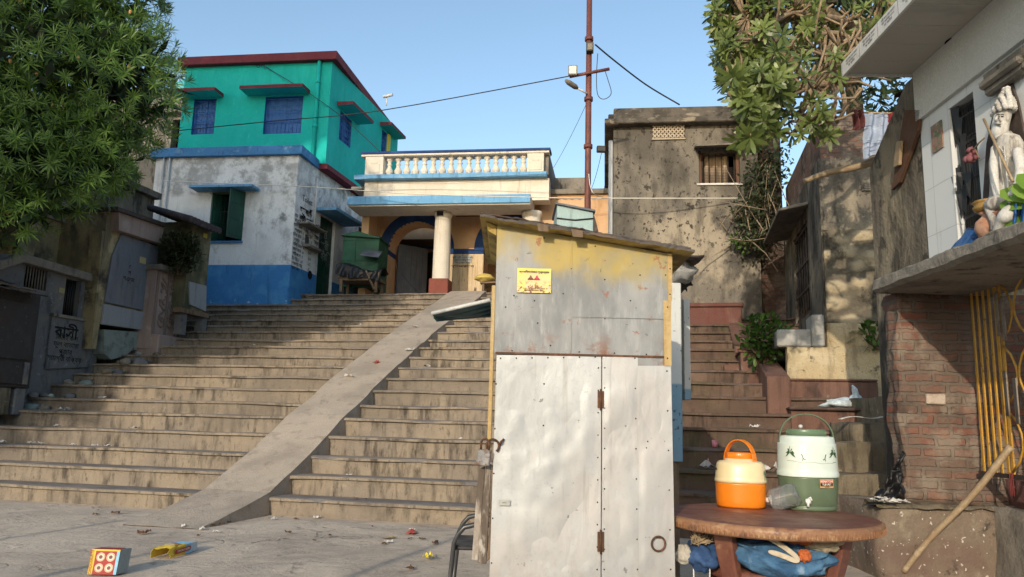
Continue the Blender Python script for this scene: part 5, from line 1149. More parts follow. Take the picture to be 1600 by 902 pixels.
# ================================================================ row of stalls along the left of the stairs
m_blacktin=mk('soot_black_tin',(.04,.038,.038),[dict(c=(.06,.058,.06),s=3,lo=.5,hi=.68,a=.7),dict(c=(.16,.155,.15),s=16,lo=.66,hi=.7,a=.7,d=3),dict(c=(.05,.03,.02),s=(7,7,1.5),lo=.55,hi=.7,a=.6)],rough=.65,spec=.3)
m_greystone=mk('grey_slab',(.16,.16,.165),[dict(c=(.14,.145,.15),s=2,lo=.48,hi=.66,a=.6),dict(c=(.06,.06,.065),s=(6,6,3),lo=.5,hi=.66,a=.7,d=8),dict(c=(.33,.33,.32),s=9,lo=.6,hi=.68,a=.6,d=8),dict(c=(.20,.18,.14),s=2.4,lo=.52,hi=.64,a=.7,d=8)])
m_yellowold=mk('old_yellow_plaster',(.33,.27,.15),[dict(c=(.14,.12,.08),s=(2,2,1),lo=.44,hi=.6,a=.85,d=8),dict(c=(.045,.04,.035),s=(1.6,1.6,1.2),lo=.52,hi=.64,a=.9,d=8),dict(c=(.48,.40,.24),s=3,lo=.56,hi=.66,a=.6)])
m_mosswall=mk('mossy_plaster',(.13,.125,.075),[dict(c=(.22,.20,.12),s=2.5,lo=.5,hi=.62,a=.8),dict(c=(.05,.055,.03),s=(3,3,1),lo=.48,hi=.64,a=.85,d=8)])
m_pinkfade=mk('faded_pink_board',(.36,.27,.235),[dict(c=(.25,.19,.17),s=(9,9,1),lo=.48,hi=.66,a=.6),dict(c=(.45,.38,.33),s=4,lo=.55,hi=.66,a=.5)])
m_palegreen=mk('pale_green_slab',(.26,.30,.27),[dict(c=(.12,.14,.12),s=3,lo=.5,hi=.64,a=.7,d=8),dict(c=(.05,.05,.045),s=5,lo=.57,hi=.66,a=.7)])
m_greypanel=mk('blue_grey_sheet',(.17,.185,.215),[dict(c=(.20,.215,.24),s=(4,4,1.2),lo=.48,hi=.68,a=.6),dict(c=(.08,.085,.105),s=(7,7,1.2),lo=.52,hi=.7,a=.6)],rough=.5,spec=.4)
m_palegrey=mk('pale_grey_sheet',(.30,.32,.34),[dict(c=(.18,.19,.2),s=(6,6,1),lo=.5,hi=.68,a=.7)],rough=.5,spec=.4)
m_tileroof=mk('dark_roof_tile',(.07,.06,.065),[dict(c=(.13,.10,.10),s=8,lo=.5,hi=.66,a=.7)])
def face_quad(fr,pxs,o):
    return [fr.pt(*( (lambda h:(h[0],o,h[1]))(fr.hit(x,y,o)) )) for x,y in pxs]
def slab(mb,fr,pxs,o0,o1,mi=0):
    """prism whose front outline is given by pixels on the plane at o1"""
    pts=face_quad(fr,pxs,o1); mb.prism(pts,fr.n*(o0-o1),mi)
# tall dark buildings behind the stalls
FO=FU(-10.3); s0_=FO.hit(-60,400)[0]
ob=thing('stall_backing_house',FO.pt(5,-1.5,2),'dark old building behind the left stalls, under the leafy tree','building')
mb=MB(); e=FO.hit(243,300)[0]; mb.fbox(FO,1.0,e,-3,0,1,6.4); mb.fbox(FO,.95,e+.05,-3,.15,6.4,6.55)
mb.build('wall',m_stain,ob)
q=FO.rect(8,352,26,398); mb=MB(); mb.fbox(FO,q[0],q[1],.002,.03,q[2],q[3]); mb.fbox(FO,q[0]-.06,q[0],.0,.05,q[2],q[3]); mb.fbox(FO,q[1],q[1]+.06,.0,.05,q[2],q[3]); mb.build('shuttered_window',m_greypanel,ob)
# A: black stall at the left edge
fA=FU(-8.4); aL=fA.hit(-25,500)[0]; aR=fA.hit(52,560)[0]; zA0=fA.hit(45,607)[1]; zA1=fA.hit(60,470)[1]
sa=thing('black_stall',fA.pt((aL+aR)/2,-.6,zA0),'soot-black tin stall with ragged sheet roof at the left edge','stall')
mb=MB(); mb.fbox(fA,aL-1.2,aR,-1.3,0,zA0,zA1+.1); mb.build('body',m_blacktin,sa,bevel=.01)
zm=fA.hit(40,563)[1]
mb=MB(); mb.fbox(fA,aL-1.1,aR-.10,.002,.03,zm,zA1-.08); mb.build('shutter_board',m_blacktin,sa,bevel=.006)
mb=MB(); mb.fbox(fA,aL-1.1,aR-.22,.002,.035,zA0+.06,zm-.05); mb.build('counter_board',m_blacktin,sa,bevel=.006)
mb=MB(); mb.fbox(fA,aR-.19,aR-.10,.003,.045,zA0+.06,zm-.04); mb.build('post',m_greystone,sa)
ze=fA.hit(72,462,.32)[1]; ae=fA.hit(76,462,.32)[0]
for k,(da,o,dz,sl) in enumerate(((0,.32,0,0),(-.15,.22,.07,.05),(-.5,.12,.14,.1))):
    mb=MB()
    mb.grid(lambda u,v:fA.pt(aL-1.4+(ae+da-aL+1.4)*u,o-1.7*v,ze+dz+.32*v+.02*mnoise.noise(Vec((u*9,v*6,k*4)))+(.03*mnoise.noise(Vec((u*30,k,0))) if v==0 else 0)),40,10)
    o_=mb.build('roof_sheet',[m_iron,m_oldwood,m_tileroof][k],sa); md=o_.modifiers.new('solid','SOLIDIFY'); md.thickness=.02
for i,a in enumerate((aL-.3,aL+.5,aR-.25)):
    mb=MB(); mb.fbox(fA,a,a+.22,-.4,-.02,zA0-.45,zA0); mb.build('foot',m_greystone if i==2 else m_brownconc,sa,bevel=.02)
# B: grey slab stall with dark window opening
fB=FU(-8.75); bR=fB.hit(158,500)[0]; bL=fB.hit(-20,500)[0]; 
sb=thing('slab_stall',fB.pt((bL+bR)/2,-.6,1.7),'grey stone slab stall with barred opening, dark window and lettered front','stall')
ztl=fB.hit(40,404)[1]; bl0=fB.hit(72,530)[0]; zb0_=fB.hit(140,575)[1]-.1
ho=fB.rect(100,437,124,497); hb=fB.rect(38,414,74,452)
hb=(hb[0],hb[1],hb[2],hb[3])
cop=fB.hit(100,420)[1]; zB=max(cop,ho[3]+.05,hb[3]+.05)
mb=MB(); wall(mb,fB,bL,bR,.8,zB,[(ho[0],ho[1],ho[2],ho[3]),hb],.25); mb.poly([fB.pt(bR,0,.8),fB.pt(bR,-1.6,.8),fB.pt(bR,-1.6,zB),fB.pt(bR,0,zB)]); mb.build('wall',m_greystone,sb)
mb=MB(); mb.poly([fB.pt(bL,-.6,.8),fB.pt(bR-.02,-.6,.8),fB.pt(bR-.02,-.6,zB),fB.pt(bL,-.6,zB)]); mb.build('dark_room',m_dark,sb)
mb=MB(); slab(mb,fB,[(-10,412),(38,396),(162,433),(162,445),(38,410),(-10,426)],-1.6,.14); mb.poly([fB.pt(bL,-1.6,zB),fB.pt(bR,-1.6,zB),fB.pt(bR,.0,zB),fB.pt(bL,.0,zB)]); mb.build('coping',m_concrete,sb,bevel=.01)
mb=MB()
for i in range(8): a=hb[0]+(hb[1]-hb[0])*(i+.5)/8; mb.tube([fB.pt(a,-.04,hb[2]),fB.pt(a,-.04,hb[3])],.013,5)
mb.build('window_bars',m_concrete,sb)
mb=MB()
for i in range(7): a=ho[0]+(ho[1]-ho[0])*(i+.5)/7; mb.tube([fB.pt(a,-.1,ho[2]),fB.pt(a,-.1,ho[3])],.012,5)
mb.build('window_bars',m_black,sb)
mb=MB(); slab(mb,fB,[(82,493),(146,504),(140,574),(72,577)],.003,.05); fp=mb.build('front_slab',m_greystone,sb,bevel=.006)
mb=MB(); slab(mb,fB,[(84,489),(150,501),(150,505),(84,494)],.0,.09); mb.build('shelf',m_concrete,sb)
h=fB.hit(100,521); text('বাসী',.30,m_ink,fB.mat(h[0],.053,h[1]),fp,bold=.006)
h=fB.hit(99,545); text('মিঠাই ফল\nফুল বাতাসা\nপূজার\nসামগ্রী বিক্রয়',.13,m_ink,fB.mat(h[0],.053,h[1]),fp)
h=fB.rect(92,450,101,458,.003); mb=MB(); mb.fbox(fB,h[0],h[1],.002,.008,h[2],h[3]); mb.build('sticker',mk('cream_sticker',(.36,.31,.16),bump=()),sb)
# C: yellow plaster house behind, with the sheet-metal box stall in front
fCy=FU(-9.5); c0=fCy.hit(26,400)[0]; c1c=fCy.hit(215,400)[0]; zc1=fCy.hit(100,350)[1]
yh=thing('yellow_house',fCy.pt((c0+c1c)/2,-1,2),'low yellow plaster house with black stains behind the slab stall','house')
mb=MB(); mb.fbox(fCy,c0,c1c,-2.2,0,1,zc1); mb.build('wall',m_yellowold,yh)
mb=MB(); mb.fbox(fCy,c0-.1,c1c+.1,-2.3,.1,zc1,zc1+.09); mb.build('roof',m_concrete,yh)
h=fCy.hit(37,358); text('ঙর\nটুকু',.2,m_ink,fCy.mat(h[0],.004,h[1]),yh)
fC=FU(-8.45); 
ms=thing('sheet_stall',fC.pt(fC.hit(200,500)[0],-.6,2.2),'tall blue-grey sheet metal stall with faded pink fascia','stall')
cl_=fC.hit(176,420)[0]; cr_=fC.hit(242,430)[0]; zc0=fC.hit(200,512)[1]; zct=fC.hit(215,345)[1]
mb=MB(); mb.fbox(fC,cl_-.28,cr_,-1.4,-.02,zc0,zct); mb.build('body',m_yellowold,ms)
mb=MB(); slab(mb,fC,[(190,366),(249,386),(237,488),(164,472),(176,400)],-.018,.02); pn=mb.build('panel',m_greypanel,ms,bevel=.005)
h=fC.hit(201,427); text('৫\nগ\nগঞ্জ',.13,m_ink,fC.mat(h[0],.022,h[1]),pn)
h=fC.rect(218,402,228,412,.022); mb=MB(); mb.fbox(fC,h[0],h[1],.021,.026,h[2],h[3]); mb.build('sticker',mk('cream_sticker_b',(.5,.42,.22),bump=()),pn)
mb=MB(); slab(mb,fC,[(186,328),(257,354),(252,381),(186,360)],-.9,.16); mb.build('fascia',m_pinkfade,ms,bevel=.006)
mb=MB(); slab(mb,fC,[(184,323),(260,349),(260,355),(184,329)],-1.4,.24); mb.build('roof_sheet',m_iron,ms)
mb=MB(); slab(mb,fC,[(164,475),(238,491),(233,517),(160,507)],-.018,.035); mb.build('lower_panel',m_palegrey,ms,bevel=.005)
mb=MB(); slab(mb,fC,[(160,360),(176,368),(150,545),(143,545)],-.3,-.03); mb.build('post',m_yellowold,ms)
mb=MB(); slab(mb,fC,[(163,515),(231,520),(226,545),(206,548),(196,556),(174,562),(163,553)],-.35,-.04); mb.build('broken_base',m_palegreen,ms)
# D: carved pink panel stall
fD=FU(-8.2); dl=fD.hit(246,440)[0]; dr_=fD.hit(281,440)[0]; zd0=fD.hit(255,525)[1]; zd1=fD.hit(262,427)[1]
cd_=thing('carved_panel_stall',fD.pt((dl+dr_)/2,-.5,zd0),'small pink plaster stall with carved figures and a cap stone','stall')
mb=MB(); mb.fbox(fD,dl-.05,dr_,-1.0,0,zd0-.3,zd1); mb.build('panel',m_pinkfade,cd_)
mb=MB(); mb.fbox(fD,dl-.12,dr_+.06,-1.0,.14,zd1,zd1+.12); mb.build('cap',m_concrete,cd_,bevel=.015)
mb=MB(); mb.fbox(fD,dl-.02,dr_+.16,-1.0,.18,zd0-.45,zd0); mb.build('base',m_pinkfade,cd_,bevel=.02)
mb=MB(); rr=random.Random(4); w_=dr_-dl; H=zd1-zd0
for a,hh in ((.3,.55),(.72,.5)):
    ca=dl+w_*a
    for k in range(3):
        z=zd0+H*(.12+.27*k); pts=[fD.pt(ca+w_*.12*math.sin(t*1.1+k*2),.012,z+t*H*.04) for t in range(7)]; mb.tube(pts,.02,5)
        mb.tube([fD.pt(ca+w_*.14*math.cos(t*PI/5+k),.012,z+.12+.10*math.sin(t*PI/5)) for t in range(9)],.014,5)
for a in (0,.5,1): mb.fbox(fD,dl+w_*a-.03,dl+w_*a+.03,.002,.03,zd0+.02,zd1-.03)
mb.build('carving',mk('carving_shade',(.24,.18,.155)),cd_)
# E: moss-stained wall with tiled lean-to on two posts
fE=FU(-7.9); el_=fE.hit(292,420)[0]; er_=fE.hit(325,420)[0]; zE0=fE.hit(310,488)[1]; zE1=fE.hit(322,352)[1]
le_=thing('tiled_lean_to',fE.pt((el_+er_)/2,-.6,zE0),'mossy plaster lean-to with a dark tiled roof raised on posts by the white house','hut')
mb=MB(); mb.fbox(fE,el_,er_,-1.6,0,zE0,zE1-.05); mb.build('wall',m_mosswall,le_)
mb=MB(); slab(mb,fE,[(296,440),(323,447),(322,487),(297,476)],.003,.03); mb.build('panel',m_palegrey,le_)
z_=zE0; mb=MB(); mb.fbox(fE,el_-.2,er_+.05,-.1,.1,zE0-.10,zE0); mb.build('beam',m_oldwood,le_)
for px in (286,318):
    a=fE.hit(px,495)[0]; mb=MB(); mb.fbox(fE,a-.08,a+.08,-.14,.04,fE.hit(px,505)[1]-.25,zE0-.1); mb.build('post',m_greystone,le_)
mb=MB()
for i in range(9):
    a=el_-.42+(er_-el_+.42)*i/9
    mb.tube([fE.pt(a,.30,zE1-.12),fE.pt(a,-.75,zE1+.17)],.07,8)
mb.build('roof',m_tileroof,le_)
h=fE.rect(318,365,324,372,.01); mb=MB(); mb.fbox(fE,h[0],h[1],.002,.01,h[2],h[3]); mb.build('sticker',mk('yellow_sticker',(.5,.42,.1),bump=()),le_)
# dull bush between D and E
h=fE.hit(290,396,.1); shrub('dusty_bush','dusty dark bush spilling over the carved panel stall',fE.pt(h[0],.0,h[1]),(.40,.42,.46),1500,.10,.055,m_shrd,31,stems=14)
# rubble at the feet of the stalls
rr=random.Random(12)
def rock(c,s,mat,seed,nm='rubble_stone'):
    mb=MB(); mb.ball(c,s,s*.8,s*.6,10,jit=.5,seed=seed); o=mb.build(nm,mat); return o
for k in range(26):
    v=rr.uniform(2.3,5.2); u=-8.55+.19*(v-2.4)+rr.uniform(-.25,.28); z=stair_z(v); 
    tag(rock(S(u,v,z+.03),rr.uniform(.05,.17),rr.choice([m_concrete,m_greystone,m_palegreen,m_brownconc]),k),'broken lump of masonry at the foot of the left stalls','rubble','masonry rubble below the left stalls')
# ================================================================ the tin kiosk in front
def kioskmat():
    t=NT('yellowed_galvanised_sheet'); z=t.sep(t.pos)[2]; x=t.sep(t.pos)[0]
    n=t.noise((2.2,2.2,1.6),6,.66,seed=3); g=t.mix(t.mr(t.noise((5,5,1.8),6,.66,seed=8),.35,.66),(.20,.205,.205),(.31,.315,.31))
    g=t.mix(t.mr(t.noise((26,26,5),5,.7,seed=1),.5,.68,0,.5),g,(.39,.40,.39))
    edge=t.math('ADD',t.math('MULTIPLY',t.math('SUBTRACT',z,t.math('MULTIPLY',x,-.10)),1.0),t.math('MULTIPLY',t.math('SUBTRACT',n,.5),.75))
    y=t.mix(t.mr(t.noise(7,5,seed=6),.4,.66),(.40,.30,.085),(.32,.265,.13))
    c=t.mix(t.mr(edge,1.97,2.12,0,.95),g,y)
    c=t.mix(t.mr(t.noise((3.5,3.5,2.5),4,.6,seed=14),.60,.72,0,.6),c,(.46,.39,.22))
    low=t.mr(z,1.72,1.58)
    c=t.mix(t.math('MULTIPLY',t.mr(t.noise((9,9,9),5,.65,seed=10),.61,.66),.75),c,(.27,.10,.05))
    c=t.mix(t.math('MULTIPLY',low,t.mr(t.noise((7,7,9),5,.65,seed=11),.50,.62,0,.85)),c,(.22,.10,.06))
    c=t.mix(t.mr(t.noise((13,13,13),4,.7,seed=18),.64,.7,0,.7),c,(.10,.10,.10))
    nb=t.bump(t.noise((3,3,2.2),3,.5,seed=30),.35,.03); nb=t.bump(t.noise(50,4,.7,seed=31),.2,.004,nb)
    return t.done(t.bsdf(c,.55,.15,.4,nb))
m_ky=kioskmat()
def silver():
    t=NT('dented_silver_sheet')
    c=t.mix(t.mr(t.noise((2,2,2),5,.6,seed=2),.35,.66),(.41,.42,.418),(.49,.50,.495))
    c=t.mix(t.mr(t.noise((40,40,40),3,.8,seed=5),.5,.75,0,.5),c,(.34,.35,.345))
    c=t.mix(t.mr(t.noise((5,5,3),6,.68,seed=7),.60,.70,0,.5),c,(.40,.385,.36))
    c=t.mix(t.mr(t.noise((1.4,1.4,1.1),4,seed=9),.5,.66,0,.5),c,(.52,.47,.43))
    c=t.mix(t.mr(t.noise((17,17,17),4,.7,seed=19),.67,.71,0,.8),c,(.16,.14,.13))
    zz=t.sep(t.pos)[2]
    c=t.mix(t.math('MULTIPLY',t.mr(zz,.75,.45),t.mr(t.noise((4,4,2),6,.66,seed=41),.40,.62,0,.6)),c,(.36,.30,.26))
    c=t.mix(t.mr(t.noise((26,26,1.0),4,.6,seed=42),.60,.70,0,.35),c,(.30,.27,.24))
    nb=t.bump(t.noise((4.5,4.5,2.6),3,.5,seed=30,dist=.6),.20,.035); nb=t.bump(t.noise((11,11,7),4,.55,seed=33,dist=1.0),.13,.012,nb); nb=t.bump(t.noise(90,3,.7,seed=31),.15,.003,nb)
    return t.done(t.bsdf(c,.48,.35,.5,nb))
m_si=silver()
m_yw=mk('yellow_wood_post',(.46,.32,.14),[dict(c=(.55,.43,.24),s=(9,9,1),lo=.5,hi=.66,a=.7),dict(c=(.2,.13,.06),s=(20,20,2),lo=.57,hi=.7,a=.7)],bump=((20,.3,.006),))
m_rust=mk('rusty_steel',(.10,.055,.035),[dict(c=(.22,.10,.05),s=18,lo=.5,hi=.64,a=.7)],rough=.7,metal=.3)
m_screw=plain('screw_head',(.05,.045,.04),.5,.5)
FK=Fr((0,3.9,0),0)
kk=thing('tin_kiosk',(.37,4.28,0),'tall narrow tin kiosk with yellowed upper sheet and silver dented doors, foreground','kiosk')
def kh(px,py,o=0): return FK.hit(px,py,o)
xl=kh(772,600)[0]; xr=kh(1051,600)[0]; KD=.75
zTL=kh(779,351)[1]; zTR=kh(1048,397)[1]; zJ=kh(900,556)[1]; zB0=.16
mb=MB(); P=FK.pt
# carcass: sides, back and floor
mb.hexa([P(xl+.01,-KD,zB0),P(xr-.01,-KD,zB0),P(xr-.01,-.012,zB0),P(xl+.01,-.012,zB0),P(xl+.01,-KD,zTL-.02),P(xr-.01,-KD,zTR-.02),P(xr-.01,-.012,zTR-.02),P(xl+.01,-.012,zTL-.02)]); mb.build('carcass',mk('blue_white_tin',(.5,.52,.52),[dict(c=(.25,.35,.42),s=3,lo=.5,hi=.64,a=.7)]),kk)
def sheet(name,pxs,mat,o=0,th=.006,rivets=(),dent=.006,nx=26,nz=30,seed=1,parent=None,slots=None):
    """hand-beaten sheet from 4 pixel corners (tl,tr,br,bl) on the kiosk front"""
    c=[kh(*p,o) for p in pxs]; mb=MB()
    def fn(u,v):
        a=(c[3][0]*(1-u)+c[2][0]*u)*(1-v)+(c[0][0]*(1-u)+c[1][0]*u)*v; z=(c[3][1]*(1-u)+c[2][1]*u)*(1-v)+(c[0][1]*(1-u)+c[1][1]*u)*v
        e=min(1,6*min(u,1-u),6*min(v,1-v)); q=Vec((a*3.2,z*2.4,seed))
        d=dent*(mnoise.noise(q)+.6*mnoise.noise(q*2.3)+.35*mnoise.noise(q*4.7))*max(.25,e)
        return P(a,o+th+d,z)
    mb.grid(fn,nx,nz)
    mb.prism([P(q[0],o,q[1]) for q in (c[3],c[2],c[1],c[0])],FK.n*(th-.0015))
    for x,y in rivets:
        h=kh(x,y,o+th); p=P(h[0],o+th,h[1]); mb.ball(p,.0042,.004,.0042,7,1)
    return mb.build(name,[mat,m_screw],parent or kk)
rv=[(803,462),(835,470),(880,459),(945,437),(1000,430),(1040,430),(790,480),(840,505),(860,540),(800,548),(905,550),(960,552),(1010,554),(893,420),(945,498),(985,470),(1046,448),(930,385),(850,372),(1044,505)]
sheet('upper_sheet',[(777,350),(893,371),(893,553),(772,552)],m_ky,.0,.006,[p for p in rv if p[0]<890],.004,seed=2)
sheet('upper_sheet',[(892,370),(1050,398),(1048,499),(892,497)],m_ky,.007,.006,[p for p in rv if p[0]>890 and p[1]<490],.004,seed=5)
sheet('upper_sheet',[(892,496),(1048,498),(1047,556),(892,555)],m_ky,.004,.006,[p for p in rv if p[0]>890 and p[1]>490],.003,seed=9,nx=18,nz=8)
sheet('corner_strip',[(1036,470),(1048,470),(1049,572),(1038,572)],m_yw,.014,.005,[(1043,480),(1043,560)],.0,nx=3,nz=6)
sheet('corner_strip',[(1043,396),(1050,397),(1050,470),(1044,470)],m_yw,.014,.005,[(1047,420),(1047,460)],.0,nx=3,nz=6)
def edge(x0,y0,x1,y1,n): return [(x0+(x1-x0)*i/(n-1),y0+(y1-y0)*i/(n-1)) for i in range(n)]
d1=edge(782,560,930,558,7)+edge(935,575,933,890,10)+edge(775,600,768,880,5)+[(850,600),(849,665),(846,722),(843,775),(840,820)]
sheet('left_door',[(776,555),(939,557),(938,925),(764,925)],m_si,.0,.008,d1,.009,40,60,3)
d2=edge(945,575,944,890,11)+edge(992,560,996,890,8)
sheet('middle_door',[(941,557),(996,556),(999,925),(940,925)],m_si,.002,.008,d2,.008,16,60,8)
d3=edge(1042,580,1048,890,6)+[(1012,690),(1010,700)]
sheet('right_door',[(996,572),(1048,572),(1055,925),(998,925)],m_si,.006,.008,d3,.007,16,60,12)
sheet('head_strip',[(996,556),(1048,556),(1048,573),(996,572)],m_ky,.003,.005,[],.001,8,3,4)
for (x0,y0,x1,y1) in ((892.2,374,893.2,552),):
    q=FK.rect(x0,y0,x1,y1,.013); mb=MB(); mb.fbox(FK,q[0]-.0006,q[1]+.0006,.012,.0160,q[2],q[3]); mb.build('seam',m_ky,kk)
q=FK.rect(893,496,1048,497,.013); mb=MB(); mb.fbox(FK,q[0],q[1],.012,.0155,q[2]-.0006,q[3]+.0006); mb.build('seam',m_ky,kk)
q=FK.rect(774,553,1046,556,.012); mb=MB(); mb.fbox(FK,q[0],q[1],.002,.012,q[2]-.002,q[3]-.001); mb.build('seam',m_rust,kk)
# hinges between the doors
for y0,y1 in ((608,641),(828,866)):
    a=kh(939,y0,.02); b=kh(939,y1,.02); mb=MB(); mb.tube([P(a[0],.018,a[1]),P(b[0],.018,b[1])],.0055,7); mb.fbox(FK,a[0]-.016,a[0]-.002,.012,.016,b[1]+.01,a[1]-.01); mb.fbox(FK,a[0]+.002,a[0]+.016,.012,.017,b[1]+.01,a[1]-.01); mb.build('hinge',m_rust,kk)
def ring(c,rad,r,nrm_deg,name,parent,mat,a0=0,a1=2*PI,n=24,M=None):
    mb=MB(); f=Fr((0,0,0),nrm_deg); pts=[Vec(c)+f.e*math.cos(a0+(a1-a0)*i/n)*rad+Vec((0,0,1))*math.sin(a0+(a1-a0)*i/n)*rad for i in range(n+1)]
    mb.tube(pts,r,7); return mb.build(name,mat,parent) if parent else mb
h=kh(1029,850,.03); rg=ring(P(h[0],.028,h[1]),.034,.0052,8,'pull_ring',kk,m_rust)
h2=kh(1029,839,.02); mb=MB(); mb.tube([P(h2[0]-.012,.012,h2[1]-.004),P(h2[0],.032,h2[1]),P(h2[0]+.012,.012,h2[1]-.004)],.005,6); mb.build('staple',m_rust,rg)
h=kh(770,697,.03); hr=ring(P(h[0],.03,h[1]),.032,.0058,20,'hasp_ring',kk,m_rust,-.9,3.6)
mb=MB(); h3=kh(783,690,.02); mb.tube([P(h3[0]+.012,.012,h3[1]+.01),P(h3[0],.035,h3[1]),P(h3[0]-.004,.02,h3[1]-.015)],.006,6); mb.build('staple',m_rust,hr)
# left wooden post, planks hung below, roof
mb=MB(); a=kh(764,600,.0)[0]; b=kh(777,600,0)[0]; zt=kh(770,446)[1]; zlow=kh(765,700)[1]; mb.fbox(FK,a,xl-.006,-.06,.004,zlow,zt); mb.build('post',m_yw,kk,bevel=.003)
mpl=mk('peeling_white_wood',(.34,.29,.24),[dict(c=(.10,.075,.055),s=(16,16,3),lo=.46,hi=.58,a=.9,d=7),dict(c=(.5,.46,.4),s=(10,10,4),lo=.56,hi=.64,a=.8)],bump=((20,.5,.01),))
def plank(name,pxs,o0,o1,mat):
    mb=MB(); pts=[P(kh(x,y,o1)[0],o1,kh(x,y,o1)[1]) for x,y in pxs]; mb.prism(pts,FK.n*(o0-o1)); return mb.build(name,mat,kk,bevel=.003)
plank('plank',[(759,726),(768,726),(760,882),(746,880)],-.05,-.01,mpl)
plank('plank',[(747,735),(758,728),(748,876),(737,876)],-.06,-.02,mpl)
plank('side_board',[(770,716),(772,716),(766,872),(761,878)],-.5,-.012,m_oldwood)
# roof: overlapping sheets falling to the right, yellow underside
def roofpt(x,y,o): h=kh(x,y,o); return P(h[0],o,h[1])
rL=kh(750,335,.10); rR=kh(1083,393,.06)
mb=MB(); sl=(rR[1]-rL[1])/(rR[0]-rL[0])
def rf(u,v,th=0,a0=rL[0],a1=rR[0],z0=rL[1],o0=.10,o1=-KD-.25,sd=0):
    a=a0+(a1-a0)*u; o=o0+(o1-o0)*v
    j=.006*mnoise.noise(Vec((u*14,v*4,sd)))+(.004*mnoise.noise(Vec((u*55,v,sd+3))))
    return P(a,o+(j*2 if v in (0,1) else 0),z0+(a-rL[0])*sl+j+th-.02*v)
mb.grid(lambda u,v:rf(u,v),60,10,0,sm=False); mb.grid(lambda u,v:rf(1-u,v,-.012),60,10,1,sm=False)
for i in range(60):
    u0,u1=i/60,(i+1)/60; mb.poly([rf(u0,0),rf(u1,0),rf(u1,0,-.012),rf(u0,0,-.012)],0)
for j in range(10):
    v0,v1=j/10,(j+1)/10; mb.poly([rf(0,v0),rf(0,v0,-.012),rf(0,v1,-.012),rf(0,v1)],1); mb.poly([rf(1,v0),rf(1,v1),rf(1,v1,-.012),rf(1,v0,-.012)],0)
m_roof=mk('dark_rusty_roof_sheet',(.10,.085,.075),[dict(c=(.20,.13,.09),s=6,lo=.5,hi=.66,a=.6),dict(c=(.04,.035,.03),s=9,lo=.52,hi=.66,a=.7)],rough=.7)
m_under=mk('yellow_roof_lining',(.42,.30,.09),[dict(c=(.16,.11,.05),s=6,lo=.48,hi=.62,a=.8)])
mb.build('roof',[m_roof,m_under],kk)
for k,(u0,u1,dz,o0) in enumerate(((.18,.98,.014,.07),(.0,.55,.026,.05),(.5,1.0,.030,.02))):
    mb=MB(); mb.grid(lambda u,v:rf(u0+(u1-u0)*u,v,dz,o0=o0,o1=-KD-.1,sd=k*5+2),40,8); o_=mb.build('roof_layer',[m_roof,m_iron,m_roof][k],kk); md=o_.modifiers.new('solid','SOLIDIFY'); md.thickness=.008
mb=MB(); mb.hexa([P(rL[0]+.04,-.0,rL[1]-.06),P(xl-.01,.0,rL[1]-.085),P(xl-.01,-KD,rL[1]-.085),P(rL[0]+.04,-KD,rL[1]-.06),P(rL[0]+.03,.03,rL[1]-.02),P(xl-.01,.0,rL[1]-.035),P(xl-.01,-KD,rL[1]-.035),P(rL[0]+.03,-KD,rL[1]-.02)]); mb.build('eave_board',m_under,kk)
for a in (.0,.35,.75):
    h=rL[0]+.30+a*.5; mb=MB(); mb.hexa([P(h,.112,rL[1]+sl*(h-rL[0])-.04),P(h+.05,.112,rL[1]+sl*(h+.05-rL[0])-.035),P(h+.05,.104,rL[1]+sl*(h+.05-rL[0])-.035),P(h,.104,rL[1]+sl*(h-rL[0])-.04),P(h-.01,.113,rL[1]+sl*(h-rL[0])+.0),P(h+.05,.113,rL[1]+sl*(h+.05-rL[0])),P(h+.05,.105,rL[1]+sl*(h+.05-rL[0])),P(h-.01,.105,rL[1]+sl*(h-rL[0]))])
    if a!=.75: mb.build('patch',m_oldwood,kk)
for x,o in ((xl+.06,-.06),(xr-.06,-.06),(xl+.06,-KD+.06),(xr-.06,-KD+.06)):
    mb=MB(); mb.fbox(FK,x-.04,x+.04,o-.04,o+.04,0,zB0); mb.build('leg',m_oldwood,kk)
# poster
q=FK.rect(808,420,861,458,.008); 
def postermat():
    t=NT('poster_print'); z=t.sep(t.pos)[2]; zz=t.mr(z,q[2],q[3],0,1,False)
    c=t.mix(t.mr(t.noise(9,4,seed=2),.35,.65),(.72,.62,.16),(.76,.58,.30)); c=t.mix(t.mr(zz,.75,.95),c,(.68,.64,.12))
    c=t.mix(t.math('MULTIPLY',t.mr(zz,.55,.25),t.mr(t.noise((60,60,60),3,seed=3),.50,.58)),c,(.28,.10,.05))
    c=t.mix(t.math('MULTIPLY',t.mr(zz,.45,.15),t.mr(t.noise((45,45,45),3,seed=6),.52,.6)),c,(.75,.55,.5))
    return t.done(t.bsdf(c,.45,0,.4))
mb=MB(); mb.grid(lambda u,v:P(q[0]+(q[1]-q[0])*u,.0155+.0015*math.sin(u*7)*v,q[2]+(q[3]-q[2])*v),8,8)
po=mb.build('poster',postermat(),kk)
pc2=(q[0]+q[1])/2; ph_=q[3]-q[2]
text('ত্রবেণীতে চলো কুম্ভস্নান',.0135,plain('poster_ink',(.10,.04,.06),.6),FK.mat(pc2,.0185,q[3]-ph_*.16),po,bold=.0004)
mpk=plain('poster_red',(.55,.06,.10),.6); mbr_=plain('poster_brown',(.22,.09,.05),.6)
for dx,m in ((-.018,mbr_),(.014,mpk)):
    mb=MB()
    for (ox,oz,rx,rz) in ((0,0,.011,.008),(0,.011,.005,.005),(-.010,-.004,.006,.004),(.010,-.004,.006,.004)):
        mb.poly([P(pc2+dx+ox+rx*math.cos(t*PI/6),.0185,q[2]+ph_*.58+oz+rz*math.sin(t*PI/6)) for t in range(12)])
    mb.build('printed_figure',m,po)
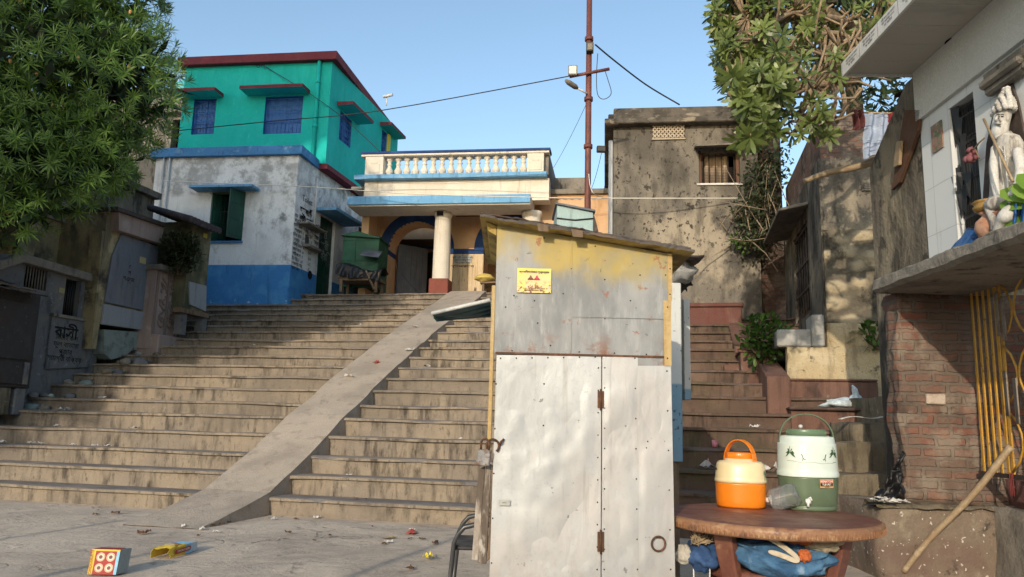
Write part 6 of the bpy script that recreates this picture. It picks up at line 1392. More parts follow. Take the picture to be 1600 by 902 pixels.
text('২০২২ ফেব্রুয়ারী মাসে মেলা\nসকলের আমন্ত্রণ রইল',.010,mbr_,FK.mat(pc2,.0185,q[2]+ph_*.13),po)
h=kh(788,785,.02); q_=FK.rect(779,781,797,790,.02); mb=MB(); mb.fbox(FK,q_[0],q_[1],.0225,.0235,q_[2],q_[3]); stx=mb.build('sticker',mk('worn_sticker',(.42,.42,.38),bump=()),kk)
text('২০১',.012,m_ink,FK.mat((q_[0]+q_[1])/2,.0238,(q_[2]+q_[3])/2),stx)
# padlock
pk=kh(756,712,.045); pl_=thing('padlock',P(pk[0],.04,pk[1]-.04),'scratched steel padlock hanging from the rusty ring at the kiosk edge','padlock')
m_lock=mk('scratched_steel',(.20,.20,.20),[dict(c=(.16,.09,.06),s=40,lo=.5,hi=.6,a=.9),dict(c=(.32,.32,.32),s=25,lo=.55,hi=.66,a=.6)],rough=.5,metal=.3)
fL=Fr(P(pk[0],.04,0),-14); hz=pk[1]
mb=MB(); mb.hexa([fL.pt(-.038,.012,hz-.048),fL.pt(.030,.012,hz-.052),fL.pt(.030,-.012,hz-.052),fL.pt(-.038,-.012,hz-.048),fL.pt(-.030,.012,hz+.030),fL.pt(.038,.012,hz+.026),fL.pt(.038,-.012,hz+.026),fL.pt(-.030,-.012,hz+.030)]); mb.build('body',m_lock,pl_,bevel=.006,seg=2)
mb=MB(); mb.tube([fL.pt(-.016,0,hz+.025)]+[fL.pt(.004+.02*math.cos(PI-t*PI/8),0,hz+.058+.022*math.sin(t*PI/8)) for t in range(9)]+[fL.pt(.024,0,hz+.022)],.0058,8); mb.build('shackle',m_rust,pl_)
# propped tin flap left of the kiosk
fl_=thing('tin_flap',PY(720,490,4.9),'dark teal tin flap propped out from the left side of the kiosk','flap')
a=PY(676,493,4.75);b=PY(766,472,4.62);c=PY(768,496,4.95);d=PY(684,502,5.15)
mb=MB(); up=Vec((0,0,.014)); mb.mesh([a,b,c,d,a+up,b+up,c+up,d+up],[(0,1,2,3),(4,7,6,5),(0,4,5,1),(1,5,6,2),(2,6,7,3),(3,7,4,0)])
n=(b-a)
for f in (.25,.5,.75): mb.tube([a+(d-a)*f-Vec((0,0,.006)),b+(c-b)*f-Vec((0,0,.006))],.008,5)
mb.build('sheet',mk('dark_teal_tin',(.03,.07,.075),[dict(c=(.06,.11,.11),s=8,lo=.5,hi=.64,a=.7)],rough=.5),fl_)
mb=MB(); mb.tube([a+Vec((-.005,-.004,.012)),b+Vec((0,-.004,.012))],.012,6); mb.build('edge_roll',m_pvc,fl_)
mb=MB(); mb.tube([b+Vec((.02,.1,-.0)),b+Vec((.08,.1,.0))],.01,5); mb.build('hinge_rod',m_rust,fl_)
mb=MB(); mb.tube([c+Vec((0,-.05,.0)),c+Vec((.1,-.1,.0))],.01,5); mb.build('hinge_rod',m_rust,fl_)
# small side leaf of the kiosk: white over blue, beyond its right edge
fR=Fr((0,5.6,0),0); s1_=fR.rect(1046,440,1069,722)
rs=thing('rear_stall',fR.pt(s1_[1]-.6,-1,.5),'white and blue tin stall with torn roofing behind the tin kiosk','stall')
def rr_(px,py,o=0): h=fR.hit(px,py,o); return h
m_bw=NT('white_over_blue_tin'); 
def bluewhite():
    t=NT('white_over_blue_tin_paint'); z=t.sep(t.pos)[2]; zl=rr_(1060,600)[1]
    c=t.mix(t.mr(z,zl-.01,zl+.01),(.17,.30,.40),(.52,.54,.53)); c=layers(t,c,[dict(c=(.12,.10,.09),s=(9,9,1),lo=.54,hi=.68,a=.7),dict(c=(.04,.035,.03),s=22,lo=.64,hi=.68,a=.9)])
    return t.done(t.bsdf(c,.5,0,.4,t.bump(t.noise(8,3),.3,.02)))
m_bwt=bluewhite(); bpy.data.materials.remove(m_bw.m)
z0=rr_(1060,722)[1]; z1=rr_(1060,442)[1]; xa=rr_(1066,600)[0]
mb=MB(); mb.fbox(fR,xa-.9,xa,-1.6,0,z0,z1); mb.build('side_panel',m_bwt,rs,bevel=.006)
xb=rr_(1075,600,-.9)[0]; mb=MB(); mb.fbox(fR,xb-.05,xb,-1.2,-.8,rr_(1075,625,-.9)[1],rr_(1075,470,-.9)[1]); mb.build('door_leaf',m_bwt,rs)
for x in (xa-.8,xa-.06):
    for o in (-.06,-1.5):
        mb=MB(); mb.fbox(fR,x-.035,x+.035,o-.035,o+.035,0.0,z0); mb.build('leg',m_oldwood,rs)
mb=MB(); A=rr_(1098,405,.1); B=rr_(1072,400,.1)
mb.grid(lambda u,v:fR.pt(B[0]-1.0+(A[0]-B[0]+1.0)*u,.15-1.9*v,A[1]+.12-.10*u+.03*mnoise.noise(Vec((u*7,v*5,2)))),24,12); o_=mb.build('roof',m_iron,rs); md=o_.modifiers.new('solid','SOLIDIFY'); md.thickness=.015
mb=MB(); C_=rr_(1090,425,-.3); mb.grid(lambda u,v:fR.pt(xa-.1+.26*u+.05*mnoise.noise(Vec((v*5,u*3,1))),-.3-.5*v,z1+.05+.30*(1-u)**1.3+.05*mnoise.noise(Vec((u*8,v*8,4)))),14,14); o_=mb.build('torn_sheet',m_black,rs); md=o_.modifiers.new('solid','SOLIDIFY'); md.thickness=.006
mb=MB(); mb.ball(fR.pt(xa+.02,-.1,z1+.09),.10,.12,.07,14,jit=.6,seed=3); tag(mb.build('grey_sack',mk('grey_sack_cloth',(.38,.38,.37),[dict(c=(.2,.2,.2),s=30,lo=.5,hi=.6,a=.7)])),'crumpled grey sack tucked under the torn roof behind the kiosk','sack')
# second pale-blue tin stall further up, rising above the kiosk roof
fT=Fr((0,12.0,0),0); q=fT.rect(870,322,927,362)
tb=thing('pale_blue_stall',fT.pt((q[0]+q[1])/2,-.5,2.3),'pale blue-green tin stall with sloping lid showing above the kiosk roof','stall')
m_pb=mk('pale_blue_tin',(.30,.42,.42),[dict(c=(.42,.52,.50),s=3,lo=.48,hi=.64,a=.6),dict(c=(.15,.2,.2),s=(8,8,1),lo=.54,hi=.68,a=.6)],rough=.5,spec=.4)
zr=fT.hit(928,332)[1]; zl_=fT.hit(870,320)[1]; P2=fT.pt
vb_=(Vec(P2(q[0],0,0))-A0).dot(SV); zbase=stair_z((Vec(P2(q[0],0,0))-A0).dot(SV))
mb=MB(); mb.hexa([P2(q[0],0,zbase+.25),P2(q[1],0,zbase+.25),P2(q[1],-.9,zbase+.25),P2(q[0],-.9,zbase+.25),P2(q[0],0,zl_),P2(q[1],0,zr),P2(q[1],-.9,zr),P2(q[0],-.9,zl_)]); mb.build('body',m_pb,tb,bevel=.008)
mb=MB(); mb.hexa([P2(q[0]-.03,.05,zl_),P2(q[1]+.03,.05,zr),P2(q[1]+.03,-1,zr),P2(q[0]-.03,-1,zl_),P2(q[0]-.03,.05,zl_+.03),P2(q[1]+.03,.05,zr+.03),P2(q[1]+.03,-1,zr+.03),P2(q[0]-.03,-1,zl_+.03)]); mb.build('lid',m_greytin,tb)
z3=fT.hit(900,343)[1]; mb=MB(); mb.tube([P2(q[0],.01,z3+.01),P2((q[0]+q[1])/2,.012,z3-.015),P2(q[1],.01,z3+.02)],.012,5); mb.build('seam',m_black,tb)
mb=MB(); mb.hexa([P2(q[1],.0,zr-.45),P2(q[1]+.12,.0,zr-.45),P2(q[1]+.12,-.9,zr-.45),P2(q[1],-.9,zr-.45),P2(q[1],.0,zr-.06),P2(q[1]+.02,.0,zr-.06),P2(q[1]+.02,-.9,zr-.06),P2(q[1],-.9,zr-.06)]); mb.build('side_flap',m_iron,tb)
mb=MB(); mb.hexa([P2(q[0]-.14,.0,zl_-.55),P2(q[0],.0,zl_-.5),P2(q[0],-.9,zl_-.5),P2(q[0]-.14,-.9,zl_-.55),P2(q[0]-.12,.0,zl_-.52),P2(q[0],.0,zl_-.38),P2(q[0],-.9,zl_-.38),P2(q[0]-.12,-.9,zl_-.52)]); mb.build('side_flap',m_iron,tb)
for a in (q[0]+.05,q[1]-.05):
    for o in (-.05,-.85):
        mb=MB(); mb.fbox(fT,a-.04,a+.04,o-.04,o+.04,zbase-.02,zbase+.25); mb.build('leg',m_oldwood,tb)
# ================================================================ round table and what stands on it
TC=Vec((1.37,4.15,0)); TZ=.795; TR=.555
m_tab=mk('brown_moulded_plastic',(.17,.062,.042),[dict(c=(.26,.12,.075),s=5,lo=.48,hi=.66,a=.6),dict(c=(.36,.22,.13),s=(14,14,14),lo=.56,hi=.68,a=.55),dict(c=(.09,.035,.03),s=9,lo=.54,hi=.66,a=.7)],rough=.5,spec=.45,bump=((30,.25,.004),))
m_rim=mk('worn_table_rim',(.30,.15,.075),[dict(c=(.42,.26,.14),s=(14,14,30),lo=.5,hi=.64,a=.7),dict(c=(.13,.06,.04),s=10,lo=.55,hi=.66,a=.7)],rough=.5,spec=.45)
tb_=thing('round_table',TC,'round brown plastic table with ribbed rim standing right of the tin kiosk','table')
mb=MB(); mb.lathe(TC+Vec((0,0,TZ)),[(TR-.10,-.055,1),(TR-.02,-.06,1),(TR-.004,-.052,1),(TR,-.03,1),(TR-.004,-.012,1),(TR-.02,-.002),(TR-.05,0),(.0,.0)],96)
for i in range(150):
    a=2*PI*i/150; c=TC+Vec((math.cos(a)*(TR-.001),math.sin(a)*(TR-.001),TZ)); t=Vec((-math.sin(a),math.cos(a),0)); n=Vec((math.cos(a),math.sin(a),0))
    mb.hexa([c+t*-.004+n*-.006+Vec((0,0,-.052)),c+t*.004+n*-.006+Vec((0,0,-.052)),c+t*.004+n*.003+Vec((0,0,-.05)),c-t*.004+n*.003+Vec((0,0,-.05)),c-t*.004-n*.006+Vec((0,0,-.022)),c+t*.004-n*.006+Vec((0,0,-.022)),c+t*.004+n*.003+Vec((0,0,-.024)),c-t*.004+n*.003+Vec((0,0,-.024))],1)
mb.build('tabletop',[m_tab,m_rim],tb_)
for ang in (-140,-48,40,132):
    a=R(ang); n=Vec((math.cos(a),math.sin(a),0)); t=Vec((-math.sin(a),math.cos(a),0)); mb=MB(); secs=[(.40,.085,TZ-.05),(.37,.08,.62),(.30,.065,.40),(.27,.06,.2),(.30,.07,.0)]
    vs=[]
    for r_,w_,z in secs:
        for sn,st_ in ((.028,-1),(.028,1),(-.028,1),(-.028,-1)): vs.append(TC+n*(r_+sn)+t*(w_*st_*.62)+Vec((0,0,z)))
    fs=[(3,2,1,0)]+[(i*4+j,i*4+(j+1)%4,(i+1)*4+(j+1)%4,(i+1)*4+j) for i in range(4) for j in range(4)]+[(16,17,18,19)]
    mb.mesh(vs,fs); mb.build('leg',m_tab,tb_,bevel=.008)
mb=MB(); mb.lathe(TC+Vec((0,0,.49)),[(.30,0),(.33,.01),(.33,.05),(.30,.06)],48); mb.build('shelf',m_tab,tb_)
mb=MB(); mb.lathe(TC+Vec((0,0,.28)),[(.245,0),(.25,.02),(.25,.20),(.24,.205)],40); mb.build('apron',m_rim,tb_)
def onT(px,py): p=PZ(px,py,TZ); return p
# orange water jug
oc=onT(1158,792); oc.z=TZ
oj=thing('water_jug',oc,'small orange and cream water jug with an orange carrying handle','water jug')
m_or=plain('orange_plastic',(.80,.22,.012),.3,var=.04); m_cr=plain('cream_plastic',(.76,.62,.36),.32,var=.04)
def dist(p): return (p-CP).length
ds=dist(oc)/math.sqrt(1+((1158-800)/FPX)**2); k=ds/FPX   # metres per pixel there
W_=74*k/2; D_=W_*.86
def jlathe(name,c,prof,mat,parent,sx,sy,rot=0,pw=2.5,seg=48):
    mb=MB(); mb.lathe(c,prof,seg,0,sx,sy,rot,pw); return mb.build(name,mat,parent)
u=k
jlathe('lower_body',oc,[(.86,0),(.93,.004),(.97,.012),(.985,12*u),(1.0,34*u),(1.0,36*u)],m_or,oj,W_,D_,-.25)
jlathe('upper_body',oc+Vec((0,0,36.2*u)),[(1.03,0),(1.03,4*u),(1.015,5*u),(1.0,8*u),(.97,22*u),(.93,28*u),(.84,31*u),(.62,32*u),(.60,35*u),(.0,35*u)],m_cr,oj,W_,D_,-.25)
mb=MB(); mb.lathe(oc+Vec((0,0,70*u)),[(.52,0),(.54,.003),(.54,9*u),(.52,10*u),(.45,10.5*u),(.0,11*u)],40,0,W_,D_,-.25,2.2)
for i in range(44):
    a=2*PI*i/44; mb.tube([oc+Vec((math.cos(a)*W_*.535,math.sin(a)*D_*.535,71*u)),oc+Vec((math.cos(a)*W_*.535,math.sin(a)*D_*.535,79*u))],.0016,4)
mb.build('lid',m_or,oj)
mb=MB(); f=Fr(oc,-50); pts=[]
hw_=26*u
for i in range(15):
    t=PI*i/14; a=-hw_*math.cos(t); z=TZ+58*u+41*u*max(0,math.sin(t))**.75; pts.append((a,z))
for i in range(14):
    (a0_,z0_),(a1_,z1_)=pts[i],pts[i+1]; d=Vec((a1_-a0_,z1_-z0_)); d.normalize(); nx,nz=-d.y*.003,d.x*.003
    q=5.2*u
    mb.hexa([f.pt(a0_-nx,q,z0_-nz),f.pt(a1_-nx,q,z1_-nz),f.pt(a1_-nx,-q,z1_-nz),f.pt(a0_-nx,-q,z0_-nz),f.pt(a0_+nx,q,z0_+nz),f.pt(a1_+nx,q,z1_+nz),f.pt(a1_+nx,-q,z1_+nz),f.pt(a0_+nx,-q,z0_+nz)])
mb.build('handle',m_or,oj,merge=True,bevel=.0015)
for a in (-hw_,hw_): 
    mb=MB(); mb.ball(f.pt(a,0,TZ+57*u),.012,.012,.016,10); mb.build('handle_lug',m_or,oj)
mgt=plain('printed_green',(.12,.20,.13),.5); 
def decal(verts,fn,mat,parent,name='print'):
    mb=MB(); mb.poly([fn(*p) for p in verts]); return mb.build(name,mat,parent)
def jugpt(c,Wx,Dy,rot,pw,ang,z,off=.0012):
    ca,sa=math.cos(ang),math.sin(ang); q=(abs(ca)**pw+abs(sa)**pw)**(-1/pw); x=(Wx+off)*ca*q;y=(Dy+off)*sa*q
    return c+Vec((x*math.cos(rot)-y*math.sin(rot),x*math.sin(rot)+y*math.cos(rot),z))
for (az,zz,s) in ((-.42,50,1),(-.55,52,.7),(-.30,48,.6)):
    mb=MB(); mb.poly([jugpt(oc,W_*1.0,D_*1.0,-.25,2.5,az+.07*s*math.cos(t*PI/5),(zz+5*s*math.sin(t*PI/5))*u) for t in range(10)]); mb.tube([jugpt(oc,W_*1.01,D_*1.01,-.25,2.5,az,(zz-4)*u),jugpt(oc,W_*1.01,D_*1.01,-.25,2.5,az,(zz-11)*u)],.0012,4); mb.build('tree_print',mgt,oj)
mb=MB(); mb.poly([jugpt(oc,W_*1.01,D_*1.01,-.25,2.5,-2.75+d,z*u) for d,z in ((-.10,54),(.12,54),(.12,57),(-.10,57))]); mb.build('print_band',m_black,oj)
# white-and-green water cooler
gc=onT(1264,795); gc.z=TZ
gk=dist(gc)/math.sqrt(1+((1264-800)/FPX)**2)/FPX; u2=gk
gj=thing('water_cooler',gc,'large white and green water cooler with palm prints and a green bail handle','water cooler')
m_gw=plain('white_green_plastic',(.66,.74,.66),.3,var=.03); m_gg=plain('sage_green_plastic',(.12,.165,.10),.32,var=.06); m_gl=plain('lid_green',(.13,.20,.12),.3,var=.05)
GW=42.5*u2; GD=GW*.9
jlathe('lower_body',gc,[(.90,0),(.93,.003),(.935,5*u2),(.90,6*u2),(.915,7*u2),(.95,9*u2),(.985,30*u2),(1.0,46*u2),(1.0,48*u2)],m_gg,gj,GW,GD,.15,2.3,64)
jlathe('upper_body',gc+Vec((0,0,48.2*u2)),[(1.035,0),(1.04,1*u2),(1.04,6*u2),(1.02,7*u2),(1.01,12*u2),(.985,46*u2),(.975,49*u2),(.94,49.5*u2),(.935,56*u2),(.90,59*u2),(.72,60*u2),(.0,60*u2)],m_gw,gj,GW,GD,.15,2.3,64)
mb=MB(); mb.lathe(gc+Vec((0,0,108*u2)),[(.68,0),(.68,9*u2),(.66,10*u2),(.60,10.2*u2),(.59,9.2*u2),(.0,9.2*u2)],56,0,GW,GD,.15,2.1)
for i in range(60):
    a=2*PI*i/60; p0=gc+Vec((math.cos(a)*GW*.682,math.sin(a)*GD*.682,109*u2)); mb.tube([p0,p0+Vec((0,0,7.5*u2))],.0014,4)
mb.build('lid',m_gl,gj)
mb=MB(); mb.ball(gc+Vec((-.03,0,122*u2)),.012,.012,.012,12); tag(mb.build('white_plug',m_pvc,gj),'x','x') if False else mb.build('plug',m_pvc,gj)
f=Fr(gc,-6); mb=MB(); n=26; hw_=40.5*u2
for i in range(n):
    def hp(j): t=PI*j/n; return (-hw_*math.cos(t),TZ+96*u2+45*u2*max(0,math.sin(t))**.8)
    (a0_,z0_),(a1_,z1_)=hp(i),hp(i+1); d=Vec((a1_-a0_,z1_-z0_)); d.normalize(); nx,nz=-d.y*.0036,d.x*.0036; q=.010
    mb.hexa([f.pt(a0_-nx,q,z0_-nz),f.pt(a1_-nx,q,z1_-nz),f.pt(a1_-nx,-q,z1_-nz),f.pt(a0_-nx,-q,z0_-nz),f.pt(a0_+nx,q,z0_+nz),f.pt(a1_+nx,q,z1_+nz),f.pt(a1_+nx,-q,z1_+nz),f.pt(a0_+nx,-q,z0_+nz)])
mb.build('bail_handle',m_gg,gj,merge=True,bevel=.0012)
gp=lambda a,z,o=.0015:jugpt(gc,GW*1.0,GD*1.0,.15,2.3,a,z*u2,o)
m_prt=plain('palm_print',(.035,.09,.04),.5)
def palm(a0_,z0_,sc):
    mb=MB()
    for j in range(7):
        t=PI*(.02+.16*j); L=.14*sc; pts=[]
        tip=(a0_+L*math.cos(t),z0_+7*sc*math.sin(t)-5*sc*abs(math.cos(t)))
        mb.poly([gp(a0_,z0_,.003),gp((a0_+tip[0])/2+.02,(z0_+tip[1])/2+2.2*sc,.003),gp(*tip,.003),gp((a0_+tip[0])/2-.005,(z0_+tip[1])/2-.6*sc,.003)])
    mb.build('palm_print',m_prt,gj)
palm(-1.05,83,1.5); palm(-2.62,83,1.5)
for a_,s in ((-2.16,1),(-1.42,-1)):
    mb=MB(); mb.tube([gp(a_-.05*s,82,.002),gp(a_,75,.002),gp(a_+.07*s,74,.002)],.0022,5); mb.tube([gp(a_,76,.002),gp(a_-.03*s,72,.002)],.0016,4); mb.build('deckchair_print',m_prt,gj)
mb=MB(); mb.tube([gp(-2.75+.1*i,71.0+.7*math.sin(i*.9)-.15*i,.0012) for i in range(18)],.0007,4); mb.tube([gp(-1.05+.02*i,70.5+.6*math.sin(i*2.),.0012) for i in range(9)],.0009,4); mb.build('ground_line_print',m_prt,gj)
# maker's label
def gpl(a,z,o): return gp(a,z,o)
aL_=-1.40; 
def lblmat(o): 
    c=gp(aL_,40,o); n=Vec((math.cos(aL_+.15),math.sin(aL_+.15),0)); e=Vec((-n.y,n.x,0)); m=Mat(((e.x,0,n.x),(e.y,0,n.y),(0,1,0))).to_4x4(); m.translation=c; return m
M_=lblmat(.004)
def lrect(x0,x1,y0,y1,z,mat,name,par):
    mb=MB(); mb.poly([M_@Vec((x0,y0,z)),M_@Vec((x1,y0,z)),M_@Vec((x1,y1,z)),M_@Vec((x0,y1,z))]); return mb.build(name,mat,par)
lw,lh=12*u2,6.2*u2
lb=lrect(-lw,lw,-lh,lh,0,plain('label_orange',(.62,.36,.16),.4),'label',gj)
lrect(-lw*.93,lw*.93,.1*lh,lh*.88,.0004,plain('label_red',(.45,.05,.03),.4),'label_band',lb); lrect(-lw*.93,lw*.93,-lh*.62,.08*lh,.0004,m_black,'label_band',lb)
m_lt=plain('label_cream',(.75,.68,.55),.5)
text('REMATON',.0215*u2/.0035*.95 if False else lh*.78,m_lt,M_@Mat.Translation((0,lh*.48,.001)),lb,bold=.0003,sx=.95); text('TUF-PET',lh*.72,m_lt,M_@Mat.Translation((0,-lh*.27,.001)),lb,bold=.0003); text('· 10 LITRES ·',lh*.3,plain('label_brown',(.2,.08,.03),.5),M_@Mat.Translation((0,-lh*.8,.001)),lb)
# taps
def tap(name,c,dirdeg,parent):
    f=Fr(c,dirdeg); f.o=Vec(c); mb=MB(); mb.tube([f.pt(0,-.03,0),f.pt(0,.022,0)],.011,12); mb.tube([f.pt(0,.012,.004),f.pt(0,.018,-.030)],[.008,.0065],10); mb.tube([f.pt(-.004,.010,.008),f.pt(.014,.016,.020),f.pt(.020,.018,.004)],.005,8); mb.lathe(f.pt(0,.006,-.002),[(.015,-.012),(.0165,0),(.014,.013)],14); return mb.build(name,plain('white_tap_plastic',(.74,.74,.70),.35,var=.03) if 'white_tap_plastic' not in bpy.data.materials else bpy.data.materials['white_tap_plastic'],parent)
tap('tap',jugpt(oc,W_,D_,-.25,2.5,-.18,13*u,.004),70,oj)
tap('tap',gp(-2.05,15,.006),-28,gj)
# clear plastic jar lying between them
m_clear=NT('clear_plastic'); gl=m_clear.n('ShaderNodeBsdfPrincipled'); gl.inputs['Base Color'].default_value=(.93,.95,.94,1); gl.inputs['Roughness'].default_value=.08; gl.inputs['IOR'].default_value=1.28; gl.inputs['Transmission Weight'].default_value=.93
m_clear=m_clear.done(gl.outputs[0])
jc=onT(1226,797); jc.y+=.0
ax=Vec((.86,-.30,.34)).normalized(); jr=.062; cj=Vec((jc.x,jc.y,TZ+jr+.006)); 
mb=MB(); t1=Vec((0,0,1))-ax*ax.z; t1.normalize(); t2=ax.cross(t1)
prof=[(0,-.085),(.35,-.085),(.8,-.08),(.97,-.065),(1,-.04),(.97,-.02),(1,0),(.97,.02),(1,.035),(.96,.06),(.8,.078),(.5,.07),(.2,.058),(0,.055)]
seg=36; vs=[]
for q,h in prof:
    for j in range(seg):
        a=2*PI*j/seg; rr_2=jr*q*(1+(.05*math.cos(a*8) if h>.05 else .015*mnoise.noise(Vec((math.cos(a)*2,math.sin(a)*2,h*30))))); vs.append(cj+ax*(h*1.0)+(t1*math.cos(a)+t2*math.sin(a))*rr_2)
mb.mesh(vs,[(i*seg+j,i*seg+(j+1)%seg,(i+1)*seg+(j+1)%seg,(i+1)*seg+j) for i in range(len(prof)-1) for j in range(seg)],0,True)
js=mb.build('plastic_jar',m_clear,base=(cj.x,cj.y,TZ)); md=js.modifiers.new('solid','SOLIDIFY'); md.thickness=.0015; tag(js,'clear plastic jar lying on the table between the two water jugs','jar')
# blue cloth bundle and odds and ends stuffed under the table top
m_den=mk('faded_blue_canvas',(.055,.14,.26),[dict(c=(.10,.22,.36),s=4,lo=.45,hi=.62,a=.8),dict(c=(.26,.36,.46),s=(12,12,7),lo=.55,hi=.68,a=.7,d=8),dict(c=(.03,.075,.15),s=6,lo=.52,hi=.66,a=.7)],rough=.85,bump=((8,.6,.03),(26,.45,.010)))
m_den2=mk('dark_blue_canvas',(.03,.07,.17),[dict(c=(.06,.12,.26),s=8,lo=.48,hi=.62,a=.8)],bump=((26,.35,.006),))
def bundle(c,rx,ry,rz,seed,mat,name,lab,fold=.22,sag=0):
    mb=MB(); c=Vec(c)
    def fn(u_,v_):
        a=2*PI*u_;b=PI*v_; d=Vec((math.cos(a)*math.sin(b),math.sin(a)*math.sin(b),-math.cos(b)))
        q=1+.06*abs(mnoise.noise(Vec((d.x*4+seed,d.y*2,d.z*9))))+fold*mnoise.noise(d*1.6+Vec((seed,0,0)))+fold*.5*math.sin(d.x*9+4*mnoise.noise(d*2+Vec((0,seed,0)))+d.z*5)*.6+fold*.22*mnoise.noise(d*6+Vec((seed,3,0)))
        p=Vec((d.x*rx,d.y*ry,d.z*rz))*q; p.z-=sag*(1-(d.x)**2)*.0; p.z+= sag*(d.x**2); return c+p
    mb.grid(fn,56,36); return tag(mb.build(name,mat),lab,'cloth bundle')
T=lambda x,y,z:TC+Vec((x,y,z))
bundle(T(-.03,-.24,.615),.25,.20,.085,3,m_den,'cloth_bundle','faded blue canvas bundle stuffed between the legs under the round table',.24,.045)
bundle(T(.0,-.18,.70),.22,.16,.05,8,m_den2,'cloth_bundle','dark blue folded cloth on top of the faded canvas bundle',.22)
bundle(T(-.37,-.10,.60),.085,.10,.075,5,m_den2,'cloth_bundle','small blue cloth roll hanging outside the left table leg',.25)
def strap(pts,w,mat,name,lab,cat):
    mb=MB(); P_=[Vec(p) for p in pts]; n=len(P_)
    vs=[]
    for i,p in enumerate(P_):
        d=(P_[min(i+1,n-1)]-P_[max(i-1,0)]).normalized(); s_=d.cross(Vec((0,-1,.25))).normalized()*w*.5; vs+=[p-s_,p+s_]
    mb.mesh(vs,[(2*i,2*i+1,2*i+3,2*i+2) for i in range(n-1)],0,True); o=mb.build(name,mat); md=o.modifiers.new('solid','SOLIDIFY'); md.thickness=.004; sd=o.modifiers.new('sub','SUBSURF'); sd.levels=sd.render_levels=2; return tag(o,lab,cat)
m_cst=mk('cream_strap',(.55,.48,.36),[dict(c=(.35,.28,.2),s=14,lo=.5,hi=.66,a=.6)])
strap([T(-.14,-.36,.735),T(-.10,-.41,.715),T(-.05,-.445,.68),T(-.01,-.455,.645),T(-.02,-.46,.635),T(-.06,-.455,.65),T(-.10,-.445,.665),T(-.15,-.42,.675)],.026,m_cst,'cloth_strap','cream cloth strap curling out of the blue bundle','strap')
m_orc=mk('orange_cloth',(.50,.13,.04),[dict(c=(.3,.07,.03),s=12,lo=.5,hi=.66,a=.6)])
bundle(T(.03,-.36,.725),.075,.05,.025,14,m_orc,'orange_cloth','orange rag crumpled just under the table rim above the bundle',.3)
bundle(T(.02,-.43,.66),.03,.022,.03,17,m_orc,'orange_cloth','small orange rag caught beside the cream strap',.3)
bundle(T(.14,-.36,.71),.09,.05,.04,19,mk('beige_bag_cloth',(.36,.30,.2),[dict(c=(.2,.16,.1),s=9,lo=.5,hi=.66,a=.6)]),'beige_bag','beige cloth bag end under the right side of the table rim',.25)
mb=MB(); rr=random.Random(3)
for j in range(26):
    a=rr.uniform(0,6); c=T(-.37,-.15,.70); mb.tube([c+Vec((.06*math.cos(a+t*.7)+rr.uniform(-.02,.02),.04*math.sin(a+t)+rr.uniform(-.02,.02),.035*math.sin(t*1.3+a)+rr.uniform(-.015,.015))) for t in range(8)],.0028,4)
tag(mb.build('rope_tangle',mk('jute_rope',(.40,.31,.2))),'tangle of frayed jute rope beside the left table leg','rope')
mb=MB(); mb.tube([T(-.42,-.1,.60),T(-.43,-.15,.48),T(-.40,-.18,.43),T(-.36,-.18,.47),T(-.35,-.16,.58)],.004,6); tag(mb.build('cord_loop',m_rope),'thin pale cord hanging in a loop below the blue cloth roll','cord')
o=bundle(T(-.47,-.12,.60),.045,.035,.045,23,mk('white_sacking',(.5,.47,.4),[dict(c=(.3,.27,.22),s=15,lo=.5,hi=.66,a=.6)]),'white_cloth','white sacking scrap hanging left of the blue cloth roll',.25)
mb=MB(); p=T(.12,.42,.0); mb.box(p.x-.3,p.x+.2,p.y,p.y+.3,.0,.22); tag(mb.build('cardboard_box',mk('cardboard',(.30,.20,.11),[dict(c=(.2,.13,.07),s=6,lo=.5,hi=.64,a=.6)]),bevel=.004),'low brown cardboard box under the round table','box')
# ---------------------------------------------------------------- black plastic chair
cc=PY(748,850,5.35); cc.z=0; ch=thing('plastic_chair',(cc.x+.1,cc.y,0),'scuffed black plastic armchair half hidden behind the left edge of the kiosk','chair')
m_chp=mk('scuffed_black_plastic',(.030,.032,.036),[dict(c=(.16,.16,.16),s=(9,9,2),lo=.58,hi=.70,a=.7),dict(c=(.09,.09,.09),s=4,lo=.5,hi=.66,a=.5)],rough=.42,spec=.5,bump=())
xf=PY(716,822,5.2).x; za_=PY(726,820,5.2).z
x0c=PY(708,850,5.2).x; yN,yF=5.2,5.72; xB=x0c+.50
for y in (yN,yF):
    mb=MB(); 
    for s_ in (0,):
        P0=[(x0c-.03,y,0),(x0c-.01,y,.25),(x0c+.005,y,.45),(x0c+.03,y,za_-.06),(x0c+.07,y,za_-.015),(x0c+.13,y,za_),(x0c+.3,y,za_+.005),(xB,y,za_+.02)]
        n=len(P0); vs=[]
        for i,p in enumerate(P0):
            w_=.028 if i<3 else .032; d=(Vec(P0[min(i+1,n-1)])-Vec(P0[max(i-1,0)])).normalized(); nn=Vec((-d.z,0,d.x)); th_2=.014
            for a_,b_ in ((-1,-1),(1,-1),(1,1),(-1,1)): vs.append(Vec(p)+Vec((0,a_*w_,0))+nn*b_*th_2)
        mb.mesh(vs,[(0,1,2,3)]+[(i*4+j,i*4+(j+1)%4,(i+1)*4+(j+1)%4,(i+1)*4+j) for i in range(n-1) for j in range(4)]+[(n*4-4,n*4-1,n*4-2,n*4-3)],0,True)
    mb.build('arm_and_leg',m_chp,ch,bevel=.004)
    mb=MB(); mb.tube([(xB+.06,y,0),(xB+.02,y,.4),(xB+.04,y,.6),(xB+.09,y,.82)],[.022,.026,.026,.022],8); mb.build('rear_leg',m_chp,ch)
mb=MB(); mb.box(x0c,xB+.03,yN+.02,yF-.02,.40,.43); mb.build('seat',m_chp,ch,bevel=.01)
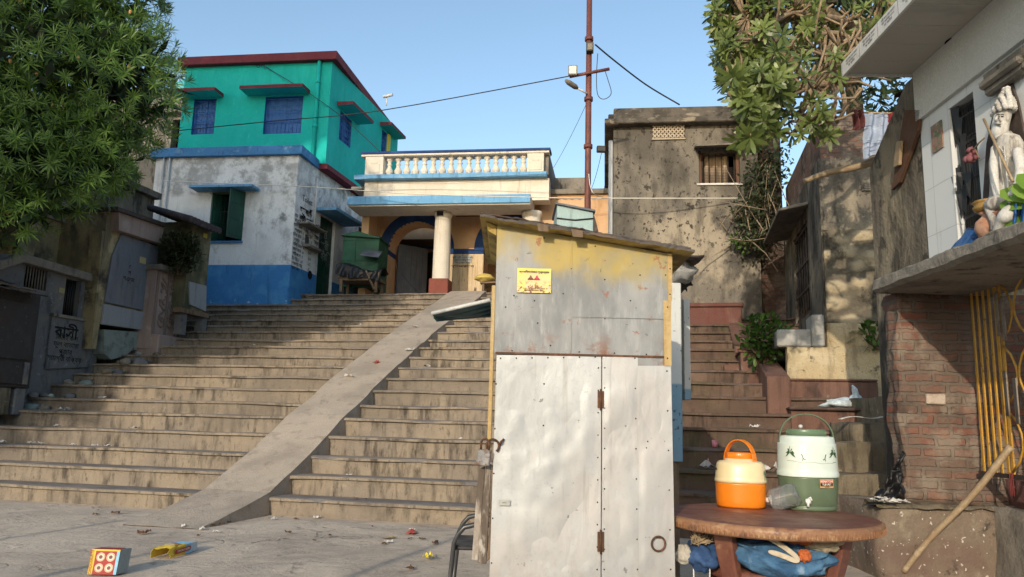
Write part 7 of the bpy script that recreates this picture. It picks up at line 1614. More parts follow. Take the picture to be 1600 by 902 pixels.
mb=MB(); mb.grid(lambda u_,v_:(xB+.03+.06*v_+.02*math.sin(PI*u_),yN+(yF-yN)*u_,.46+.36*v_+.03*math.sin(PI*u_)*v_),14,8); o_=mb.build('backrest',m_chp,ch); md=o_.modifiers.new('solid','SOLIDIFY'); md.thickness=.012
# ================================================================ steel pole with lamps, cables
pp=PY(918,335,14.6); pz=stair_z((Vec((pp.x,pp.y,0))-A0).dot(SV)); pole=thing('lamp_pole',(pp.x,pp.y,pz),'tall rusty red steel pole carrying two lamps and cables above the kiosk','pole')
mb=MB(); mb.tube([(pp.x,pp.y,pz),(pp.x,pp.y,6.2),(pp.x,pp.y,11.5)],[.068,.062,.054],14); 
for z in (4.9,6.6,7.6,8.9): mb.tube([(pp.x,pp.y,z),(pp.x,pp.y,z+.08)],.088,14)
mb.build('shaft',m_pipe,pole)
pt=lambda x,y,dy=0:PY(x,y,14.6+dy)
mb=MB(); mb.tube([pt(890,120,-.1),pt(952,108,-.1)],.035,8); mb.build('cross_arm',m_pipe,pole)
a=pt(895,110,-.2); ff=Fr((a.x,a.y,0),-6); mb=MB(); mb.fbox(ff,-.09,.09,-.05,.03,a.z-.11,a.z+.10); fl2=mb.build('floodlight',m_concrete,pole,bevel=.01)
mb=MB(); mb.fbox(ff,-.07,.07,.031,.036,a.z-.085,a.z+.075); mb.build('lens',plain('lamp_glass',(.55,.58,.52),.15),fl2)
a=pt(884,126,-.4); b=pt(902,138,-.15); mb=MB(); d=(b-a); mb.tube([a,a+d*.25,a+d*.8,b],[.03,.055,.055,.03],10); sl2=mb.build('street_lamp',m_concrete,pole)
mb=MB(); mb.tube([b,pt(917,146,-.08)],.02,6); mb.build('lamp_bracket',m_pvc,sl2)
a=pt(922,74,-.12); ff=Fr((a.x,a.y,0),-6); mb=MB(); mb.fbox(ff,-.08,.07,-.1,.05,a.z-.10,a.z+.09); jb=mb.build('junction_box',m_black,pole,bevel=.01)
mb=MB(); mb.fbox(ff,-.045,.05,.051,.06,a.z-.075,a.z+.055); mb.build('box_front',m_concrete,jb)
def cable(name,lab,pts,r_,mat,sag=0,cat='cable',group=None):
    P_=[]; n=24
    if len(pts)==2:
        A,B=Vec(pts[0]),Vec(pts[1]); P_=[A+(B-A)*(i/n)-Vec((0,0,sag*4*(i/n)*(1-i/n))) for i in range(n+1)]
    else:
        Q_=[Vec(p) for p in pts]
        for i in range(len(Q_)-1):
            for q_ in range(6):
                t=q_/6; p0=Q_[max(0,i-1)];p1=Q_[i];p2=Q_[i+1];p3=Q_[min(len(Q_)-1,i+2)]; P_.append(.5*((2*p1)+(-p0+p2)*t+(2*p0-5*p1+4*p2-p3)*t*t+(-p0+3*p1-3*p2+p3)*t**3))
        P_.append(Q_[-1])
    mb=MB(); mb.tube(P_,r_,5); return tag(mb.build(name,mat),lab,cat,group)
cable('power_cable','black cable running from the pole arm left across the turquoise house',[pt(948,108,-.1),PY(600,172,16.5),PY(430,189,17),PY(270,205,17.2)],.012,m_wire)
cable('power_cable','thick black cable sagging from the pole to the grey building roof',[pt(930,70),pt(960,95,.6),pt(1010,133,1.6),FGR.pt(FGR.hit(1062,164,0)[0],0,FGR.hit(1062,164,0)[1])],.018,m_wire)
cable('white_rope','thin white rope strung low from the white house to the grey building',[FW.pt(FW.hit(250,283,.2)[0],.2,FW.hit(250,283,.2)[1]),FW.pt(FW.hit(480,292,.2)[0],.2,FW.hit(480,292,.2)[1]),PY(640,303,18.4),PY(850,309,17.5),PY(960,310,16),FGR.pt(FGR.hit(1165,310,.1)[0],.1,FGR.hit(1165,310,.1)[1])],.013,m_rope,cat='rope')
cable('loose_wire','loose wire hanging in a loop beside the pole',[pt(934,84),pt(932,120,-.1),pt(934,148,-.1),pt(944,155,-.1),pt(955,146,-.1),pt(950,125,-.1),pt(945,110,-.1)],.008,m_wire,cat='wire')
cable('guy_wire','thin wire slanting from the pole lamp down left to the balustrade',[pt(915,165),PY(865,262,18.3)],.005,m_wire,.05,'wire')
cable('guy_wire','thin dark wire rising from the peach roof to the wall floodlight',[PY(922,300,17.5),FGR.pt(-.25,.1,FGR.hit(958,236)[1])],.006,m_wire,.1,'wire')
cable('guy_wire','second thin wire beside the white pipe of the grey building',[PY(943,305,17.5),FGR.pt(-.15,.1,FGR.hit(958,250)[1])],.005,m_wire,.1,'wire')
cable('wall_wire','thin wire slanting down across the turquoise house to the balustrade',[FT.pt(FT.hit(414,104,.03)[0],.03,FT.hit(414,104,.03)[1]),FT.pt(FT.hit(492,152,.14)[0],.14,FT.hit(492,152,.14)[1]),FTS.pt(FTS.hit(545,192,.55)[0],.55,FTS.hit(545,192,.55)[1]),FP.pt(FP.hit(600,243,.1)[0],.1,FP.hit(600,243,.1)[1])],.010,m_wire,cat='wire')
cable('white_wire','white wire curling down the pole behind the blue stall',[pt(920,272,-.1),pt(922,290,-.1),pt(928,303,-.1),pt(940,308,.5)],.010,m_rope,cat='wire')
cable('wall_wire','thin wire looping across the front of the balustrade',[FP.pt(FP.hit(568,297,.3)[0],.3,FP.hit(568,297,.3)[1]),FP.pt(FP.hit(572,280,.2)[0],.2,FP.hit(572,280,.2)[1]),FP.pt(FP.hit(690,279,.2)[0],.2,FP.hit(690,279,.2)[1]),FP.pt(FP.hit(855,272,.2)[0],.2,FP.hit(855,272,.2)[1])],.006,m_wire,cat='wire')
# bamboo poles
def bamboo(name,lab,a,b,r0,r1,n=9):
    a,b=Vec(a),Vec(b); P_=[];RR=[]
    for i in range(n*6+1):
        t=i/(n*6); P_.append(a+(b-a)*t+Vec((0,0,.02*math.sin(t*7)))); RR.append((r0+(r1-r0)*t)*(1.14 if i%6==0 else 1.0))
    mb=MB(); mb.tube(P_,RR,10); return tag(mb.build(name,m_bamboo),lab,'bamboo pole')
bamboo('bamboo_pole','pale bamboo pole sticking out level from behind the plaster wall',PY(1256,284,9.6),PY(1400,240,9.0),.035,.055,4)
bamboo('bamboo_pole','long bamboo pole leaning against the plinth below the yellow gate',PY(1412,893,6.72),FGt.pt(FGt.hit(1580,700,.06)[0],.06,FGt.hit(1580,700,.06)[1]),.023,.028,7)
# washing and the brown board below the soffit
yw=8.9
wl_=thing('washing_pole',PY(1345,178,yw),'short pole under the soffit hung with washing','pole')
mb=MB(); mb.tube([PY(1335,176,yw),PY(1425,178,yw)],.012,6); mb.build('rod',m_bamboo,wl_)
def hang(x0,x1,y0,y1,mat,name,lab,sd,fold=.03):
    A=PY(x0,y0,yw-.03);B=PY(x1,y0,yw-.03);z1=PY((x0+x1)/2,y1,yw).z; mb=MB()
    mb.grid(lambda u_,v_:A+(B-A)*u_+Vec((.02*math.sin(v_*4+sd),fold*math.sin(u_*14+sd+v_*2)+.03*mnoise.noise(Vec((u_*4,v_*5,sd))),(z1-A.z)*v_*(1+.06*math.sin(u_*9+sd)))),30,18); return tag(mb.build(name,mat),lab,'cloth')
hang(1348,1386,178,247,mk('pale_blue_cloth',(.30,.36,.48),[dict(c=(.06,.09,.14),s=(2,2,24),lo=.60,hi=.63,a=.8,d=2),dict(c=(.45,.5,.6),s=6,lo=.5,hi=.64,a=.6)]),'blue_cloth','pale blue patterned cloth hung out to dry under the soffit',1)
hang(1387,1413,177,232,mk('dark_red_cloth',(.22,.025,.03),[dict(c=(.13,.015,.02),s=6,lo=.5,hi=.64,a=.6)]),'red_cloth','dark red cloth hanging beside the pale blue cloth',2)
hang(1330,1350,172,205,mk('brown_red_cloth',(.12,.04,.04)),'brown_cloth','brownish red cloth hanging at the far left of the washing',5)
mb=MB(); A=[FSH.pt(sx(x,y,.05)[0],.05,sx(x,y,.05)[1]) for x,y in ((1413,172),(1437,172),(1434,204),(1405,285),(1393,297))]; mb.prism(A,FSH.n*-.03); tag(mb.build('rusty_board',m_wood),'long rust-brown board leaning on the plaster wall under the soffit','board')
mb=MB(); A=[FSH.pt(sx(x,y,.09)[0],.09,sx(x,y,.09)[1]) for x,y in ((1400,222),(1407,220),(1404,258),(1395,262))]; mb.prism(A,FSH.n*-.03); tag(mb.build('split_log',m_bamboo,bevel=.004),'short pale split log standing against the rust-brown board','log')
# ================================================================ seated saint figure in relief on the shrine wall
m_sw=mk('whitewashed_figure',(.62,.61,.58),[dict(c=(.38,.35,.31),s=(7,7,3),lo=.5,hi=.64,a=.7),dict(c=(.15,.13,.11),s=(12,12,5),lo=.58,hi=.68,a=.6)],bump=((14,.4,.012),))
m_sdk=mk('dark_weathered_halo',(.07,.055,.05),[dict(c=(.15,.12,.1),s=8,lo=.5,hi=.64,a=.6)])
m_robe=mk('grey_brown_robe',(.50,.48,.44),[dict(c=(.17,.14,.12),s=(14,14,2),lo=.48,hi=.62,a=.85),dict(c=(.55,.52,.48),s=6,lo=.52,hi=.64,a=.6)],bump=((10,.6,.03),))
fo=.15
def sp(px,py,o): h=sx(px,py,o); return FSH.pt(h[0],o,h[1])
def spz(px,py,o): return sx(px,py,o)
stt=thing('saint_statue',sp(1570,365,fo),'white painted statue of a bearded seated holy man with tall piled hair','statue')
# dark pointed backing
mb=MB(); A=[sp(x,y,.03) for x,y in ((1541,225),(1551,180),(1567,138),(1580,130),(1590,160),(1604,230),(1612,380),(1535,372),(1536,300))]; mb.prism(A,FSH.n*-.015); mb.build('backing',m_sdk,stt)
# body: one continuous surface grown along a spine of ellipses (px centre, half width px, depth)
def body(rows,mat,name,seg=28,fold=0,seed=0):
    vs=[]; 
    for (cx,cy,hw,o0,dp) in rows:
        c=sx(cx,cy,o0); l=sx(cx-hw,cy,o0)[0]; r_=sx(cx+hw,cy,o0)[0]; ha=abs(r_-l)/2; ca=(l+r_)/2
        for j in range(seg):
            a=2*PI*j/seg; q=1+fold*math.sin(a*9+cy*.15+seed)
            vs.append(FSH.pt(ca+ha*math.cos(a)*q,o0+dp*math.sin(a)*q,c[1]))
    n=len(rows); mb=MB(); mb.mesh(vs,[tuple(range(seg))]+[(i*seg+j,i*seg+(j+1)%seg,(i+1)*seg+(j+1)%seg,(i+1)*seg+j) for i in range(n-1) for j in range(seg)]+[tuple((n-1)*seg+j for j in range(seg))],0,True); return mb.build(name,mat,stt)
bd_=body([(1578,370,26,.18,.12),(1577,350,26,.18,.13),(1575,335,25,.18,.13),(1574,318,22,.15,.11),(1573,300,19,.13,.09),(1572,280,18,.12,.085),(1572,262,19,.12,.09),(1573,245,20,.12,.09),(1574,230,19,.12,.085),(1573,218,14,.12,.07),(1570,212,8,.12,.05),(1568,208,7,.12,.05)],m_robe,'body',32,.03)
hd=body([(1562,214,3,.13,.03),(1562,208,7,.13,.05),(1563,200,8.5,.13,.055),(1564,192,8.5,.13,.058),(1566,184,8.5,.125,.058),(1567,176,8.5,.12,.055),(1567,172,6,.12,.04)],m_sw,'head',24)
# face: nose, brows, eyes, moustache and beard, ear
hc=sx(1564,188,.13); s_c=hc[0]
def fp_(px,py,o): h=sx(px,py,o); return FSH.pt(h[0],o,h[1])
mb=MB(); mb.tube([fp_(1559,181,.185),fp_(1556,187,.205),fp_(1557,190,.19)],[.008,.013,.008],8); mb.build('nose',m_sw,hd)
for x in (1560,1566): 
    mb=MB(); mb.ball(fp_(x,182.5,.183 if x==1560 else .178),.011,.006,.006,10); mb.build('eye',m_black,hd)
    mb=MB(); mb.tube([fp_(x-2.5,180,.186),fp_(x,178.6,.188),fp_(x+2.5,180,.182)],.0035,5); mb.build('eyebrow',m_black,hd)
mb=MB(); mb.ball(fp_(1573,185,.12),.014,.02,.028,10); mb.build('ear',m_sw,hd)
mb=MB(); mb.tube([fp_(1555,194,.185),fp_(1559,192.5,.195),fp_(1565,194,.185)],[.005,.011,.005],7); mb.build('moustache',m_sw,hd)
mb=MB(); mb.tube([fp_(1557,195.2,.187),fp_(1563,195.2,.187)],.003,5); mb.build('mouth',m_sdk,hd)
br2=body([(1563,217,3,.15,.03),(1562,212,7,.155,.045),(1562,205,9,.15,.055),(1563,198,8.6,.145,.05)],m_sw,'beard',18,.05)
mb=MB(); rr=random.Random(2)
for k in range(9):
    f=k/8; w_=(.085-.075*f**1.2); c=sx(1568+4.5*f,174-35*f,.12); n=max(3,int(12*(1-f)))
    for j in range(n):
        a=2*PI*j/n; mb.ball(FSH.pt(c[0]+w_*math.cos(a),.12+w_*.7*math.sin(a),c[1]),.022,.022,.018,7,jit=.3,seed=k*20+j)
mb.build('piled_hair',m_sw,stt)
# arm towards the viewer's left, forearm resting on the knee; legs and feet
def limb2(pts,rs,mat,name,par):
    mb=MB(); P_=[fp_(*p) for p in pts]; Q_=[];RR=[]
    for i in range(len(P_)-1):
        for q_ in range(5):
            t=q_/5; p0=P_[max(0,i-1)];p1=P_[i];p2=P_[i+1];p3=P_[min(len(P_)-1,i+2)]; Q_.append(.5*((2*p1)+(-p0+p2)*t+(2*p0-5*p1+4*p2-p3)*t*t+(-p0+3*p1-3*p2+p3)*t**3)); RR.append(rs[i]*(1-t)+rs[i+1]*t)
    Q_.append(P_[-1]);RR.append(rs[-1]); mb.tube(Q_,RR,12); return mb.build(name,mat,par)
limb2([(1556,232,.17),(1553,262,.22),(1555,290,.24),(1560,312,.26)],[.034,.030,.027,.022],m_sw,'arm',bd_)
limb2([(1590,236,.16),(1594,262,.22),(1591,285,.28),(1583,300,.30)],[.036,.032,.028,.022],m_sw,'arm',bd_)
limb2([(1572,318,.22),(1557,318,.30),(1549,322,.30),(1556,345,.30),(1556,362,.30)],[.06,.055,.05,.038,.03],m_robe,'leg',bd_)
limb2([(1590,325,.24),(1575,335,.33),(1566,345,.34),(1558,364,.34)],[.06,.052,.042,.03],m_sw,'leg',bd_)
for x in (1554,1562):
    mb=MB(); mb.ball(fp_(x,369,.33),.05,.075,.026,12); mb.build('foot',m_sw,bd_)
def hand(px,py,o,par,flip=1):
    mb=MB(); c=fp_(px,py,o); mb.ball(c,.026,.020,.030,10)
    for k,L in enumerate((.035,.042,.04,.032)):
        b=c+FSH.e*(.010*(k-1.5))+FSH.n*.012+Vec((0,0,-.018)); mb.tube([b,b+FSH.n*.012+Vec((0,0,-L*.55)),b+FSH.n*.004+Vec((0,0,-L))],[.0068,.006,.0045],6)
    b=c+FSH.e*(.024*flip); mb.tube([b,b+FSH.e*.012*flip+Vec((0,0,-.02)),b+FSH.e*.008*flip+Vec((0,0,-.036))],[.007,.0065,.005],6)
    mb.build('hand',m_sw,par)
hand(1561,317,.27,bd_); hand(1581,304,.31,bd_,-1)
mb=MB(); mb.tube([fp_(1537,186,.30),fp_(1583,284,.36)],.009,7); mb.build('staff',m_bamboo,stt)
mb=MB(); 
for k in range(14):
    t=k/13; p=fp_(1563+16*t,232+70*t-18*math.sin(PI*t),.215); mb.ball(p,.007,.007,.007,6)
mb.build('robe_fold',m_robe,bd_)
mb=MB(); mb.grid(lambda u_,v_:fp_(1558+12*u_+10*v_,228+66*v_,.19+.03*math.sin(u_*9+v_*3)),16,14); o_=mb.build('shawl',m_sw,stt)
# blue wrap at the feet
mb=MB(); mb.grid(lambda u_,v_:fp_(1570+36*u_,318+44*v_,.30+.035*math.sin(u_*16+v_*2)+.02*mnoise.noise(Vec((u_*5,v_*5,1)))),24,12); tag(mb.build('blue_wrap',mk('blue_wrap_cloth',(.03,.12,.34),[dict(c=(.02,.06,.2),s=9,lo=.5,hi=.64,a=.7)])),'blue cloth wrapped over the lap of the statue','cloth')
# terracotta pot and basket before it
c=sp(1551,337,.24); h=sx(1551,337,.24); zb_=sx(1552,337,.24)[1]; z0=lz+.004
mb=MB(); k_=(zb_+.02-z0)/.33; mb.lathe(FSH.pt(h[0],.25,z0),[(.05,0),(.10,.06*k_),(.125,.15*k_),(.115,.23*k_),(.07,.29*k_),(.065,.31*k_),(.09,.335*k_),(.075,.33*k_),(.05,.28*k_)],24,sx=.9,sy=.9); 
tag(mb.build('clay_pot',mk('terracotta',(.36,.17,.10),[dict(c=(.55,.35,.25),s=5,lo=.5,hi=.62,a=.7),dict(c=(.15,.07,.05),s=7,lo=.55,hi=.66,a=.7)])),'terracotta pot standing on the ledge left of the statue','pot')
q=sx(1549,300,.26); zq=z0+.335*k_
mb=MB(); mb.lathe(FSH.pt(h[0]-.01,.26,zq+.004),[(.07,0),(.095,.02),(.10,.04),(.088,.045),(.092,.065),(.105,.075),(.09,.085),(.0,.082)],24); tag(mb.build('brass_bowl',mk('tarnished_brass',(.40,.24,.08),[dict(c=(.2,.11,.04),s=10,lo=.5,hi=.62,a=.7)],rough=.4,metal=.4)),'tarnished brass bowl set on top of the terracotta pot','bowl')
# blue polythene heap on the ledge by the door
def heap(u_,v_):
    p=(1486+50*u_); h0=sx(p,385,.30); a=h0[0]; prof=max(0,math.sin(PI*min(1,u_*1.15+.02)))**.8
    o=.02+.34*v_; return FSH.pt(a,o,z0+.004+.16*prof*max(0,math.sin(PI*v_))**.7*(1+.5*mnoise.noise(Vec((u_*6,v_*5,2))))+.0)
mb=MB(); mb.grid(heap,30,16); tag(mb.build('blue_polythene',mk('blue_polythene_film',(.02,.07,.20),[dict(c=(.05,.13,.30),s=9,lo=.5,hi=.62,a=.7)],rough=.35,spec=.5)),'crumpled dark blue polythene lying on the ledge before the grille door','sheet')
mb=MB(); P_=[sp(1509,237,.10),sp(1523,232,.12),sp(1529,224,.12),sp(1538,216,.12)]; mb.tube(P_,.007,6); mb.tube([P_[1],sp(1527,240,.14),sp(1530,248,.14)],.005,5); tag(mb.build('dry_branch',m_frb),'thin bent dry branch tied to the black grille door','branch')
mb=MB(); c=sp(1515,240,.10); 
for k in range(9): mb.ball(c+Vec((rnd.uniform(-.03,.03),rnd.uniform(-.03,.03),rnd.uniform(-.06,.05))),.028,.028,.028,7,jit=.4,seed=k)
tag(mb.build('flower_garland',mk('dried_pink_flowers',(.26,.10,.11))),'small bunch of dried pink flowers on the grille door','flowers')
# ================================================================ litter
m_pap=mk('dirty_white_paper',(.60,.58,.54),[dict(c=(.4,.36,.32),s=20,lo=.5,hi=.64,a=.6)],bump=())
m_red=plain('red_wrapper',(.50,.06,.04),.4); m_yel2=plain('yellow_wrapper',(.68,.55,.03),.4); m_brl=mk('dry_brown_leaf',(.13,.07,.04),bump=())
def scrap(c,s,seed,mat,name='paper_scrap',flat=.35):
    rr=random.Random(seed); mb=MB(); a0_=rr.uniform(0,6); nx,ny=5,4; c=Vec(c); sxx=s*rr.uniform(.8,1.3); syy=s*rr.uniform(.5,.9)
    mb.grid(lambda u_,v_:c+Vec(((u_-.5)*sxx*math.cos(a0_)-(v_-.5)*syy*math.sin(a0_),(u_-.5)*sxx*math.sin(a0_)+(v_-.5)*syy*math.cos(a0_),.006+s*flat*abs(mnoise.noise(Vec((u_*2.5,v_*2.5,seed*1.7))))*1.6)),nx,ny,sm=False); return mb.build(name,mat)
def onstep(px,py,k):
    """point on tread k (k=0 ground) that shows at this pixel"""
    if k==0: return PZ(px,py,.002)
    f=FV((k-1)*TD+.16); h=f.hit(px,py); return f.pt(h[0],0,SH[k]+.006)
G='scraps of paper littering the steps'
lit=[(288,824,0,.09),(315,828,0,.08),(338,832,0,.07),(428,812,0,.07),(495,810,0,.10),(545,738,2,.06),(418,810,0,.05),(607,848,0,.09),(104,622,5,.16),(62,717,3,.10),(50,683,3,.12),(170,682,3,.08),(115,684,3,.07),(150,673,3,.08),(210,662,4,.12),(6,676,3,.12),(565,479,14,.11),(400,537,11,.12),(668,551,9,.13),(90,660,4,.09),(720,682,4,.06),(160,616,6,.1)]
for i,(x,y,k,s) in enumerate(lit):
    tag(scrap(onstep(x,y,k),s,i,m_pap),'scrap of dirty white paper lying on the pale steps or the ground before them','litter',G)
def onramp(px,py):
    best=None
    for i in range(len(nr)-1):
        for q in (0,.25,.5,.75):
            v=nr[i][0]*(1-q)+nr[i+1][0]*q; z=nr[i][1]*(1-q)+nr[i+1][1]*q; f=FV(v); h=f.hit(px,py); e=abs(h[1]-z)
            if best is None or e<best[0]: best=(e,f.pt(h[0],0,z+.008))
    return best[1]
tag(scrap(onramp(546,590),.20,41,m_pap,'paper_strip'),'long crumpled white paper on the middle of the ramp','litter')
tag(scrap(onramp(588,568),.13,42,m_red,'red_wrapper'),'small red wrapper on the middle of the ramp','litter')
tag(scrap(onramp(640,549),.15,43,m_pap,'plastic_cup'),'pale crumpled cup near the right edge of the ramp','litter')
tag(scrap(onramp(648,512),.12,44,m_pap,'paper_scrap'),'small pale scrap high up on the ramp','litter')
# orange packet, tray and yellow wrapper on the ground near the chair
tag(scrap(PZ(643,834,.002),.17,51,m_red,'orange_packet',.2),'flattened orange-red packet on the ground below the first step','litter')
tag(scrap(PZ(643,829,.002),.07,52,m_pap,'paper_scrap'),'white scrap lying on the orange-red packet','litter')
tag(scrap(PZ(607,841,.002),.12,53,mk('tan_leaf_plate',(.42,.31,.16),bump=()),'leaf_plate',.12),'tan scrap of leaf plate beside the orange-red packet','litter')
tag(scrap(PZ(668,873,.002),.09,54,m_yel2,'yellow_wrapper',.7),'bright yellow wrapper on the ground left of the chair','litter')
tag(scrap(PZ(676,874,.002),.07,55,mk('grey_wrapper',(.2,.2,.18),bump=()),'grey_wrapper',.5),'crumpled grey wrapper touching the bright yellow one','litter')
rr=random.Random(8)
for i,(x,y,k,s) in enumerate([(556,778,1,.07),(572,781,1,.05),(660,843,0,.06),(680,850,0,.09),(640,890,0,.09),(450,834,0,.07),(492,846,0,.05),(582,824,0,.04),(180,803,0,.10),(225,835,0,.12),(310,838,0,.04),(150,805,0,.07),(640,843,0,.05),(345,820,0,.07),(357,817,0,.06),(332,822,0,.08),(368,814,0,.06),(240,612,6,.05),(515,838,0,.05),(600,851,0,.05),(462,812,0,.06),(205,650,4,.06),(218,648,4,.05)]):
    tag(scrap(onstep(x,y,k),s,70+i,m_brl,'dry_leaf',.38),'dry curled brown leaf on the ground or a low step','leaf','dry brown leaves scattered about')
# firework cartons
m_card=mk('pale_carton',(.30,.35,.36),[dict(c=(.2,.25,.26),s=12,lo=.5,hi=.64,a=.6)],bump=()); m_cred=plain('carton_red',(.36,.025,.02),.5,var=.06); m_cyel=plain('carton_yellow',(.70,.50,.05),.5,var=.06); m_cblu=plain('carton_sky_blue',(.25,.55,.75),.5); m_ccream=plain('carton_cream',(.72,.62,.45),.5)
b0=PZ(136,898,.0); fbx=Fr((b0.x,b0.y,0),2)
bw=fbx.hit(181,898)[0]; bh=fbx.hit(140,858)[1]
bx=thing('carton',fbx.pt(bw/2,-.1,0),'upright red firework carton with four cream discs, lower left','carton')
mb=MB(); dp=.13; mb.hexa([fbx.pt(0,0,.002),fbx.pt(bw,0,.002),fbx.pt(bw+.03,-dp,.002),fbx.pt(.03,-dp,.002),fbx.pt(.012,-.012,bh),fbx.pt(bw+.012,-.012,bh-.004),fbx.pt(bw+.04,-dp-.01,bh-.01),fbx.pt(.04,-dp,bh-.004)]); mb.build('box',m_card,bx)
FB2=lambda a,z,o=.0:fbx.pt(a+.012*z/bh,o+.0012-.012*z/bh,z)
def fpoly(pts,mat,name,o,par=None): mb=MB(); mb.poly([FB2(a,z,o) for a,z in pts]); return mb.build(name,mat,par or bx)
fpoly([(0,.002),(bw,.002),(bw,bh-.004),(0,bh)],m_cred,'front_print',.0)
fpoly([(.001,.003),(bw*.16,.003),(bw*.16,bh-.002),(.001,bh-.002)],m_cyel,'side_strip',.0008)
fpoly([(bw*.9,.003),(bw,.003),(bw,bh-.004),(bw*.9,bh-.004)],m_cblu,'edge_strip',.0008)
fpoly([(.0,bh-.014),(bw,bh-.016),(bw,bh-.004),(0,bh-.001)],m_cyel,'top_strip',.0010)
for i in range(2):
    for j in range(2):
        c=(bw*(.36+.35*i),bh*(.27+.42*j)); r_=bw*.150
        d=fpoly([(c[0]+r_*math.cos(t*PI/12),c[1]+r_*math.sin(t*PI/12)) for t in range(24)],m_ccream,'disc',.0014)
        mb=MB(); mb.tube([FB2(c[0]+r_*.85*math.cos(t*PI/12),c[1]+r_*.85*math.sin(t*PI/12),.0016) for t in range(25)],.0012,4); mb.build('disc_ring',m_cred,d)
        fpoly([(c[0]+r_*.42*math.cos(t*PI/8),c[1]+r_*.42*math.sin(t*PI/8)) for t in range(16)],m_greytin,'disc_centre',.0020,d)
        fpoly([(c[0]+r_*.15*math.cos(t*PI/8),c[1]+r_*.22*math.sin(t*PI/8)) for t in range(16)],m_cred,'disc_mark',.0026,d)
text('CHOCOLATE',bw*.14,m_cred,fbx.mat(bw*.085,.003,bh*.5)@Mat.Rotation(R(90),4,'Z'),bx)
tp=fbx.pt; mb=MB(); mb.poly([tp(.02,-.02,bh+.001),tp(bw,-.02,bh-.002),tp(bw+.02,-dp*.7,bh-.003),tp(.04,-dp*.7,bh)]); mb.build('top_print',m_cred,bx)
# second carton, lying crushed
c0=PZ(246,871,.0); c1=PZ(290,868,.0); f2=Fr((c0.x,c0.y,0),math.degrees(math.atan2(PZ(306,862,0).y-PZ(272,872,0).y,PZ(306,862,0).x-PZ(272,872,0).x)))
f2=Fr(PZ(270,872,0),f2.deg); L2=(PZ(306,862,0)-PZ(270,872,0)).length; W2=.16; h2=.085
b2=thing('crushed_carton',f2.pt(L2/2,-.08,0),'crushed yellow and red firework carton lying on its side','carton')
def crush(u_,v_,ln=1):
    prof=[(0,0),(0,h2),(-W2,h2),(-W2,0)]; k_=v_*3; i=min(2,int(k_)); f=k_-i; o=prof[i][0]*(1-f)+prof[i+1][0]*f; z=prof[i][1]*(1-f)+prof[i+1][1]*f
    a=-.05+(L2+.0)*u_; q=.012*mnoise.noise(Vec((u_*4,v_*6,3)))*(1.6-u_); return f2.pt(a+q*2-(.03*math.sin(v_*9) if u_==0 else 0),o+q,max(.003,z+q*1.2))
mb=MB(); mb.grid(lambda u_,v_:crush(u_*.72,v_),14,18,0,sm=False); mb.grid(lambda u_,v_:crush(.72+u_*.28,v_),5,18,1,sm=False)
o_=mb.build('box',[m_cyel,m_cblu],b2); md=o_.modifiers.new('solid','SOLIDIFY'); md.thickness=.002
mb=MB(); mb.poly([f2.pt(L2-.05,-.002,.004),f2.pt(L2+.05,-.01,.006),f2.pt(L2+.05,-.012,h2*.95),f2.pt(L2-.05,-.002,h2)]); mb.poly([f2.pt(L2-.06,-.002,h2+.001),f2.pt(L2+.045,-.01,h2*.97),f2.pt(L2+.05,-W2,h2*.9),f2.pt(L2-.05,-W2,h2)]); mb.build('end_flap',plain('pale_blue_card',(.42,.52,.60),.5),b2)
mb=MB(); mb.poly([f2.pt(.02,.0085,h2*.30),f2.pt(L2-.09,.0085,h2*.34),f2.pt(L2-.08,.0085,h2*.62),f2.pt(L2-.09,.0085,h2*.78),f2.pt(.02,.0085,h2*.74),f2.pt(.01,.0085,h2*.5)]); lo2=mb.build('side_print',m_cred,b2)
text('CHOCOLATE BOMB',h2*.30,m_ccream,f2.mat(L2*.5-.03,.010,h2*.54),lo2,bold=.0003,sx=.82)
for k_,(a,o) in enumerate(((.05,-.05),(.12,-.04),(.08,-.11),(.16,-.10))):
    mb=MB(); mb.poly([f2.pt(a+.026*math.cos(t*PI/8),o+.026*math.sin(t*PI/8),h2+.011) for t in range(16)]); mb.build('top_disc',m_cred if k_%2 else m_ccream,b2)
# rubbish on the red stairs and bench
def fvpt(px,py,v,z=None): f=FV(v); h=f.hit(px,py); return f.pt(h[0],0,z if z is not None else h[1])
p=fb.hit(1314,634,-.3); c=fb.pt(p[0],-.28,bzv); 
mb=MB(); mb.ball(c+Vec((0,0,.06)),.24,.12,.075,16,jit=.7,seed=5); mb.ball(c+Vec((.2,0,.10)),.10,.08,.10,12,jit=.7,seed=9); mb.tube([c+Vec((.22,0,.15)),c+Vec((.20,0,.27)),c+Vec((.17,0,.33))],[.05,.04,.01],7)
m_bag=plain('pale_blue_white_polythene',(.55,.63,.66),.35,var=.25); tag(mb.build('polythene_bag',m_bag),'pale blue and white polythene bag crumpled on the red bench','bag')
p=fb.hit(1356,637,-.3); c=fb.pt(p[0],-.3,bzv); mb=MB(); mb.lathe(c,[(.035,0),(.045,.10),(.04,.10)],12); tag(mb.build('pink_cup',plain('pink_paper_cup',(.62,.20,.20),.5)),'small pink paper cup at the right end of the red bench','cup')
c=fb.pt(fb.hit(1346,637,-.3)[0],-.26,bzv); mb=MB(); mb.lathe(c,[(.04,0),(.05,.15),(.046,.15)],12); tag(mb.build('clear_cup',m_clear),'clear plastic cup beside the small pink cup on the bench','cup')
c=fb.pt(fb.hit(1334,661)[0],.03,fb.hit(1334,661)[1]-.02); 
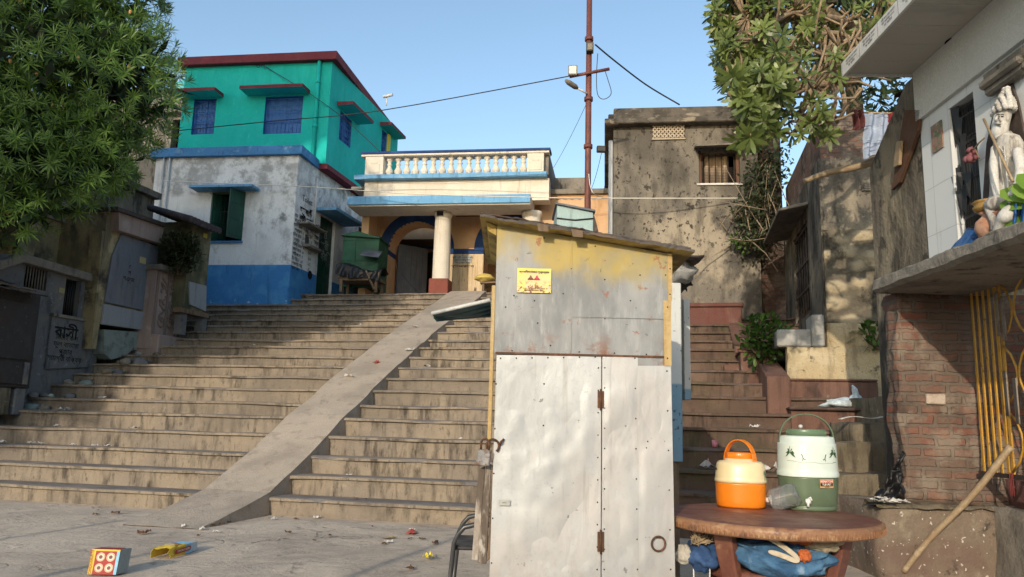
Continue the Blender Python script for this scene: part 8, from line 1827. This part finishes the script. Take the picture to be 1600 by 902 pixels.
cs_pt=PY(1345,657,9.35); mb=MB(); mb.grid(lambda u_,v_:cs_pt+Vec((-.26+.52*u_,-.06+.10*v_,.012+.05*u_+.02*math.sin(u_*6))),12,4); o_=mb.build('newspaper',m_pap); md=o_.modifiers.new('solid','SOLIDIFY'); md.thickness=.008; tag(o_,'folded white newspaper lying on the brown cement side step','newspaper')
def rs(px,py,k): f=FV((k-1)*TD+.2); h=f.hit(px,py); return f.pt(h[0],0,SH[k]+.008)
p=rs(1117,699,4); mb=MB(); mb.lathe(p,[(.035,0),(.04,.09),(.036,.09)],12); tag(mb.build('pink_cup',plain('pink_cup_print',(.60,.22,.26),.5)),'pink paper cup standing on the shaded red stairs','cup')
tag(scrap(rs(1105,729,3),.22,91,mk('grey_printed_wrapper',(.36,.34,.32),[dict(c=(.4,.1,.08),s=20,lo=.58,hi=.64,a=.8)],bump=()),'printed_wrapper',.5),'crumpled printed wrapper on the shaded red stairs','litter')
tag(scrap(rs(1195,733,3),.24,92,m_pap,'white_wrapper',.4),'crumpled white and red wrapper on the red stairs between the jugs','litter')
tag(scrap(rs(1180,682,5),.12,93,m_pap,'paper_scrap'),'pale scrap on the sunlit edge of a red stair','litter')
# black rag and paper rubbish between side steps and pillar
c=FPX_.pt(FPX_.hit(1392,760,.12)[0],.02,zp0+.02)
A_=PY(1364,778,6.78);B_=PY(1412,770,6.72);C_=PY(1411,704,6.74)
mb=MB(); mb.grid(lambda u_,v_:(A_*(1-u_)+B_*u_)*(1-v_)+(A_*.08+B_*.0+C_*.92)*v_+Vec((0,-.03*math.sin(u_*9+v_*3)*(1-v_)-.02,.05*mnoise.noise(Vec((u_*5,v_*5,7)))))+Vec((.03*mnoise.noise(Vec((u_*4,v_*6,2))),.05*mnoise.noise(Vec((u_*6,v_*7,9))),0)),22,18); tag(mb.build('black_rag',m_tarp),'black polythene sheet slumped against the foot of the brick pillar','rag')
for i in range(9):
    tag(scrap(c+Vec((rr.uniform(-.16,.16),rr.uniform(-.2,-.06),rr.uniform(-.02,.02))),rr.uniform(.06,.13),110+i,m_pap,'paper_rubbish',.28),'torn pale paper heaped at the foot of the brick pillar','litter','torn paper at the brick pillar')
tag(scrap(PZ(1377,899,.002),.09,131,m_pap,'white_tissue'),'white tissue on the ground below the cracked plinth','litter')
for i in range(22):
    x=rr.uniform(1365,1560); p=PZ(x,rr.uniform(880,900),.0); tag(rock(p+Vec((0,0,.012)),rr.uniform(.015,.05),rr.choice([m_concrete,m_brownconc,m_palegrey]),200+i),'small broken chunk of masonry on the ground below the cracked plinth','rubble','masonry chunks below the plinth')
# cups and lamp-black rubbish by the blue dado
for i in range(5):
    c=FS.pt(.15+.22*i,.25,stair_z(8.6+.2*i)+.02); tag(rock(c,.05,[m_black,m_concrete][i%2],300+i,'ash_lump'),'small ash lump by the blue base of the white house','rubble','ash lumps by the white house')
# small step riser joining white house front (concrete plinth strip)
